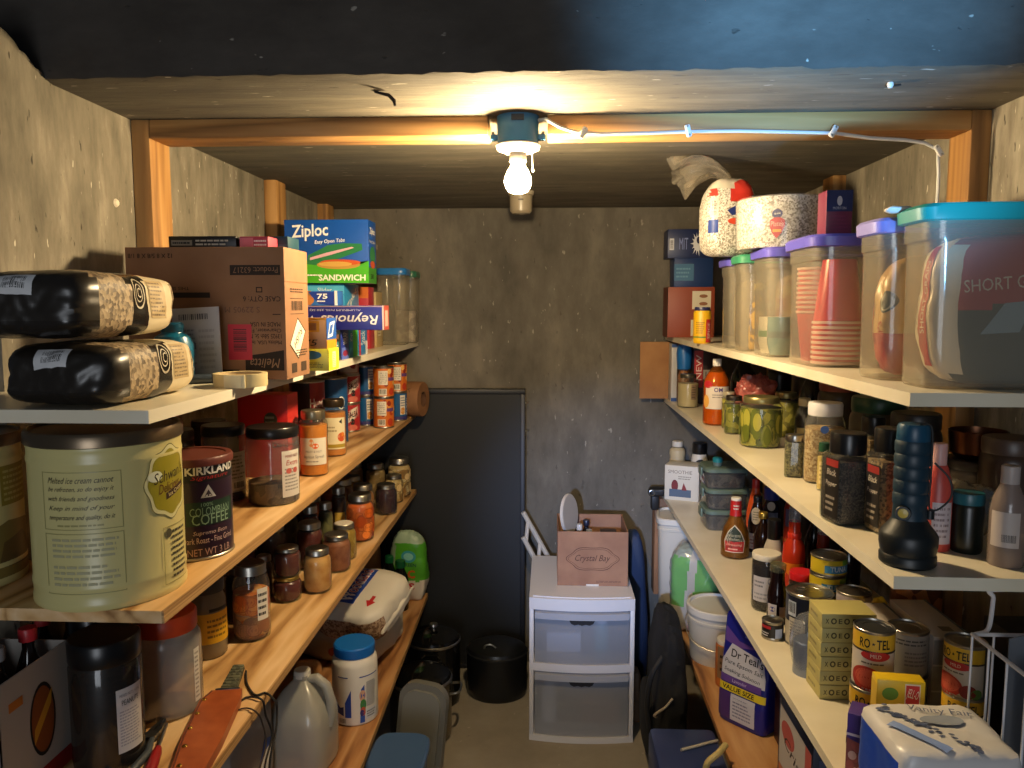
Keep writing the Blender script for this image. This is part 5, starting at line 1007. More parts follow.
for i in range(n1+1):
    q = i/n1; c = Vector((.012-.150*q**1.1, 0, .198+.055*math.sin(q*2.4)-.022*q)); rr_ = .010+.046*q**.8
    for j in range(n2):
        a = 2*math.pi*j/n2; k = 1+(.30*math.sin(5*a+2*q)+.16*math.sin(11*a-3*q))*q+.10*mnoise.noise(Vector((q*6, a*2, 3)))
        vs.append(c+Vector((-.35*math.sin(a)*rr_*k*q, .80*math.cos(a)*rr_*k, math.sin(a)*rr_*k*.78)))
tl.add(vs, [(i*n2+j, i*n2+(j+1) % n2, (i+1)*n2+(j+1) % n2, (i+1)*n2+j) for i in range(n1) for j in range(n2)], tf); kt = tl.build('knotted_tail', t)
b = MB(); b.lathe([(.009, -.004), (.014, 0), (.009, .005)], C('#b5ab98', .4), 16, M=Matrix.Translation((.010, 0, .200)), close=False); b.build('tie', kt)
ym = 1.55; w_ = Xr(851, ym)-Xr(825, ym)
carton('navy and magenta salt carton standing on the violet blue lid', (Xr(825, ym)+Xr(851, ym))/2, ym+.026, zl, w_, .05, Z(838, 190, ym)-zl, C('#6b2440', .4), lambda p, mp, w, h: (p.rect(mp, -w*.5, w*.5, h*.56, h, C('#14204e')), p.ell(mp, 0, h*.78, w*.10, h*.10, C('#b8b4b4')), p.text(mp, 'MORTON', 0, h*.63, w*.5, h*.055, C('#b8b4b4')), p.lines(mp, -w*.4, w*.4, h*.12, h*.5, 5, C('#7a2a48'), 3)), name='salt_carton')
t = thing('crumpled_paper', 'small crumpled white paper on the teal lid', 'paper', (Xr(894, 1.16), 1.15, R1+.2455), 0); b = MB(); b.superell(.035, .025, .010, .9, C('#cfc8ba', .6), .35, 90, 3, 24, 14); b.build('wad', t)
# cartons at the far end of the shelf
yf = 2.92; zb1, zb2, zb3 = Z(690, 287, yf), Z(690, 258, yf), Z(690, 229, yf)
def art(p, mp, w, h): p.rect(mp, w*.02, w*.42, h*.56, h*.92, C('#cfc6ae')); p.rect(mp, w*.0, w*.42, h*.03, h*.35, C('#cfc6ae')); p.ell(mp, w*.26, h*.82, w*.09, h*.035, C('#8a5a3a')); p.ell(mp, w*.26, h*.67, w*.09, h*.035, C('#8a5a3a')); p.rect(mp, w*.2, w*.4, h*.42, h*.48, C('#8a8a5a')); p.ell(mp, w*.3, h*.1, w*.09, h*.035, C('#8a5a3a'))
carton('red brown carton with white squares at the far end of the top shelf', (Xr(669, yf)+Xr(716, yf))/2, yf+.06, R1, Xr(716, yf)-Xr(669, yf), .12, zb1-R1, C('#8a3f26', .5), art, 'west', lambda p, mp, w, h: p.rect(mp, -w*.5, w*.5, 0, h, C('#5b2a18')))
carton('dark blue carton with pale window panel on the red brown carton', (Xr(675, yf)+Xr(714, yf))/2, yf+.06, zb1, Xr(714, yf)-Xr(675, yf), .11, zb2-zb1, C('#16305f', .4), lambda p, mp, w, h: (p.rect(mp, -w*.5, w*.0, h*.22, h*.8, C('#3a6688')), p.lines(mp, -w*.45, -w*.05, h*.3, h*.7, 3, C('#5b86a0'), 2)))
def art(p, mp, w, h):
    wt = C('#cfd0d4'); p.rect(mp, -w*.46, -w*.36, h*.28, h*.68, wt); p.bars(mp, -w*.45, -w*.37, h*.3, h*.66, None, INK, 2, True); p.text(mp, 'MIT', -w*.14, h*.5, w*.2, h*.4, C('#7a86b8'))
    for i in range(14): a = i*.4488; q = .5+.5*(i % 2); p.poly(mp, [(w*.18+w*.05*math.cos(a+.5), h*.5+h*.12*math.sin(a+.5)), (w*.18+w*(.12+.05*q)*math.cos(a), h*.5+h*(.34+.12*q)*math.sin(a)), (w*.18+w*.05*math.cos(a-.5), h*.5+h*.12*math.sin(a-.5))], wt)
    p.ell(mp, w*.18, h*.5, w*.10, h*.26, wt); p.ell(mp, w*.20, h*.62, w*.05, h*.12, C('#16244e'))
carton('navy carton with white starburst topmost at the far shelf end', (Xr(668, yf)+Xr(712, yf))/2, yf+.06, zb2, Xr(712, yf)-Xr(668, yf), .11, zb3-zb2, C('#16244e', .4), art)
y = 2.44; x = Xr(703.5, y, 325); r = .027
jar('yellow and red spice container with navy lid beside the last bin', x-.004, y, R1, r, Z(703, 307, y)-R1, C('#d9a818', .4), None, .5, C('#23264e', .4), .10, .9, lambda p, mp: (p.rect(mp, .012, .035, .004, .075, C('#b8242a')), p.rect(mp, -.035, .012, .018, .022, C('#3a7a3a')), p.lines(mp, -.02, .008, .03, .068, 6, C('#8a6a14'), 2), p.text(mp, 'SPICE', .022, .04, .05, .010, C('#e0d0c0'), rot=1.57)), shoulder=.06, neck=.92, name='spice_container')

# ================================================================== bin side, second shelf
pf = aty(640, 370, 3.12)
t = thing('cardboard_flap', 'plain brown cardboard sheet standing out past the shelf end', 'cardboard', ((aty(640, 370, 3.1).x+aty(700, 370, 3.1).x)/2, 3.105, R2+.0005)); hw = (aty(700, 370, 3.1).x-aty(640, 370, 3.1).x)/2
b = MB(); b.box(-hw, hw, -.003, .003, 0, Z(655, 342, 3.1)-R2, speckle('#96683f', '#a87a4c', 9, .8, 'n', .35, .65, .05), .001); b.build('sheet', t)
xs = aty(671, 370, 3.02).x; carton('slim white carton edge with blue corners against the cardboard sheet', xs+.012, 3.05, R2, .022, .07, Z(671, 344, 3.02)-R2, C('#b8b4b0', .5), lambda p, mp, w, h: (p.rect(mp, -w*.5, w*.5, h*.94, h, C('#2a4a80')), p.rect(mp, -w*.5, w*.5, 0, h*.06, C('#2a4a80'))))
t = thing('bottle', 'blue capped dropper bottle behind the cream jar', 'bottle', (aty(682, 360, 2.97).x+.012, 2.99, R2)); b = MB(); b.lathe([(0, 0), (.022, 0), (.024, .01), (.024, .10), (.014, .125)], C('#8a5a36', .4), 24); b.build('bottle_body', t); b = MB(); b.lathe([(.018, .125), (.026, .13), (.030, .19), (.024, .222), (0, .224)], C('#1c63a8', .35), 24, close=False); b.build('cap', t)
carton('dark red and black snack carton with vertical white letters', aty(702, 362, 2.9).x+.02, 2.96, R2, .085, .06, Z(702, 349, 2.9)-R2, C('#2a1614', .5), lambda p, mp, w, h: (p.rect(mp, -w*.5, -w*.12, h*.3, h*.96, C('#a32428')), p.text(mp, 'NEW', -w*.3, h*.66, h*.45, w*.24, C('#d8c8c0'), rot=math.pi/2), p.rect(mp, -w*.1, w*.45, h*.45, h*.62, C('#8d867c')), p.text(mp, '12', w*.15, h*.54, w*.3, h*.1, INK)))
x, y, r, h = cyl(677, 698, 373, 408, R2)
jar('glass jar of cream coloured sauce at the end of the second shelf', x, y, R2, r, h, GLASS, C('#c8b080', .4), .92, C('#4a4438', .4, .5), .10, .78, lambda p, mp: (p.rect(mp, .012, .034, .03, .085, C('#8a7258')), p.lines(mp, .014, .032, .035, .08, 5, C('#4a3a2c'), 2)), shoulder=.2, neck=.72)
# apple vinegar
x, y, r, h = cyl(702, 729, 358, 426, R2)
def art(p, mp): p.rect(mp, -.036, .046, .052, .122, C('#d3c8bc')); p.ell(mp, -.028, .128, .016, .012, C('#b8242a')); p.ell(mp, -.034, .075, .012, .02, C('#d9a04a')); p.text(mp, 'OM', .006, .112, .026, .014, C('#4a3a7a'), bold=.02); p.lines(mp, -.012, .03, .085, .100, 2, C('#8d8680'), 2); p.bars(mp, .016, .042, .054, .072, None, INK, 4)
bottle('amber vinegar bottle with white cap and red apple label', x, y, R2, r, h, clear('#ffd9a0', .12, .04, 'amber_glass', '#b8702a'), C('#ded8ce', .4), cap_h=.10, cap_r=.32, fill=C('#b5651c', .15), level=.80, art=art, prof=[(0, 0), (.9, 0), (1, .03), (1, .60), (.95, .68), (.62, .80), (.34, .87), (.3, .90)])
yv = 2.42; xv = Xr(739, yv, 380)
bottle('dark green wine bottle with pale cap behind the vinegar', xv+.03, yv+.06, R2, .042, .232, C('#10140c', .1), C('#8d8478', .4), cap_h=.09, cap_r=.34, art=lambda p, mp: p.rect(mp, -.045, .04, .05, .10, C('#a89f90')))
t = thing('fruit_bag', 'red skinned fruit in a net bag behind the pickle jar', 'bag', (Xr(752, 2.2, 400)+.046, 2.33, R2), 0); b = MB(); b.superell(.11, .065, .155, .6, speckle('#6a1c1a', '#b0625a', 26, .35, 'n', .35, .65, .3), .30, 34, 5, 90, 60); b.build('bag_body', t)
OLIV = speckle('#7d7424', '#c0b24c', 70, .35, 'v', .2, .85, .8); PICK = speckle('#4a5418', '#a8a040', 52, .35, 'v', .2, .85, .8)
x, y, r, h = cyl(721, 735, 391, 429, R2)
jar('slim jar of yellow green peppers beside the vinegar bottle', x, y, R2, r, h, GLASS, OLIV, .95, C('#c8c0a8', .3, .5), .11, .85, lambda p, mp: (p.rect(mp, -.012, .026, .02, .062, C('#cfd0b0')), p.rect(mp, -.012, .026, .02, .030, C('#2a6a4a')), p.lines(mp, -.008, .022, .036, .056, 3, C('#4a6a4a'), 2)), shoulder=.1, neck=.85)
x, y, r, h = cyl(738.5, 781, 394, 449, R2); PKX, PKY = x, y
t = jar('big glass jar of whole dill pickles with gold lid', x, y, R2, r, h, GLASS, PICK, .97, C('#8d8458', .35, .7), .11, .86, shoulder=.12, neck=.84)
chunks(t, r, .006, h*.80, 40, .011, .026, ('#5b6420', '#8a882e', '#9c983c', '#767c2a'), 'pickles', 9)
t = thing('price_card', 'little white barcode card in front of the pickle jar', 'card', atz(778, 446.5, R2), face_at(.55, 1.9)); b = MB(); b.box(-.017, .017, 0, .002, 0, .024, C('#cfc8b8', .5)); b.build('card', t); p = MB(); p.bars(lambda u, v, e: (u, -e, v), -.012, .004, .006, .020, None, INK, 3); p.build('printing', t)
x, y, r, h = cyl(731, 748, 397, 438, R2); jar('second pickle jar with dark lid half hidden by the big pickle jar', x-.004, y+.06, R2, r*1.15, h, GLASS, PICK, .95, C('#2c2620', .4, .4), .11, .86)
x, y, r, h = cyl(778, 800, 396, 440, R2); jar('gold lidded pickle jar behind the soy sauce bottle', x, y+.04, R2, r*1.2, h+.01, GLASS, OLIV, .95, C('#8d8458', .35, .7), .11, .86)
x, y, r, h = cyl(789, 808, 397, 445, R2)
bottle('dark soy sauce bottle with cream cap and label', x+.012, y, R2, r, h, GLASS2, C('#d8cdb0', .4), cap_h=.16, cap_r=.62, fill=C('#1c0d08', .12), level=.62, art=lambda p, mp: p.rect(mp, -.018, .02, .008, .045, C('#cfc39a')), prof=[(0, 0), (.95, 0), (1, .03), (1, .55), (.85, .68), (.58, .8), (.55, .84)])
x, y, r, h = cyl(783.5, 803, 433, 478, R2)
jar('small square glass jar of dried herbs with steel lid', x, y, R2, r, h, GLASS, speckle('#4a4630', '#8a8258', 380, .6), .95, STEEL, .12, .98, sq=.4, shoulder=.06, neck=.93, name='spice_jar')
x, y, r, h = cyl(802, 843, 400, 485, R2)
GRAN = speckle('#a87f48', '#e0c08c', 260, .55, 'v', .2, .85, .6)
jar('tall plastic jar of tan minced onion flakes with white lid', x, y, R2, r, h, GLASS2, GRAN, .95, C('#cfcdd0', .35), .15, .86, lambda p, mp: (p.ell(mp, -.0, .115, .008, .008, C('#3a5fae')),), sq=.15, shoulder=.2, neck=.80, name='spice_jar')
x, y, r, h = cyl(815, 829, 441, 491, R2)
jar('slim jar of yellow powder with green lid by the onion flakes', x, y-.005, R2, r, h, GLASS, C('#d3b468', .6), .95, C('#1f4a34', .4), .16, .85, lambda p, mp: (p.rect(mp, -.010, .014, .015, .06, C('#d9c68c')), p.lines(mp, -.008, .012, .02, .055, 4, C('#8d7a44'), 2)), shoulder=.16, neck=.8, name='spice_jar')
x, y, r, h = cyl(827, 843, 443, 476, R2)
jar('small orange lidded spice jar tucked behind the pepper jar', x+.02, y+.05, R2, .024, h, C('#b8402c', .4), None, .5, C('#d9782a', .4), .3, 1.0, name='spice_jar')
PEP = speckle('#17120f', '#4a4038', 380, .6, 'v', .2, .85, .5)
def peplab(p, mp): p.rect(mp, -.062, -.028, .012, .112, C('#191513')); p.text(mp, 'Black', -.045, .088, .024, .010, C('#c8bdae'), shear=.2); p.text(mp, 'Pepper', -.045, .068, .028, .010, C('#c8bdae'), shear=.2); p.rect(mp, -.060, -.030, .098, .110, C('#8d2420')); p.lines(mp, -.058, -.032, .02, .05, 3, C('#8d8478'), 2)
def pepper(label, a, b_, top, bot, dx=0, dy=0, fillm=PEP, lidm=BLKP):
    x, y, r, h = cyl(a, b_, top, bot, R2); return jar(label, x+dx, y+dy, R2, r, h, GLASS, fillm, .96, lidm, .22, .86, peplab, sq=.5, shoulder=.10, neck=.78, turn=.55, group='square pepper jars', name='pepper_jar')
pepper('square jar of ground black pepper nearest the onion flakes', 823, 866.5, 429, 526)
pepper('second square pepper jar close behind the black flashlight', 864, 905, 425, 536, .004, 0, speckle('#5b4634', '#9a7c58', 260, .6))
pepper('third square spice jar behind the second pepper jar', 866, 896, 418, 500, .0, .05, speckle('#6b523a', '#a88860', 260, .6))
# flashlight
x, y, r, h = cyl(876, 937, 419, 571, R2); fb = C('#10171a', .42); fr_ = C('#14303f', .45)
t = thing('flashlight', 'big black flashlight standing on its wide head at the shelf corner', 'flashlight', (x, y, R2), face_at(x, y))
b = MB(); b.lathe([(0, .001), (r*.90, 0), (r*.97, .003), (r*.98, .014), (r*.93, .017), (r*.96, .020), (r, .030), (r, .042), (r*.94, .047), (r*.68, .060), (r*.60, .066)], fb, 48); b.build('head', t)
b = MB(); pr = [(r*.60, .062)]; z = .066; top = h*.88; n = 5
for i in range(n): z0 = .085+(top-.085)*i/n; z1 = .085+(top-.085)*(i+1)/n; pr += [(r*.57, z0), (r*.605, z0+(z1-z0)*.18), (r*.605, z0+(z1-z0)*.82), (r*.57, z1)]
b.lathe(pr, fr_, 40, close=False); b.build('grip', t)
b = MB(); b.lathe([(r*.54, h*.865), (r*.57, h*.88), (r*.555, h*.97), (r*.50, h*.995), (r*.30, h*.99), (0, h*.985)], C('#12445f', .38), 40, close=False); b.build('tail_cap', t)
b = MB(); b.lathe([(0, .0), (.0105, 0), (.0105, .002), (.0095, .004), (.0075, .004), (.0075, .003), (0, .0035)], C('#0b0d0e', .4), 24, M=Matrix.Translation((-.008, -r*.60-.001, .078)) @ Matrix.Rotation(math.pi/2, 4, 'X'), close=False); sw = b.build('switch_surround', t)
b = MB(); b.lathe([(.0072, .002), (.0066, .0048), (0, .0055)], C('#c8ac40', .35), 24, M=Matrix.Translation((-.008, -r*.60-.001, .078)) @ Matrix.Rotation(math.pi/2, 4, 'X'), close=False); b.build('switch_button', sw)
b = MB(); b.lathe([(0, -.007), (.006, -.006), (.006, .006), (0, .007)], fb, 14, M=Matrix.Translation((r*.66, 0, .074))); b.build('cord_lug', t)
b = MB(); b.tube(spline([(r*.20, -.006, h*.995), (r*.45, -.006, h*1.0), (r*.60, -.004, h*.95), (r*.63, -.004, h*.7), (r*.62, -.004, h*.45), (r*.70, -.004, .082), (r*.95, -.006, .085), (r*1.3, -.01, .105), (r*1.2, -.012, .13), (r*.72, -.01, h*.74)]), .0014, C('#2a2b2c', .6), 7); b.build('cord', t)
# things beyond it
x, y, r, h = cyl(926, 956, 443, 556, R2)
bottle('pinkish red squeeze bottle with white label behind the flashlight', x, y+.02, R2, r*1.05, h, C('#b8453c', .4), C('#c89a94', .4), cap_h=.2, cap_r=.5, art=lambda p, mp: (p.rect(mp, -.006, .024, .012, .075, C('#b8aeb4')), p.lines(mp, -.003, .021, .02, .07, 6, C('#7a6a70'), 2)), prof=[(0, 0), (.95, 0), (1, .03), (1, .60), (.62, .78), (.55, .80)])
x, y, r, h = cyl(953, 988, 491, 558, R2)
jar('dark jar with teal lid between the red bottle and clear bottle', x, y+.015, R2, r, h, C('#10140f', .3), None, .5, C('#1f5a66', .35), .16, 1.0, name='tea_jar')
x, y, r, h = cyl(985, 1024, 462, 569, R2)
bottle('cloudy clear bottle with tapered neck and barcode at the shelf corner', x, y, R2, r, h, clear('#e8dcd4', .5, .12, 'cloudy_bottle', '#9c8a80'), C('#a89c96', .4), cap_h=.18, cap_r=.5, fill=C('#4a342a', .4), level=.22, art=lambda p, mp: (p.rect(mp, -.022, .016, .03, .08, C('#b0a49c')), p.bars(mp, -.008, .014, .034, .05, None, INK, 4)), prof=[(0, 0), (.92, 0), (1, .03), (1, .55), (.86, .68), (.55, .8), (.5, .83)])
# back row in the shade
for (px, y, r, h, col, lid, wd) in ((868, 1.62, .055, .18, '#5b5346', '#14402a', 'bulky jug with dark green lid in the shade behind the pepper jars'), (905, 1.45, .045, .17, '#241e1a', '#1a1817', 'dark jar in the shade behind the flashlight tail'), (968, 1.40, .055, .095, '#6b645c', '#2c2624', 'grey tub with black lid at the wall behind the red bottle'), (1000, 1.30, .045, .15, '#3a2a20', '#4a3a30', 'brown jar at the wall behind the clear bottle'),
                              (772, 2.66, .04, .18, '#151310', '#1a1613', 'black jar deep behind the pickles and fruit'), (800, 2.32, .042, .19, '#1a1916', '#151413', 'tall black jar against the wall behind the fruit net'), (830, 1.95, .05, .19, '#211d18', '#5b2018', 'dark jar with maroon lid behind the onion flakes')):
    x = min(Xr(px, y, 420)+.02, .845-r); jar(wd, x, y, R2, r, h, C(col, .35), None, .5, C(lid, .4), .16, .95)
x = Xr(793, 2.1, 390); bottle('dark bottle with bright blue cap behind the soy sauce', x+.055, 2.13, R2, .03, .205, C('#141312', .2), C('#2a62a0', .4), cap_h=.12, cap_r=.6)
b = MB(); b.lathe([(0, .001), (.035, 0), (.045, .012), (.048, .05), (.046, .051), (.043, .014), (0, .006)], C('#6a4632', .3, 1.0), 36, close=False); o = tag(b.build('metal_bowl'), 'small dull copper bowl standing on the grey tub in the shade', 'bowl'); x = min(Xr(968, 1.40, 420)+.02, .79); o.location = (x, 1.40, R2+.095)
for i, (px, y, wd) in enumerate(((966, 1.24, 'crumpled foil wrapped packet by the teal lidded jar'),)):
    t = thing('foil_packet', wd, 'packet', (min(Xr(px, y, 470), .78), y, R2), .3*i); b = MB(); b.superell(.075, .05, .085, .5, C('#a8a49c', .25, .9), .14, 40, i+2, 40, 26); b.build('packet_body', t)
# ================================================================== bin side, third shelf
def X3(px, y, py=560): return aty(px, py, y).x
def put(label, px, y, r, top, kind, *a, dx=0, **k):
    h = aty(px, top, y).z-R3
    return kind(label, X3(px, y, top+30)+dx, y, R3, r, h, *a, **k)
pc = atz(693, 500, R3)
def art(p, mp, w, h): p.text(mp, 'SMOOTHIE', -w*.05, h*.82, w*.7, h*.10, C('#6a6258')); p.ell(mp, -w*.2, h*.42, w*.10, h*.17, C('#6a1c1c')); p.rect(mp, -w*.36, w*.28, h*.1, h*.32, C('#4a5a6e')); p.poly(mp, [(w*.0, h*.3), (w*.16, h*.3), (w*.06, h*.52)], C('#7a2222')); p.lines(mp, -w*.1, w*.35, h*.6, h*.72, 2, C('#8a8478'), 2)
carton('white drink carton box with red fruit pictures at the far end of the third shelf', pc.x-.03, pc.y+.035, R3, .13, .10, .135, C('#c8c2b4', .5), art, 'east', lambda p, mp, w, h: (p.ell(mp, -w*.1, h*.6, w*.12, h*.16, C('#7a2222')), p.lines(mp, -w*.3, w*.4, h*.1, h*.35, 3, C('#8a8478'), 3)), rz=-.35, name='drink_carton')
put('cream plastic bottle with white cap behind the white drink carton', 677, 3.085, .034, 441, bottle, C('#b5a582', .4), C('#cfcabc', .4), cap_h=.1, cap_r=.6, prof=[(0, 0), (.95, 0), (1, .03), (1, .55), (.9, .62), (.85, .68), (.95, .75), (.9, .83), (.6, .88)])
t = put('white bottle with black cap and round black logo at the wall end', 699, 3.04, .032, 443, bottle, C('#c8c4ba', .4), BLKP, cap_h=.2, cap_r=.85, art=lambda p, mp: (p.ell(mp, .004, .125, .019, .02, INK), p.text(mp, 'Oil', .004, .125, .022, .014, WHITE), p.ell(mp, .006, .085, .018, .012, C('#b0a04a'))), prof=[(0, 0), (.95, 0), (1, .03), (1, .68), (.85, .78), (.8, .80)])
ps = atz(668, 487, R3); t = thing('black_strap', 'black strap bundle hanging off the far end of the third shelf', 'strap', (.452, 3.0, R3+.001)); b = MB(); b.superell(.075, .05, .035, .5, C('#101011', .45), .1, 30, 3, 30, 18, M=Matrix.Translation((-.02, 0, .0))); b.build('bundle', t); b = MB(); b.box(-.048, -.018, -.018, .018, -.055, .018, C('#101011', .5), .006); b.build('strap_end', t); b = MB(); b.lathe([(.009, 0), (.012, .001), (.012, .004), (.009, .005), (.009, 0)], STEEL, 20, M=Matrix.Translation((-.048, -.026, .018)) @ Matrix.Rotation(math.pi/2, 4, 'X'), close=False); b.build('buckle', t)
# three stacked glass boxes
yg = 2.53; xg0, xg1 = X3(706, yg, 500), X3(748, yg, 500); gl = C('#5d7066', .35); wg = xg1-xg0
def glass_box(label, z, dx):
    t = thing('food_container', label, 'food container', ((xg0+xg1)/2+dx, yg+.06, z), 0, 'stacked glass food containers'); R = wg/2
    b = MB(); b.lathe([(0, .001), (R*.88, 0), (R*.96, .008), (R*.99, .055)], GLASS2, 48, .5, close=False); b.build('glass_base', t)
    b = MB(); b.lathe([(0, .003), (R*.86, .003), (R*.93, .012), (R*.95, .047), (0, .05)], speckle('#151210', '#5b5248', 48, .5, 'v', .3, .95, .6), 48, .5, close=False); b.build('contents', t)
    b = MB(); b.lathe([(R*.98, .055), (R*1.03, .056), (R*1.03, .066), (R*.96, .070), (0, .069)], gl, 48, .5, close=False); b.build('lid', t)
    for s in (-1, 1):
        b = MB(); b.box(min(s*R*1.03, s*R*1.13), max(s*R*1.03, s*R*1.13), -.025, .025, .036, .066, gl, .004); b.build('snap_clip', t)
    return t
for i, (wd, dx) in enumerate((('bottom', 0), ('middle', .003), ('top', -.003))): glass_box('glass food container with grey green snap lid, %s of its stack of three' % wd, R3+.0705*i, dx)
t = thing('small_jar', 'little teal capped pot standing on the stacked glass food containers', 'jar', (X3(713, yg+.06, 470)+.01, yg+.04, R3+.2115)); b = MB(); b.lathe([(0, 0), (.014, 0), (.015, .01), (.014, .014)], C('#5a6a68', .4), 20); b.build('pot', t); b = MB(); b.lathe([(.016, .013), (.016, .026), (.012, .029), (0, .029)], C('#1f7a86', .35), 20, close=False); b.build('cap', t)
# salad dressing
x, y, r, h = cyl(720, 749, 494, 560, R3)
def art(p, mp):
    ol = [(-.030, .022), (.026, .022), (.030, .055), (.016, .085), (-.002, .105), (-.020, .085), (-.034, .055)]
    sc = lambda k: [(u*k-.002*(1-k), .06+(v-.06)*k) for u, v in ol]
    p.poly(mp, sc(1.0), C('#d8cfb8')); p.poly(mp, sc(.92), C('#24301c')); p.poly(mp, [(-.030, .024), (.025, .024), (.028, .055), (-.031, .055)], C('#b3241f')); p.text(mp, 'WISH BONE', -.002, .072, .036, .008, C('#c8c2a0')); p.text(mp, 'Italian', -.002, .062, .026, .007, C('#c8c2a0'), shear=.2); p.text(mp, 'Dressing', -.002, .044, .046, .009, C('#e0b8a0'), shear=.2); p.lines(mp, -.02, .016, .028, .036, 1, C('#e0b8a0'), 2)
t = bottle('salad dressing bottle of brown vinaigrette with red wrapped neck', x, y, R3, r, h, clear('#e8d0a0', .10, .04, 'dressing_bottle', '#8a6a3a'), C('#e0dcd2', .4), cap_h=.045, cap_r=.36, fill=speckle('#6b4a1e', '#8d6a30', 60, .4, 'n'), level=.70, art=art, prof=[(0, 0), (.9, 0), (1, .03), (1, .30), (.86, .48), (.55, .62), (.40, .70), (.36, .955)], sx=1.0, sy=1.0)
b = MB(); b.lathe([(r*.44, h*.70), (r*.40, h*.76), (r*.385, h*.955)], C('#b3201f', .4), 30, close=False); ns = b.build('neck_sleeve', t); b = MB(); b.lines(m_cyl(r*.40), -.008, .010, h*.80, h*.90, 2, C('#d8d0c0'), 5); b.build('neck_print', ns)
# sauces behind
yq = 2.42; put('tall orange red squeeze bottle between glass boxes and navy bottle', 754, yq, .027, 479, bottle, C('#c8501f', .35), C('#a8261f', .4), cap_h=.14, cap_r=.42, dx=.004, prof=[(0, 0), (.95, 0), (1, .03), (1, .45), (.8, .62), (.5, .8), (.44, .86)], art=lambda p, mp: p.ell(mp, 0, .045, .018, .03, C('#d98a2a')))
put('navy and clear bottle with blue label under the second shelf', 767, 2.38, .028, 487, bottle, C('#22283a', .25), C('#1c2f8a', .35), cap_h=.2, cap_r=.8, dx=.012, art=lambda p, mp: (p.rect(mp, -.02, .022, .04, .11, C('#5b6ea8')), p.ell(mp, 0, .13, .012, .014, C('#b8bcc8'))))
put('steak sauce bottle with navy cap and oval cream neck label', 757, 2.32, .027, 496, bottle, C('#241410', .12), C('#10141f', .35), cap_h=.10, cap_r=.48, art=lambda p, mp: (p.ell(mp, -.004, .115, .016, .026, C('#b5ab98')), p.lines(mp, -.013, .005, .10, .13, 4, C('#6b6458'), 2), p.rect(mp, -.024, .026, .012, .06, C('#a8988a')), p.lines(mp, -.02, .022, .015, .055, 4, C('#7a3a34'), 3)), prof=[(0, 0), (.9, 0), (1, .03), (1, .5), (.9, .62), (.55, .82), (.46, .9)])
put('dark sauce bottle with gold cap behind the white lidded jam', 762.5, 2.12, .025, 512, bottle, C('#1c0e0a', .1), C('#b89a48', .3, .8), cap_h=.09, cap_r=.5, art=lambda p, mp: (p.rect(mp, -.02, .02, .01, .05, C('#a88a78')), p.lines(mp, -.018, .018, .014, .046, 5, C('#6a2a24'), 2)))
put('round shouldered bottle with tall black cap and white label', 772, 2.045, .027, 519, bottle, C('#b8b0a8', .35), BLKP, cap_h=.30, cap_r=.62, dx=.004, art=lambda p, mp: p.poly(mp, [(-.026, .07), (-.006, .09), (-.0, .045), (-.026, .04)], C('#c8a868')), prof=[(0, 0), (.95, 0), (1, .03), (1, .40), (.92, .55), (.66, .67), (.6, .70)])
put('red and blue labelled bottle with green cap at the back of the sauces', 780, 2.36, .028, 493, bottle, C('#a8342a', .3), C('#1f6a4a', .35), cap_h=.10, cap_r=.7, dx=.04, art=lambda p, mp: (p.rect(mp, -.026, .026, .07, .125, C('#5b5f9e')), p.ell(mp, 0, .105, .014, .012, C('#c8c8d8')), p.ell(mp, 0, .082, .014, .008, C('#c8c8d8')), p.rect(mp, -.026, .026, .01, .03, C('#b8902a'))), prof=[(0, 0), (.95, 0), (1, .03), (1, .7), (.8, .85), (.66, .9)])
HOT = lambda p, mp: (p.rect(mp, -.028, .028, .01, .085, C('#d9781a', .4)), p.rect(mp, .002, .026, .012, .055, C('#8a7a5a')), p.lines(mp, .004, .024, .015, .052, 5, C('#3a2a1c'), 2), p.poly(mp, [(-.024, .02), (-.006, .02), (-.004, .05), (-.018, .06)], C('#b3301c')))
put('orange hot sauce bottle with clear dome cap and red collar', 792, 1.975, .0285, 507, bottle, C('#b8321a', .2), clear('#e8eaf0', .25, .05, 'clear_cap', '#b8bcc8'), cap_h=.16, cap_r=.52, dx=.006, art=HOT, prof=[(0, 0), (.95, 0), (1, .03), (1, .45), (.9, .56), (.52, .66), (.5, .84)])
t = bpy.data.objects[[o.name for o in bpy.data.objects if o.get('label', '').startswith('orange hot sauce')][0]]
b = MB(); q = aty(792, 507, 1.975).z-R3; b.lathe([(.016, q*.64), (.0172, q*.65), (.0172, q*.70), (.016, q*.71)], C('#c8301f', .3), 24, close=False); b.build('collar', t); b = MB(); b.lathe([(0, q*.72), (.010, q*.72), (.010, q*.78), (.004, q*.84), (0, q*.84)], C('#7a9a3a', .4), 18, close=False); b.build('spout', t)
put('second hot sauce bottle in shadow with clear dome cap', 818, 1.90, .028, 520, bottle, C('#5b1f18', .2), clear('#e8eaf0', .25, .05, 'clear_cap', '#b8bcc8'), cap_h=.16, cap_r=.52, dx=.012, prof=[(0, 0), (.95, 0), (1, .03), (1, .45), (.9, .56), (.52, .66), (.5, .84)])
put('slim black soy bottle between the two hot sauce bottles', 806, 2.03, .024, 512, bottle, C('#120b0a', .1), C('#1c1414', .3), cap_h=.08, cap_r=.5, dx=.02)
put('dark bottle with pale blue oval by the yellow tins', 836, 1.88, .028, 528, bottle, C('#141014', .15), C('#1c1818', .3), cap_h=.1, cap_r=.5, dx=.03, art=lambda p, mp: p.ell(mp, -.012, .09, .008, .014, C('#6a8aa8')))
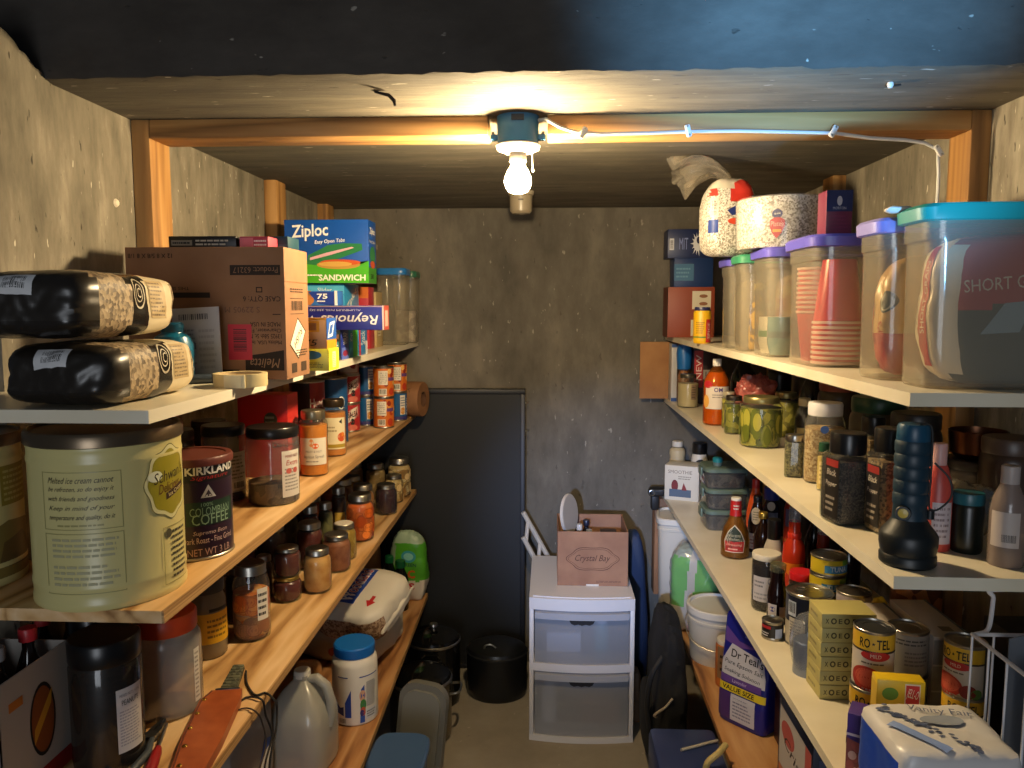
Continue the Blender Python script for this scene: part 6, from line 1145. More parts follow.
# jam, dark bottle and cans along the edge
x, y, r, h = cyl(750, 780, 548, 613, R3)
jar('jam jar with white screw lid and pale fruit label', x, y, R3, r, h, GLASS, C('#150a0e', .25), .93, C('#d3ccbe', .4), .085, 1.0, lambda p, mp: (p.rect(mp, -.034, .030, .026, .088, C('#b8b4b8')), p.ell(mp, .016, .078, .012, .010, C('#3a4a80')), p.lines(mp, -.03, .0, .06, .08, 2, C('#6a6a70'), 2), p.lines(mp, -.03, .02, .03, .05, 2, C('#8a8a90'), 3)), shoulder=.12, neck=.9)
x, y, r, h = cyl(763.5, 785, 560, 626, R3)
bottle('slim dark syrup bottle with clear cap beside the jam jar', x+.004, y, R3, r*.95, h, C('#1a0c0c', .1), clear('#d8d8c8', .3, .06, 'clear_cap', '#8a8a70'), cap_h=.12, cap_r=.8, prof=[(0, 0), (.95, 0), (1, .03), (1, .42), (.95, .52), (.72, .70), (.70, .88)], art=lambda p, mp: (p.rect(mp, -.022, .0, .012, .05, C('#b8b4bc')), p.ell(mp, -.010, .038, .007, .006, C('#3a3a8a')), p.rect(mp, .006, .022, .02, .045, C('#8a6a58'))))
x, y, r, h = cyl(759, 788, 612, 640, R3)
can('short black can with silver top and blue white panel at the shelf edge', x-.007, y-.014, R3, .024, .042, lambda p, mp, R, h: (p.rect(mp, .006, .024, h*.15, h*.65, C('#a8b8d8')), p.rect(mp, -.03, -.004, h*.62, h*.78, C('#a8242a')), p.lines(mp, -.03, -.004, h*.2, h*.45, 2, C('#c8c8c8'), 2)), C('#141416', .35))
t = put('red screw lid of a jar between hot sauce and yellow tins', 799, 1.84, .029, 571, jar, GLASS, C('#3a1a14', .3), .9, C('#c8202a', .35), .16, 1.0, dx=.004)
def tuna(p, mp, R, h): p.rect(mp, -R*1.6, R*1.6, h*.08, h*.92, C('#c8b028', .4)); p.rect(mp, -R*.5, R*1.2, h*.2, h*.6, C('#3f86b8')); p.text(mp, 'TUNA', R*.3, h*.42, R*1.0, h*.28, C('#d8e4e8'), bold=.02); p.rect(mp, R*.5, R*1.6, h*.62, h*.9, C('#6a9a3a'))
xt = X3(829, 1.75, 570)+.003; zt = R3
for i in range(4):
    hh = (aty(829, 560, 1.72).z-R3)/4; can('yellow tuna can, %s of its stack of four behind the big dark can' % ('bottom', 'second from bottom', 'third from bottom', 'topmost')[i], xt+.0015*(i % 2), 1.765, zt+hh*i, .040, hh, tuna, C('#c8b028', .4), group='tuna cans in a stack', turn=.1*i)
x, y, r, h = cyl(780, 831, 582, 652, R3)
def art(p, mp, R, h): p.rect(mp, -R*1.3, -R*.12, h*.03, h*.46, C('#a8a090')); p.bars(mp, -R*1.0, -R*.55, h*.58, h*.86, C('#b0b8c8'), INK, 3); p.rect(mp, -R*.9, -R*.2, h*.2, h*.55, C('#b8b4ac')); p.lines(mp, -R*.85, -R*.25, h*.22, h*.5, 5, C('#6a6a70'), 2); p.ell(mp, R*.25, h*.74, R*.16, h*.08, C('#a8aab0')); p.rect(mp, R*.12, R*.38, h*.62, h*.66, C('#a8aab0')); p.rect(mp, R*.6, R*1.4, h*.5, h*.75, C('#4a4034'))
can('big dark navy food can with pull ring lid and barcode', x+.004, y, R3, .050, h, art, C('#12182c', .35))
t = bpy.data.objects[[o.name for o in bpy.data.objects if o.get('label', '').startswith('big dark navy')][0]]
b = MB(); b.lathe([(.009, 0), (.013, .0006), (.013, .0022), (.009, .0028), (.009, 0)], STEEL, 20, M=Matrix.Translation((-.018, .012, h-.003)), close=False); b.build('pull_ring', [c for c in t.children if c.name.startswith('can_lid')][0])
# opened can wrapped in yellow
yw = 1.64; xw = X3(847, yw, 600)+.014; hw = aty(847, 585, yw+.03).z-R3
can('opened tin with silver rim wrapped round by a yellow bag', xw, yw, R3, .036, hw, lambda p, mp, R, h: (p.rect(mp, -R*1.2, R*1.2, h*.66, h*.95, C('#a89fa8')), p.rect(mp, -R*.2, R*.7, h*.7, h*.9, C('#3a5a86'))), C('#a8a0a4', .4), lid=C('#3a3530', .4))
t = thing('yellow_bag', 'yellow plastic bag bunched up against the opened tin', 'bag', (xw+.030, yw-.056, R3)); b = MB(); b.superell(.038, .036, hw*1.0, .7, C('#cfae1c', .35), .22, 24, 9, 36, 28); b.build('bag_body', t)
b = MB(); b.tube(spline([(-.01, -.012, hw*.90), (-.03, -.026, hw*.84), (-.055, -.026, hw*.80), (-.078, -.020, hw*.78)]), [.010]*18+[.005], C('#cfae1c', .35), 10); b.build('twisted_end', t)
# clear sleeve of small tins
x, y, r, h = cyl(789, 826, 608, 680, R3); t = thing('plastic_sleeve', 'crinkled clear plastic sleeve over a silver tin at the shelf edge', 'packet', (x, y, R3))
b = MB(); b.lathe([(0, 0), (r*.86, 0), (r*.86, h*.55), (r*.8, h*.57), (0, h*.57)], C('#8a94a8', .3, .6), 32, close=False); b.build('tin_inside', t)
b = MB(); b.superell(r*2, r*2, h, .75, clear('#e6eaf2', .16, .06, 'crinkled_film', '#a8b0c0'), .07, 40, 4, 44, 30); b.build('film', t)
# six soap cartons
ys = atz(817, 699, R3).y; x0s = atz(819, 699, R3).x; hs = (aty(830, 614, ys).z-R3)/6; cr = C('#b3a868', .5)
def soap(p, mp, w, h):
    ik = C('#4a4428')
    for k in range(4): p.ring(mp, -w*.40+w*.12*k, h*.5, h*.2, h*.22, h*.1, ik, 16) if k % 2 else p.text(mp, 'XHE'[k % 3], -w*.40+w*.12*k, h*.5, h*.24, h*.34, ik, bold=.02)
    p.rect(mp, w*.06, w*.20, h*.28, h*.68, C('#2c2818')); p.rect(mp, w*.28, w*.36, h*.3, h*.66, C('#7a4a34')); p.rect(mp, w*.40, w*.46, h*.3, h*.66, C('#7a4a34')); p.rect(mp, -w*.5, w*.5, 0, h*.03, C('#7d7444'))
for i in range(6):
    carton('pale yellow soap carton, %s in its stack of six beside the clear sleeve' % ('lowest', 'second from bottom', 'third from bottom', 'fourth from bottom', 'fifth from bottom', 'topmost')[i], x0s+.05, ys+.037, R3+hs*i, .10, .074, hs*.985, cr, soap, 'west', lambda p, mp, w, h: p.lines(mp, -w*.35, w*.35, h*.3, h*.7, 1, C('#8a8050'), 2), rz=.012*(-1)**i, name='soap_carton', group='soap cartons in a stack', bev=.0008)
# white flat cartons and tins behind
for (xa, xb, ya, yb2, top, wd) in ((.622, .682, 1.40, 1.545, .905, 'white flat topped carton with small barcode behind the soap cartons'), (.69, .76, 1.36, 1.54, .915, 'second white flat topped carton with grey bands closer to the wall')):
    carton(wd, (xa+xb)/2, (ya+yb2)/2, R3, xb-xa, yb2-ya, top-R3, C('#bdb2a8', .5), lambda p, mp, w, h: [(p.rect(mp, -w*.5, w*.5, h*(.02+.32*k), h*(.32+.32*k), C('#8d8882')), p.rect(mp, -w*.2, w*.45, h*(.2+.32*k), h*(.29+.32*k), C('#38302c'))) for k in range(3)], None, None, lambda p, mp, w, d: (p.rect(mp, -w*.1, w*.2, -d*.36, -d*.24, C('#6b665c')), p.rect(mp, w*.42, w*.5, -d*.5, d*.5, C('#4a5a66'))), name='carton')
# chilli tomato cans
def rotel(p, mp, R, h):
    ye = C('#d0a428', .4); p.rect(mp, -R*1.5, R*1.5, h*.02, h*.98, C('#c8bcaa', .4)); p.rect(mp, -R*1.5, R*1.5, h*.68, h*.95, ye); p.text(mp, 'RO', -R*.46, h*.80, R*.52, h*.16, C('#14100e'), bold=.02); p.text(mp, 'TEL', R*.42, h*.80, R*.66, h*.16, C('#14100e'), bold=.02); p.poly(mp, [(-R*.05+R*(.10 if k % 2 == 0 else .04)*math.sin(k*math.pi/5), h*.80+R*(.10 if k % 2 == 0 else .04)*math.cos(k*math.pi/5)) for k in range(10)], C('#14100e'))
    p.rect(mp, -R*1.5, R*1.5, h*.645, h*.68, C('#3a2a1c')); p.ell(mp, R*.08, h*.60, R*.72, h*.08, C('#b3241f')); p.text(mp, 'MILD', R*.08, h*.60, R*.5, h*.06, C('#d8c0a8')); p.lines(mp, -R*.6, R*.8, h*.44, h*.50, 1, C('#6a5a4c'), 2)
    p.ell(mp, -R*.35, h*.20, R*.8, h*.21, C('#a83024')); p.ell(mp, -R*.30, h*.22, R*.62, h*.15, C('#c85a44')); p.ell(mp, R*.7, h*.14, R*.4, h*.13, C('#8a2a1c')); p.ell(mp, R*1.1, h*.1, R*.3, h*.1, C('#5a7a34'))
pr = atz(876, 752, R3); rr_ = .033; xr_, yr_ = atz(876, 752, R3).x, pr.y+rr_; hc = .1025
can('yellow and red tomato can with bold black letters at the bottom of the front pair', xr_, yr_, R3, rr_, hc, rotel, TINM, group='tomato cans', lid=C('#6a6e74', .3, .9)); can('yellow and red tomato can with bold black letters stacked on top beside the soap cartons', xr_+.002, yr_, R3+hc, rr_, hc, rotel, TINM, group='tomato cans', turn=.05, lid=C('#6a6e74', .3, .9))
def plain(p, mp, R, h): p.rect(mp, -R*1.5, R*1.5, h*.05, h*.95, C('#7d7870', .4)); p.lines(mp, -R*.8, R*1.0, h*.70, h*.86, 2, C('#3a3632'), 3); p.lines(mp, -R*.2, R*1.0, h*.25, h*.6, 4, C('#5b5650'), 5)
xs_, ys_ = X3(911, 1.36, 640), 1.37; hc2 = .083
can('grey labelled can at the bottom of the pair beside the tomato cans', xs_, ys_, R3, .035, hc2, plain, C('#7d7870', .4), group='grey cans'); can('grey labelled can standing on another grey can beside the tomato cans', xs_, ys_+.002, R3+hc2, .035, hc2, plain, C('#7d7870', .4), group='grey cans', turn=.1)
xr3, yr3 = X3(969, 1.275, 660), 1.285
can('tomato can at the bottom of the pair by the wire basket', xr3, yr3, R3, rr_, hc*.88, rotel, TINM, group='tomato cans'); can('tomato can turned sideways on top of the pair by the wire basket', xr3-.001, yr3, R3+hc*.88, rr_, hc*.88, rotel, TINM, group='tomato cans', turn=-.5)
# gelatin boxes and snack box
def jello(p, mp, w, h): p.rect(mp, -w*.5, w*.5, 0, h*.36, C('#c8703a', .4)); p.rect(mp, -w*.5, w*.5, h*.33, h*.38, C('#8a3a1c')); p.ell(mp, -w*.22, h*.72, w*.17, h*.13, C('#5b8a2a')); p.rect(mp, w*.08, w*.40, h*.48, h*.95, C('#e0d4b8')); p.rect(mp, w*.10, w*.38, h*.51, h*.92, C('#c0282a')); p.text(mp, 'JELL-O', w*.24, h*.72, w*.24, h*.24, C('#e8dcc8'), rot=-.25)
xj, yj = X3(902, 1.165, 700), 1.165
carton('yellow gelatin box standing underneath another by the blue napkin pack', xj-.004, yj+.015, R3, .075, .03, .085, C('#d0b028', .4), jello, name='gelatin_box', group='gelatin boxes'); carton('yellow gelatin box with red lettering propped on top of a matching box', xj, yj+.015, R3+.0855, .070, .028, .078, C('#d8b41c', .4), jello, 'west', lambda p, mp, w, h: p.rect(mp, -w*.5, w*.5, h*.1, h*.9, C('#c8a41c')), name='gelatin_box', group='gelatin boxes', rz=-.12)
def snack(p, mp, w, h):
    rd = random.Random(4); p.rect(mp, -w*.5, w*.5, h*.0, h*.62, C('#8a4038'))
    for k in range(12): p.ell(mp, w*rd.uniform(-.36, .36), h*rd.uniform(.06, .55), w*.14, h*.07, C(rd.choice(('#b86a5a', '#c8907c', '#a04a40', '#d0a08c'))), 12)
    p.poly(mp, [(-w*.5, h*.62), (w*.5, h*.5), (w*.5, h*.62)], C('#3a2a6a')); p.rect(mp, -w*.5, w*.5, h*.66, h*.7, C('#c8b8c0'))
carton('pink and purple dried fruit box leaning at the edge before the tomato cans', X3(868, 1.17, 740), 1.185, R3, .045, .045, .105, C('#45307a', .4), snack, 'west', lambda p, mp, w, h: snack(p, mp, w, h), rz=-.5, name='snack_box')
# napkin pack
t = thing('napkin_pack', 'big blue and white plastic wrapped napkin pack at the shelf front', 'napkins', (.549, 1.057, R3), 0); wn = C('#d0ccc8', .35); bn = C('#1c46b0', .3); W_, D_, H_ = .165, .148, .152
b = MB(); b.superell(W_, D_, H_, .22, wn, .035, 18, 5, 72, 44, matfn=lambda c: bn if (c.x < -.045+.10*(.5-c.z/H_) and c.z < H_*.93) else None); b.build('pack_body', t)
p = MB(); mp = m_onto(b, (0, 0, H_), (1, 0, 0), (0, 1, 0)); nv = C('#56607c', .4)
rd = random.Random(8)
for i in range(46): q = rd.random(); p.ell(mp, -.062+.085*q+rd.uniform(-.008, .008), .055-.115*q+rd.uniform(-.006, .006), .004, .003, nv, 8)
p.poly(mp, [(-.07, .0), (-.058, .008), (-.01, -.06), (-.022, -.066)], C('#7d94c8')); p.text(mp, 'Vanity Fair', .018, .035, .085, .02, nv, rot=-.25); p.ell(mp, .01, .012, .03, .014, C('#8d94a0')); p.build('printed_top', t)
p = MB(); mp = m_onto(b, (-.02, -D_/2, H_*.5), (1, 0, 0), (0, 0, 1)); p.ring(mp, -.03, .03, .022, .022, .003, C('#8ab0e0')); p.text(mp, 'NEW', -.03, .03, .028, .012, C('#c8d8f0')); p.build('round_seal', t)
# wire basket holding plastic sheets
t = thing('wire_basket', 'white coated wire basket with raised back at the shelf corner', 'basket', (0, 0, 0)); wm = C('#d6d6da', .35); xa, xb, ya, yb2, zt, zb = .648, .84, .985, 1.165, 1.004, R3+.004
b = MB(); loop = lambda z: [(xa, ya, z), (xa, yb2, z), (xb, yb2, z), (xb, ya, z), (xa, ya, z)]
b.tube(loop(zt), .0032, wm, 8); b.build('top_rim', t); b = MB(); b.tube(loop(zb), .0026, wm, 8); b.build('bottom_rim', t)
b = MB(); b.tube(spline([(xa+.004, yb2, zt), (xa+.03, yb2+.012, zt+.005), (xa+.045, yb2+.03, 1.05), (xa+.05, yb2+.035, 1.062), (xb, yb2+.035, 1.062)]), .0034, wm, 8); b.build('raised_back', t)
for i in range(5): yy_ = ya+(yb2-ya)*i/4; b = MB(); b.tube([(xa, yy_, zt), (xa, yy_, zb), (xb, yy_, zb), (xb, yy_, zt)], .0018, wm, 6); b.build('wire', t)
for i in range(1, 6): xx_ = xa+(xb-xa)*i/6; b = MB(); b.tube([(xx_, ya, zt), (xx_, ya, zb), (xx_, yb2, zb), (xx_, yb2, zt)], .0018, wm, 6); b.build('wire', t)
sh = clear('#d8dce4', .45, .2, 'grey_plastic_sheet', '#9aa0a8')
for i, (y, tl, lb) in enumerate(((1.125, .20, 'cloudy grey plastic sheet standing in the back of the wire basket'), (1.06, -.10, 'curved cloudy plastic sheet standing in the middle of the wire basket'))):
    o = thing('plastic_sheet', lb, 'plastic sheet', (.745, y, zb+.004), tl); b = MB(); n = 14; vs = []
    for j in range(n+1): u = -.075+.15*j/n; c = .012*math.cos(u*20); vs += [(u, c, 0), (u, c, .25-.03*i), (u, c+.002, .25-.03*i), (u, c+.002, 0)]
    b.add(vs, [(4*j+k, 4*j+(k+1) % 4, 4*j+4+(k+1) % 4, 4*j+4+k) for j in range(n) for k in range(4)]+[(0, 1, 2, 3), tuple(reversed(range(4*n, 4*n+4)))], sh); b.build('sheet', o)
# shaded things at the wall
t = thing('snack_bag', 'orange brown snack bag against the wall behind the white cartons', 'bag', (.80, 1.66, R3), .2); b = MB(); b.superell(.10, .07, .20, .6, speckle('#6a3a1c', '#b5713a', 30, .4), .08, 18, 4, 36, 24); b.build('bag_body', t)
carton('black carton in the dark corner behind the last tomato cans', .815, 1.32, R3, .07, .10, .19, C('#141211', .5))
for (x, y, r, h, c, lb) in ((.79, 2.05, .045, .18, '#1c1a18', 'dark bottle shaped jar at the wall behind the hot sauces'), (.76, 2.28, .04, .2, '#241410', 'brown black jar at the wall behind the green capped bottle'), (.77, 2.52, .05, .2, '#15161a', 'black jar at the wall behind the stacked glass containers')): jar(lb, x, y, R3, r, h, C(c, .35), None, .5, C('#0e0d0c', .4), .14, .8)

# ================================================================== bin side, lowest shelf
wp = C('#c3bcae', .45)
def bucket(label, x, y, r, h, name='bucket', sq=0.0, mat=None, handle=True):
    t = thing(name, label, 'bucket', (x, y, R4), face_at(x, y)); m = mat or wp
    b = MB(); b.lathe([(0, .002), (r*.86, 0), (r*.88, .006), (r*.96, h-.05), (r*.99, h-.048), (r*.99, h-.04), (r*.965, h-.038), (r*.97, h-.02)], m, 48, sq, close=False); b.build('bucket_body', t)
    b = MB(); b.lathe([(r*.99, h-.024), (r*1.03, h-.022), (r*1.03, h-.003), (r*.99, h), (r*.93, h), (r*.91, h-.008), (0, h-.008)], C('#d0cabd', .4), 48, sq, close=False); b.build('lid', t)
    if handle: b = MB(); b.tube(spline([(-r*1.0, 0, h-.044), (-r*1.06, -r*.3, h-.07), (-r*.75, -r*.86, h-.105), (0, -r*1.12, h-.12), (r*.75, -r*.86, h-.105), (r*1.06, -r*.3, h-.07), (r*1.0, 0, h-.044)]), .0018, STEEL, 6); b.build('wire_handle', t)
    return t
bucket('square cornered white tub with overhanging lid at the far end of the lowest shelf', .518, 2.935, .096, .37, 'storage_tub', .35, handle=False)
t = thing('salad_bag', 'clear bag with green and white print in front of the white tub', 'bag', (.535, 2.72, R4), -.5); gm2 = C('#4fae2c', .3)
b = MB(); b.superell(.16, .13, .31, .5, gm2, .10, 14, 3, 72, 60, matfn=lambda c: C('#c3bcae', .4) if (c.z < .10 or abs(c.x+.0-.1*(c.z-.2)) < .014) else (C('#9aa89a', .25) if c.z > .28 else None)); b.build('bag_body', t)
p = MB(); p.superell(.168, .138, .319, .5, FILM, .10, 14, 3, 48, 40); p.build('clear_film', t); t2 = t
bucket('round white bucket with flat lid before the green bag', .562, 2.50, .097, .185)
yq = 2.30; jar('orange jar with white lid between bucket and purple salt bag', aty(727, 670, yq).x, yq+.012, R4, .033, aty(727, 640, yq).z-R4, C('#b86a34', .4), None, .5, C('#d3ccc0', .4), .10, .9, lambda p, mp: (p.rect(mp, -.03, .03, .03, .13, C('#8a6a4c')), p.lines(mp, -.02, .02, .05, .11, 3, C('#2a1c14'), 2)), shoulder=.06, neck=.9)
# bath salt bag
p0, p1 = atz(722, 717, R4), atz(764, 737, R4); pm = (p0+p1)/2; ang = math.atan2(p1.y-p0.y, p1.x-p0.x); wS = (p1-p0).length*1.12; hS = aty(725, 612, p0.y).z-R4
t = thing('salt_bag', 'tall purple blue stand up bag of bath salt on the lowest shelf', 'bag', (pm.x+.03*math.sin(ang)*-1*.9, pm.y+.03*math.cos(ang), R4), ang); pu = C('#1a1f7a', .3); vi = C('#5b3f8a', .35)
fnS = lambda p: Vector((p.x, p.y*(1-.93*max(0, (p.z/hS+.5)-.25)/.75), p.z))
b = MB(); b.superell(wS, .085, hS, .28, pu, .02, 10, 5, 60, 48, e2=.12, fn=fnS); b.build('bag_body', t)
p = MB(); mp = m_onto(b, (0, -.045, 0), (1, 0, 0), (0, 0, 1)); W2, H2 = wS/2, hS; lt = C('#b8b8c4', .4)
p.poly(mp, [(-W2*.92, H2*.86), (-W2*.3, H2*.76), (W2*.5, H2*.74), (-W2*.3, H2*.70), (-W2*.92, H2*.73)], vi); p.lines(mp, -W2*.1, W2*.6, H2*.80, H2*.83, 1, C('#6a6aa8'), 2)
p.poly(mp, [(-W2*.6, H2*.72), (W2*.75, H2*.66), (W2*.9, H2*.5), (W2*.9, H2*.42), (-W2*.9, H2*.44), (-W2*.95, H2*.55)], lt)
p.text(mp, "Dr Teal's", W2*.1, H2*.635, W2*1.35, H2*.075, C('#141420'), bold=.01, rot=-.05); p.text(mp, 'Pure Epsom Salt', -W2*.02, H2*.545, W2*1.6, H2*.05, C('#2a2a34'), shear=.15, rot=-.05); p.text(mp, 'Soaking Solution', -W2*.05, H2*.475, W2*1.5, H2*.042, C('#2a2a34'), shear=.15, rot=-.05)
p.rect(mp, -W2*.94, W2*.78, H2*.375, H2*.435, vi); p.text(mp, 'Lavender', -W2*.1, H2*.405, W2*.6, H2*.03, C('#b8a8d0'))
p.rect(mp, -W2*.96, W2*.96, H2*.30, H2*.365, C('#c8b428', .35)); p.text(mp, 'VALUE SIZE', -W2*.12, H2*.333, W2*1.35, H2*.042, C('#1c1a14'), bold=.02)
p.rect(mp, -W2*.94, -W2*.42, H2*.05, H2*.29, C('#4a2f6a', .35)); p.rect(mp, -W2*.40, W2*.62, H2*.05, H2*.29, lt); p.lines(mp, -W2*.3, W2*.5, H2*.08, H2*.27, 6, C('#7a7a90'), 3); p.build('printed_front', t)
# cereal box and filler
def cer(p, mp, w, h): p.rect(mp, -w*.46, w*.46, h*.04, h*.92, C('#b8b0aa')); p.rect(mp, -w*.46, w*.1, h*.04, h*.4, C('#b8704a')); p.ell(mp, w*.05, h*.35, w*.25, h*.17, C('#c8a080')); p.ell(mp, -w*.2, h*.75, w*.2, h*.1, C('#b0524a')); p.text(mp, 'Crisps', w*.05, h*.62, w*.7, h*.14, C('#3a2a24'), shear=.25, rot=-.15); p.ell(mp, w*.25, h*.15, w*.16, h*.1, C('#5b3424')); p.rect(mp, w*.3, w*.46, h*.4, h*.92, C('#b3524a'))
carton('cereal box with dark spine and pictured face at the edge of the lowest shelf', .572, 1.63, R4, .06, .23, .268, C('#1a2036', .4), lambda p, mp, w, h: p.rect(mp, -w*.3, w*.3, h*.1, h*.9, C('#3a4260')), 'west', cer, lambda p, mp, w, d: [p.rect(mp, -w*.3, w*.3, -d*.35+d*.3*k, -d*.2+d*.3*k, C('#8a8f9e')) for k in range(3)], name='cereal_box')
carton('maroon carton in the shade between salt bag and cereal box', .675, 1.93, R4, .12, .18, .27, C('#3a1a16', .5))
t = thing('brown_carton', 'brown cardboard carton at the end wall behind the white tub', 'box', (.515, 3.10, R4)); b = MB(); b.box(-.085, .09, -.04, .04, 0, .395, KRAFT, .002); b.build('carton_body', t); b = MB(); b.rect(m_front(.08), -.03, .03, .22, .32, C('#a8503a')); b.build('printed_panel', t)

# ================================================================== the end of the aisle
PY = 3.085
xa, xb = -.80, aty(525, 520, PY).x; zt = aty(480, 389, PY).z
t = thing('black_board', 'large flat black board standing against the concrete end wall', 'board', ((xa+xb)/2, PY, 0)); hw = (xb-xa)/2; bk = C('#101112', .62)
b = MB(); b.box(-hw+.012, hw-.012, -.006, .030, .012, zt-.012, bk); b.build('face_sheet', t)
b = MB(); fm = C('#15161a', .5)
for q in ((-hw, hw, -.012, .034, zt-.02, zt), (-hw, hw, -.012, .034, 0, .02), (-hw, -hw+.02, -.012, .034, .02, zt-.02), (hw-.02, hw, -.012, .034, .02, zt-.02)): b.box(*q, fm, .003)
b.build('edge_frame', t)
for pz in (403, 431):
    b = MB(); b.tube([(hw, .0, aty(527, pz, PY).z), (hw+.010, -.002, aty(527, pz, PY).z), (hw+.012, -.002, aty(527, pz, PY).z+.006)], .003, STEEL, 8); b.build('screw_hook', t)
# white folding rack
t = thing('white_rack', 'white folding rack leaning between the black board and the drawer unit', 'rack', (0, 0, 0)); wm2 = C('#b3aca0', .4); A = lambda px, py, y: aty(px, py, y)
for i, (a, b_) in enumerate((((523, 512), (551, 562)), ((523, 537), (546, 580)))):
    b = MB(); q0, q1 = A(*a, 3.04-.03*i), A(*b_, 3.04-.03*i); d = (q1-q0).normalized(); q1 = q0+d*((q0.z-.012)/-d.z) if d.z < 0 else q1
    b.tube([q0, q1], .010, wm2, 8); b.build('rail', t)
q0, q1 = A(527, 522, 3.025), A(527, 546, 3.025); b = MB(); b.tube([A(528, 521, 3.04), A(526, 542, 3.01)], .008, wm2, 8); b.build('crossbar', t); b = MB(); b.tube([A(540, 543, 3.04), A(538, 566, 3.01)], .008, wm2, 8); b.build('crossbar', t)
# drawer unit
yf = atz(581, 741, 0).y; zt = aty(581, 597, yf).z; yb2 = min(atz(590, 553, zt).y, 3.0); xa, xb = aty(529, 735, yf).x, aty(633, 735, yf).x
wd, dp = xb-xa, yb2-yf; t = thing('drawer_unit', 'white two drawer plastic storage tower with clear fronts', 'drawer unit', ((xa+xb)/2, yf+dp/2, 0)); UW = C('#c8c6c8', .4); hw = wd/2
bow = lambda u: -.018*(1-(u/hw)**2)
def bowed(z0, z1, m, u0=-hw, u1=hw, yo=0.0, back=None, n=16):
    b = MB(); yb_ = back if back is not None else dp/2; vs = []; us = [u0+(u1-u0)*i/n for i in range(n+1)]
    for z in (z0, z1): vs += [(u, -dp/2+bow(u)+yo, z) for u in us]+[(u1, yb_, z), (u0, yb_, z)]
    k = n+3; fs = [tuple(reversed(range(k))), tuple(range(k, 2*k))]+[(i, (i+1) % k, k+(i+1) % k, k+i) for i in range(k)]
    return b.add(vs, fs, m)
bowed(zt-.045, zt-.004, UW).build('top_panel', t); b = bowed(zt-.004, zt, UW, -hw+.012, hw-.012, .012, dp/2-.012); b.build('raised_top', t)
zm = aty(581, 667, yf).z; z1 = aty(581, 602, yf).z
bowed(0, .022, UW).build('base_rail', t); bowed(zm-.014, zm+.014, UW).build('middle_rail', t)
for s in (-1, 1):
    b = MB(); u0, u1 = sorted((s*hw, s*(hw-.016))); b.box(u0, u1, -dp/2-.002, dp/2, .02, zt-.045, UW, .003); b.build('side_panel', t)
b = MB(); b.box(-hw+.01, hw-.01, dp/2-.006, dp/2, .02, zt-.045, UW); b.build('back_panel', t)
for (za, zb) in ((.024, zm-.016), (zm+.016, zt-.047)):
    u0, u1 = -hw+.019, hw-.019; b = MB(); n = 16; us = [u0+(u1-u0)*i/n for i in range(n+1)]; dB = dp/2-.02; vs = []; fs = []
    for z in (za, zb): vs += [(u, -dp/2+bow(u)+.004, z) for u in us]
    fs = [(i, i+1, n+2+i, n+1+i) for i in range(n)]; b.add(vs, fs, FROST)
    b.add([(u0, -dp/2+.004, za), (u0, dB, za), (u0, dB, zb), (u0, -dp/2+.004, zb)], [(0, 1, 2, 3)], FROST); b.add([(u1, -dp/2+.004, za), (u1, dB, za), (u1, dB, zb), (u1, -dp/2+.004, zb)], [(3, 2, 1, 0)], FROST)
    b.add([(u0, dB, za), (u1, dB, za), (u1, dB, zb), (u0, dB, zb)], [(0, 1, 2, 3)], FROST); b.add([(u0, -dp/2+.004, za), (u1, -dp/2+.004, za), (u1, dB, za), (u0, dB, za)], [(3, 2, 1, 0)], FROST)
    dr = b.build('drawer', t)
    b = bowed(zb-.026, zb-.004, clear('#d8dae0', .72, .25, 'drawer_lip', '#b3b5bd'), u0, u1, -.010, -dp/2+.006); b.build('lip', dr)
    b = MB(); pts = [(-.045, 0), (-.038, -.014), (-.026, -.020), (-.013, -.017), (0, -.021), (.013, -.017), (.026, -.020), (.038, -.014), (.045, 0)]
    b.prism(pts, .004, C('#1a1414', .6), Matrix.Translation((0, -dp/2-.0175+.0040, zb-.027)) @ Matrix.Rotation(math.pi/2, 4, 'X')); b.build('finger_grip', dr)
ux, uy = (xa+xb)/2, yf+dp/2
bottle('teal and white bottle inside the upper drawer', ux+.075, yf+.10, zm+.018, .028, .15, C('#2f8a90', .4), C('#d8d8d8', .4), cap_h=.3, cap_r=.8); bottle('white bottle inside the lower drawer', ux-.11, yf+.09, .027, .032, .17, C('#cfcfcf', .4), C('#d8d8d8', .4), cap_h=.2, cap_r=.6)
carton('white carton lying inside the upper drawer', ux-.06, yf+.12, zm+.018, .12, .09, .07, C('#c8c8cc', .5)); carton('brown carton inside the lower drawer', ux+.07, yf+.12, .027, .14, .09, .09, C('#8a5a44', .5))
# open cardboard box on top
yb_ = atz(592, 586, zt).y; x0, x1 = aty(557.5, 560, yb_).x, aty(628, 560, yb_).x; hb = aty(592, 532, yb_).z-zt; db = min(.24, yb2-yb_-.01); bx = (x0+x1)/2; hw = (x1-x0)/2; kr = speckle('#86604a', '#987056', 10, .8, 'n', .35, .65, .05); kin = C('#96705c', .8)
t = thing('cardboard_box', 'open cardboard box with script emblem on top of the drawer unit', 'box', (bx, yb_+db/2, zt+.0005))
for nm, q in (('front_wall', (-hw, hw, -db/2, -db/2+.004, .004, hb)), ('back_wall', (-hw, hw, db/2-.004, db/2, .004, hb)), ('side_wall', (-hw, -hw+.004, -db/2+.004, db/2-.004, .004, hb)), ('side_wall', (hw-.004, hw, -db/2+.004, db/2-.004, .004, hb)), ('bottom_flap', (-hw, hw, -db/2, db/2, 0, .004))): b = MB(); b.box(*q, kr); b.build(nm, t)
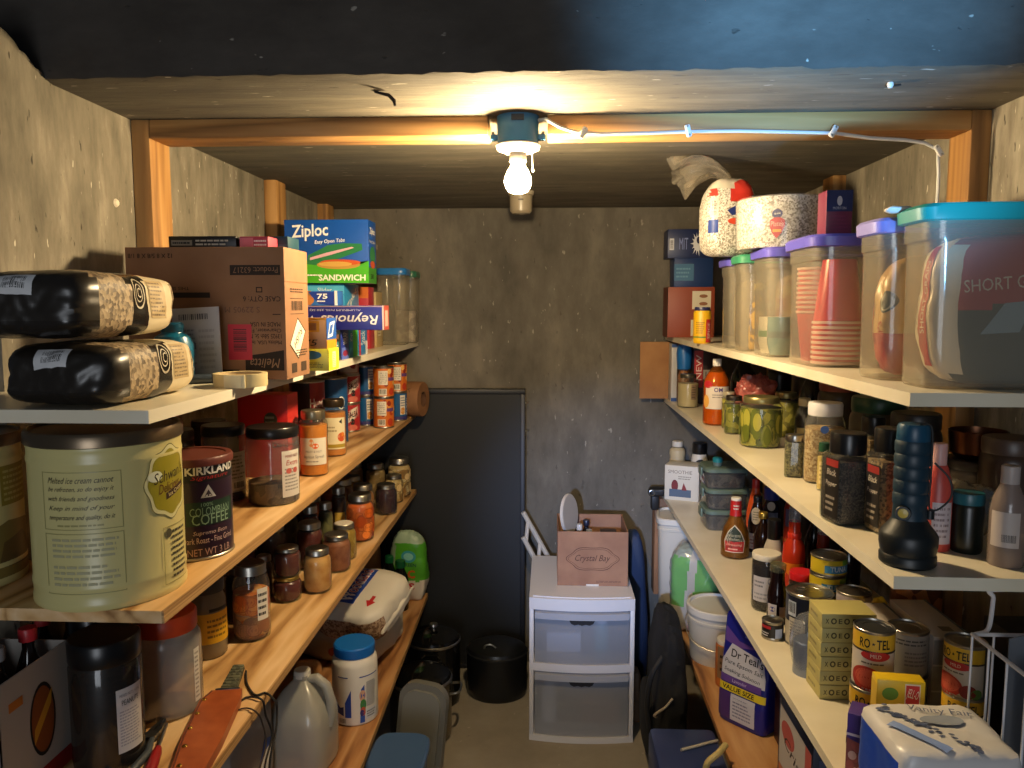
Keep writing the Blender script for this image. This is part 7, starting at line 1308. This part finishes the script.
p = MB(); mp = m_front(db); ik = C('#4a2a1c', .7); p.ring(mp, 0, hb*.50, hw*.72, hb*.22, .0022, ik, 64, .06); p.ring(mp, 0, hb*.50, hw*.66, hb*.185, .0012, ik, 64, .06); p.text(mp, 'Crystal Bay', 0, hb*.50, hw*1.0, hb*.15, ik, shear=.35); p.lines(mp, hw*.1, hw*.85, hb*.06, hb*.10, 2, C('#6a4434'), 3); p.build('printed_emblem', t)
p = MB(); p.rect(mp, -.022, .022, -.0, .006, C('#cfc8bc', .2)); p.build('tape_end', t)
for i, (dx, dy, r, h, c, cc, lb) in enumerate(((-.045, -.055, .021, .20, '#171210', '#b8b4b0', 'dark bottle with silver white cap closest to the round lid in the open box'), (-.008, -.02, .021, .17, '#14151c', '#a8b0c0', 'dark bottle with pale blue cap in the middle of the open box'), (-.015, .055, .023, .185, '#10121a', '#23263a', 'dark bottle with navy cap at the back of the open box'), (.038, -.08, .020, .15, '#15110e', '#1c1a1a', 'black capped bottle at the front wall of the open box'))):
    bottle(lb, bx+dx, yb_+db/2+dy, zt+.006, r, h, C(c, .15), C(cc, .3), cap_h=.1, cap_r=.5, group='bottles in the cardboard box')
carton('brown inner carton lying in the open box beside the bottles', bx+.066, yb_+db/2+.03, zt+.006, .075, .12, hb*.62, C('#6a4432', .7)); carton('black packet lying on the inner carton in the open box', bx+.066, yb_+db/2+.03, zt+.007+hb*.62, .06, .05, .03, C('#15130f', .4), name='packet')
q = aty(564, 515, yb_+.10); t = thing('round_lid', 'white round plastic lid sticking up at the corner of the open cardboard box', 'lid', (bx-hw+.046, yb_+.115, q.z), 0); b = MB(); b.lathe([(0, -.003), (.070, -.003), (.074, 0), (.074, .007), (.070, .008), (.068, .002), (0, .002)], C('#b8b2aa', .45), 48, M=Matrix.Rotation(-.42, 4, 'Z') @ Matrix.Rotation(-.12, 4, 'Y') @ Matrix.Rotation(-math.pi/2, 4, 'Y'), close=False); b.build('disc', t)
# pots
def pot(label, x, y, r, h, body, lidm, name='stock_pot', rim=STEEL, sy=1.0, dome=.035, knob=True, z=0.0, ears=True, rz=0.0):
    t = thing(name, label, 'pot', (x, y, z), rz); b = MB(); b.lathe([(0, .002), (r*.93, 0), (r*.98, .008), (r, .03), (r, h), (r*.96, h), (r*.95, .03), (r*.9, .01), (0, .008)], body, 56, 0, 1, sy, close=False); b.build('pot_body', t)
    b = MB(); b.lathe([(r*1.0, h+.001), (r*1.03, h+.002), (r*1.03, h+.008), (r*.99, h+.011)], rim, 56, 0, 1, sy, close=False); b.build('rim', t)
    b = MB(); b.lathe([(r*1.0, h+.007), (r*.94, h+.012+dome*.3), (r*.7, h+.012+dome*.75), (r*.35, h+.012+dome*.97), (0, h+.012+dome)], lidm, 56, 0, 1, sy, close=False); lo_ = b.build('lid', t)
    if knob: b = MB(); b.lathe([(0, h+dome+.008), (.008, h+dome+.01), (.007, h+dome+.02), (.017, h+dome+.028), (.015, h+dome+.036), (0, h+dome+.038)], rim, 20, close=False); b.build('lid_knob', lo_)
    if ears:
        for s in (-1, 1): b = MB(); b.tube(spline([(s*r, -.04, h*.84), (s*(r+.028), -.035, h*.86), (s*(r+.034), 0, h*.865), (s*(r+.028), .035, h*.86), (s*r, .04, h*.84)]), .0045, rim, 8); b.build('handle', t)
    return t
EN = C('#0c0d0e', .12); x, y, r, h = cyl(391, 452, 690, 752, 0); r = .108; yy_ = atz(421, 752, 0).y+r; xx_ = aty(452, 700, yy_).x-r*1.02
pot('stainless steel stock pot with black lid on the floor beside the plywood shelf', xx_, yy_, r, aty(421, 694, yy_-r).z, C('#8d8678', .25, 1.0), EN, dome=.03, knob=False)
yk = yy_+.25; pot('shiny black enamel pot standing behind the steel stock pot', aty(434, 660, yk).x-.0, min(yk, 2.93), .10, .235, EN, EN, 'enamel_pot', dome=.03, rz=1.57)
yo = atz(497, 708, 0).y+.125; RX = 0; pot('wide oval black roaster with flat lid on the floor before the black board', aty(497, 680, yo).x, min(yo, 2.915), .118, .165, C('#101112', .3), C('#131415', .3), 'roaster', C('#1c1d1f', .3), .86, .03, False, ears=False)
t = bpy.data.objects[[o.name for o in bpy.data.objects if o.get('label', '').startswith('wide oval black roaster')][0]]
b = MB(); b.tube(spline([(-.045, -.055, .198), (-.04, -.055, .212), (-.02, -.055, .216), (-.0, -.055, .204)]), .004, C('#8a8678', .3, .8), 8); b.build('lid_handle', t)
# bins in front of the pots
yl = 2.215; xl = XL4(yl)+.085; t = thing('plastic_bin', 'upright grey plastic bin with rounded rim leaning before the steel pot', 'bin', (xl, yl, 0), -.2, rx=-.10, ry=.07); gy = C('#6b6b66', .4)
b = MB(); pf = lambda w_, h_, rr: [(math.copysign(w_/2-rr, cx)+rr*math.cos(a), h_/2+math.copysign(h_/2-rr, cz)+rr*math.sin(a)) for cx, cz, a0 in ((1, -1, -90), (1, 1, 0), (-1, 1, 90), (-1, -1, 180)) for a in [math.radians(a0+15*k) for k in range(7)]]
b.prism(pf(.150, .365, .05), .03, gy, Matrix.Rotation(math.pi/2, 4, 'X')); b.build('bin_rim', t); b = MB(); b.prism(pf(.118, .325, .04), .012, C('#7a7a74', .4), Matrix.Translation((0, -.029, .02)) @ Matrix.Rotation(math.pi/2, 4, 'X')); b.build('bin_base', t)
yl = 1.93; xl = XL4(yl)+.085; t = thing('storage_tote', 'blue plastic tote with rounded corners on the floor by the plywood shelf', 'tote', (xl, yl, 0), 0); b = MB(); b.lathe([(0, .001), (.062, 0), (.067, .01), (.073, .285), (.077, .29), (.077, .305), (.073, .31), (0, .31)], C('#2f4a6e', .4), 48, .3, .95, 1.2, close=False); b.build('tote_body', t); b = MB(); b.lathe([(.077, .300), (.081, .303), (.081, .318), (.075, .324), (0, .322)], C('#38557d', .4), 48, .3, .95, 1.2, close=False); b.build('lid', t)
# dark things on the floor on the bin side
t = thing('backpack', 'black backpack slumped on the floor against the lowest shelf', 'backpack', (.392, 2.45, 0), 0); bk2 = speckle('#050506', '#0b0b0c', 30, .9, 'n')
b = MB(); b.superell(.10, .34, .52, .5, bk2, .12, 9, 3, 60, 48, fn=lambda p: Vector((p.x*(1-.4*max(0, p.z/.52)), p.y*(1-.25*max(0, p.z/.52)), p.z))); b.build('pack_body', t)
b = MB(); b.superell(.05, .22, .2, .5, bk2, .1, 12, 6, 36, 26, M=Matrix.Translation((-.055, 0, .06))); b.build('front_pocket', t)
b = MB(); b.tube(spline([(-.03, -.12, .42), (-.07, -.14, .36), (-.08, -.13, .26), (-.07, -.12, .18)]), .008, C('#141416', .7), 8); b.build('shoulder_strap', t)
b = MB(); b.tube(spline([(-.055, -.16, .24), (-.06, -.165, .25), (-.03, -.175, .28), (-.01, -.18, .31)]), .004, C('#a89a84', .6), 8); b.build('cord_pull', t)
t = thing('blue_cover', 'dark blue folded cloth cover hanging beside the drawer unit at the end wall', 'cloth', (.345, 2.98, 0), 0); b = MB(); b.superell(.10, .13, .62, .5, C('#1a2c4c', .7), .06, 9, 7, 40, 40, fn=lambda p: Vector((p.x*(1-.55*max(0, p.z/.62+.1))-.02*p.z, p.y*.8, p.z))); b.build('cover', t)
t = thing('paper_bag', 'small brown paper bag on the floor between drawer unit and backpack', 'bag', (.318, 2.71, 0), 0); b = MB(); b.superell(.042, .10, .19, .5, speckle('#4a3a2a', '#5f4a36', 14, .8, 'n'), .12, 16, 4, 36, 26); b.build('bag_body', t)
yl = 1.95; xl = XR4(yl)-.10; t = thing('storage_tote', 'navy tote with cream handle under the lowest shelf edge', 'tote', (xl, yl, 0)); b = MB(); b.box(-.09, .09, -.10, .10, 0, .345, C('#23305c', .4), .015); b.build('tote_body', t); b = MB(); b.tube(spline([(.03, -.09, .345), (.035, -.095, .365), (.06, -.09, .385), (.085, -.06, .39)]), .008, C('#bda86a', .5), 10); b.build('handle', t); b = MB(); b.tube([(-.02, -.02, .349), (.085, .03, .349)], .004, C('#a8a090', .5), 8); b.build('trim_strip', t)
yl = 1.72; xl = XR4(yl)-.11; t = thing('storage_tote', 'grey tote lid standing lowest beside the navy tote', 'tote', (xl, yl, 0)); b = MB(); b.box(-.10, .10, -.11, .11, 0, .275, C('#6a6a66', .45), .02); b.build('tote_body', t); b = MB(); b.box(-.105, .105, -.115, .115, .275, .30, C('#75756f', .45), .01); b.build('lid', t)
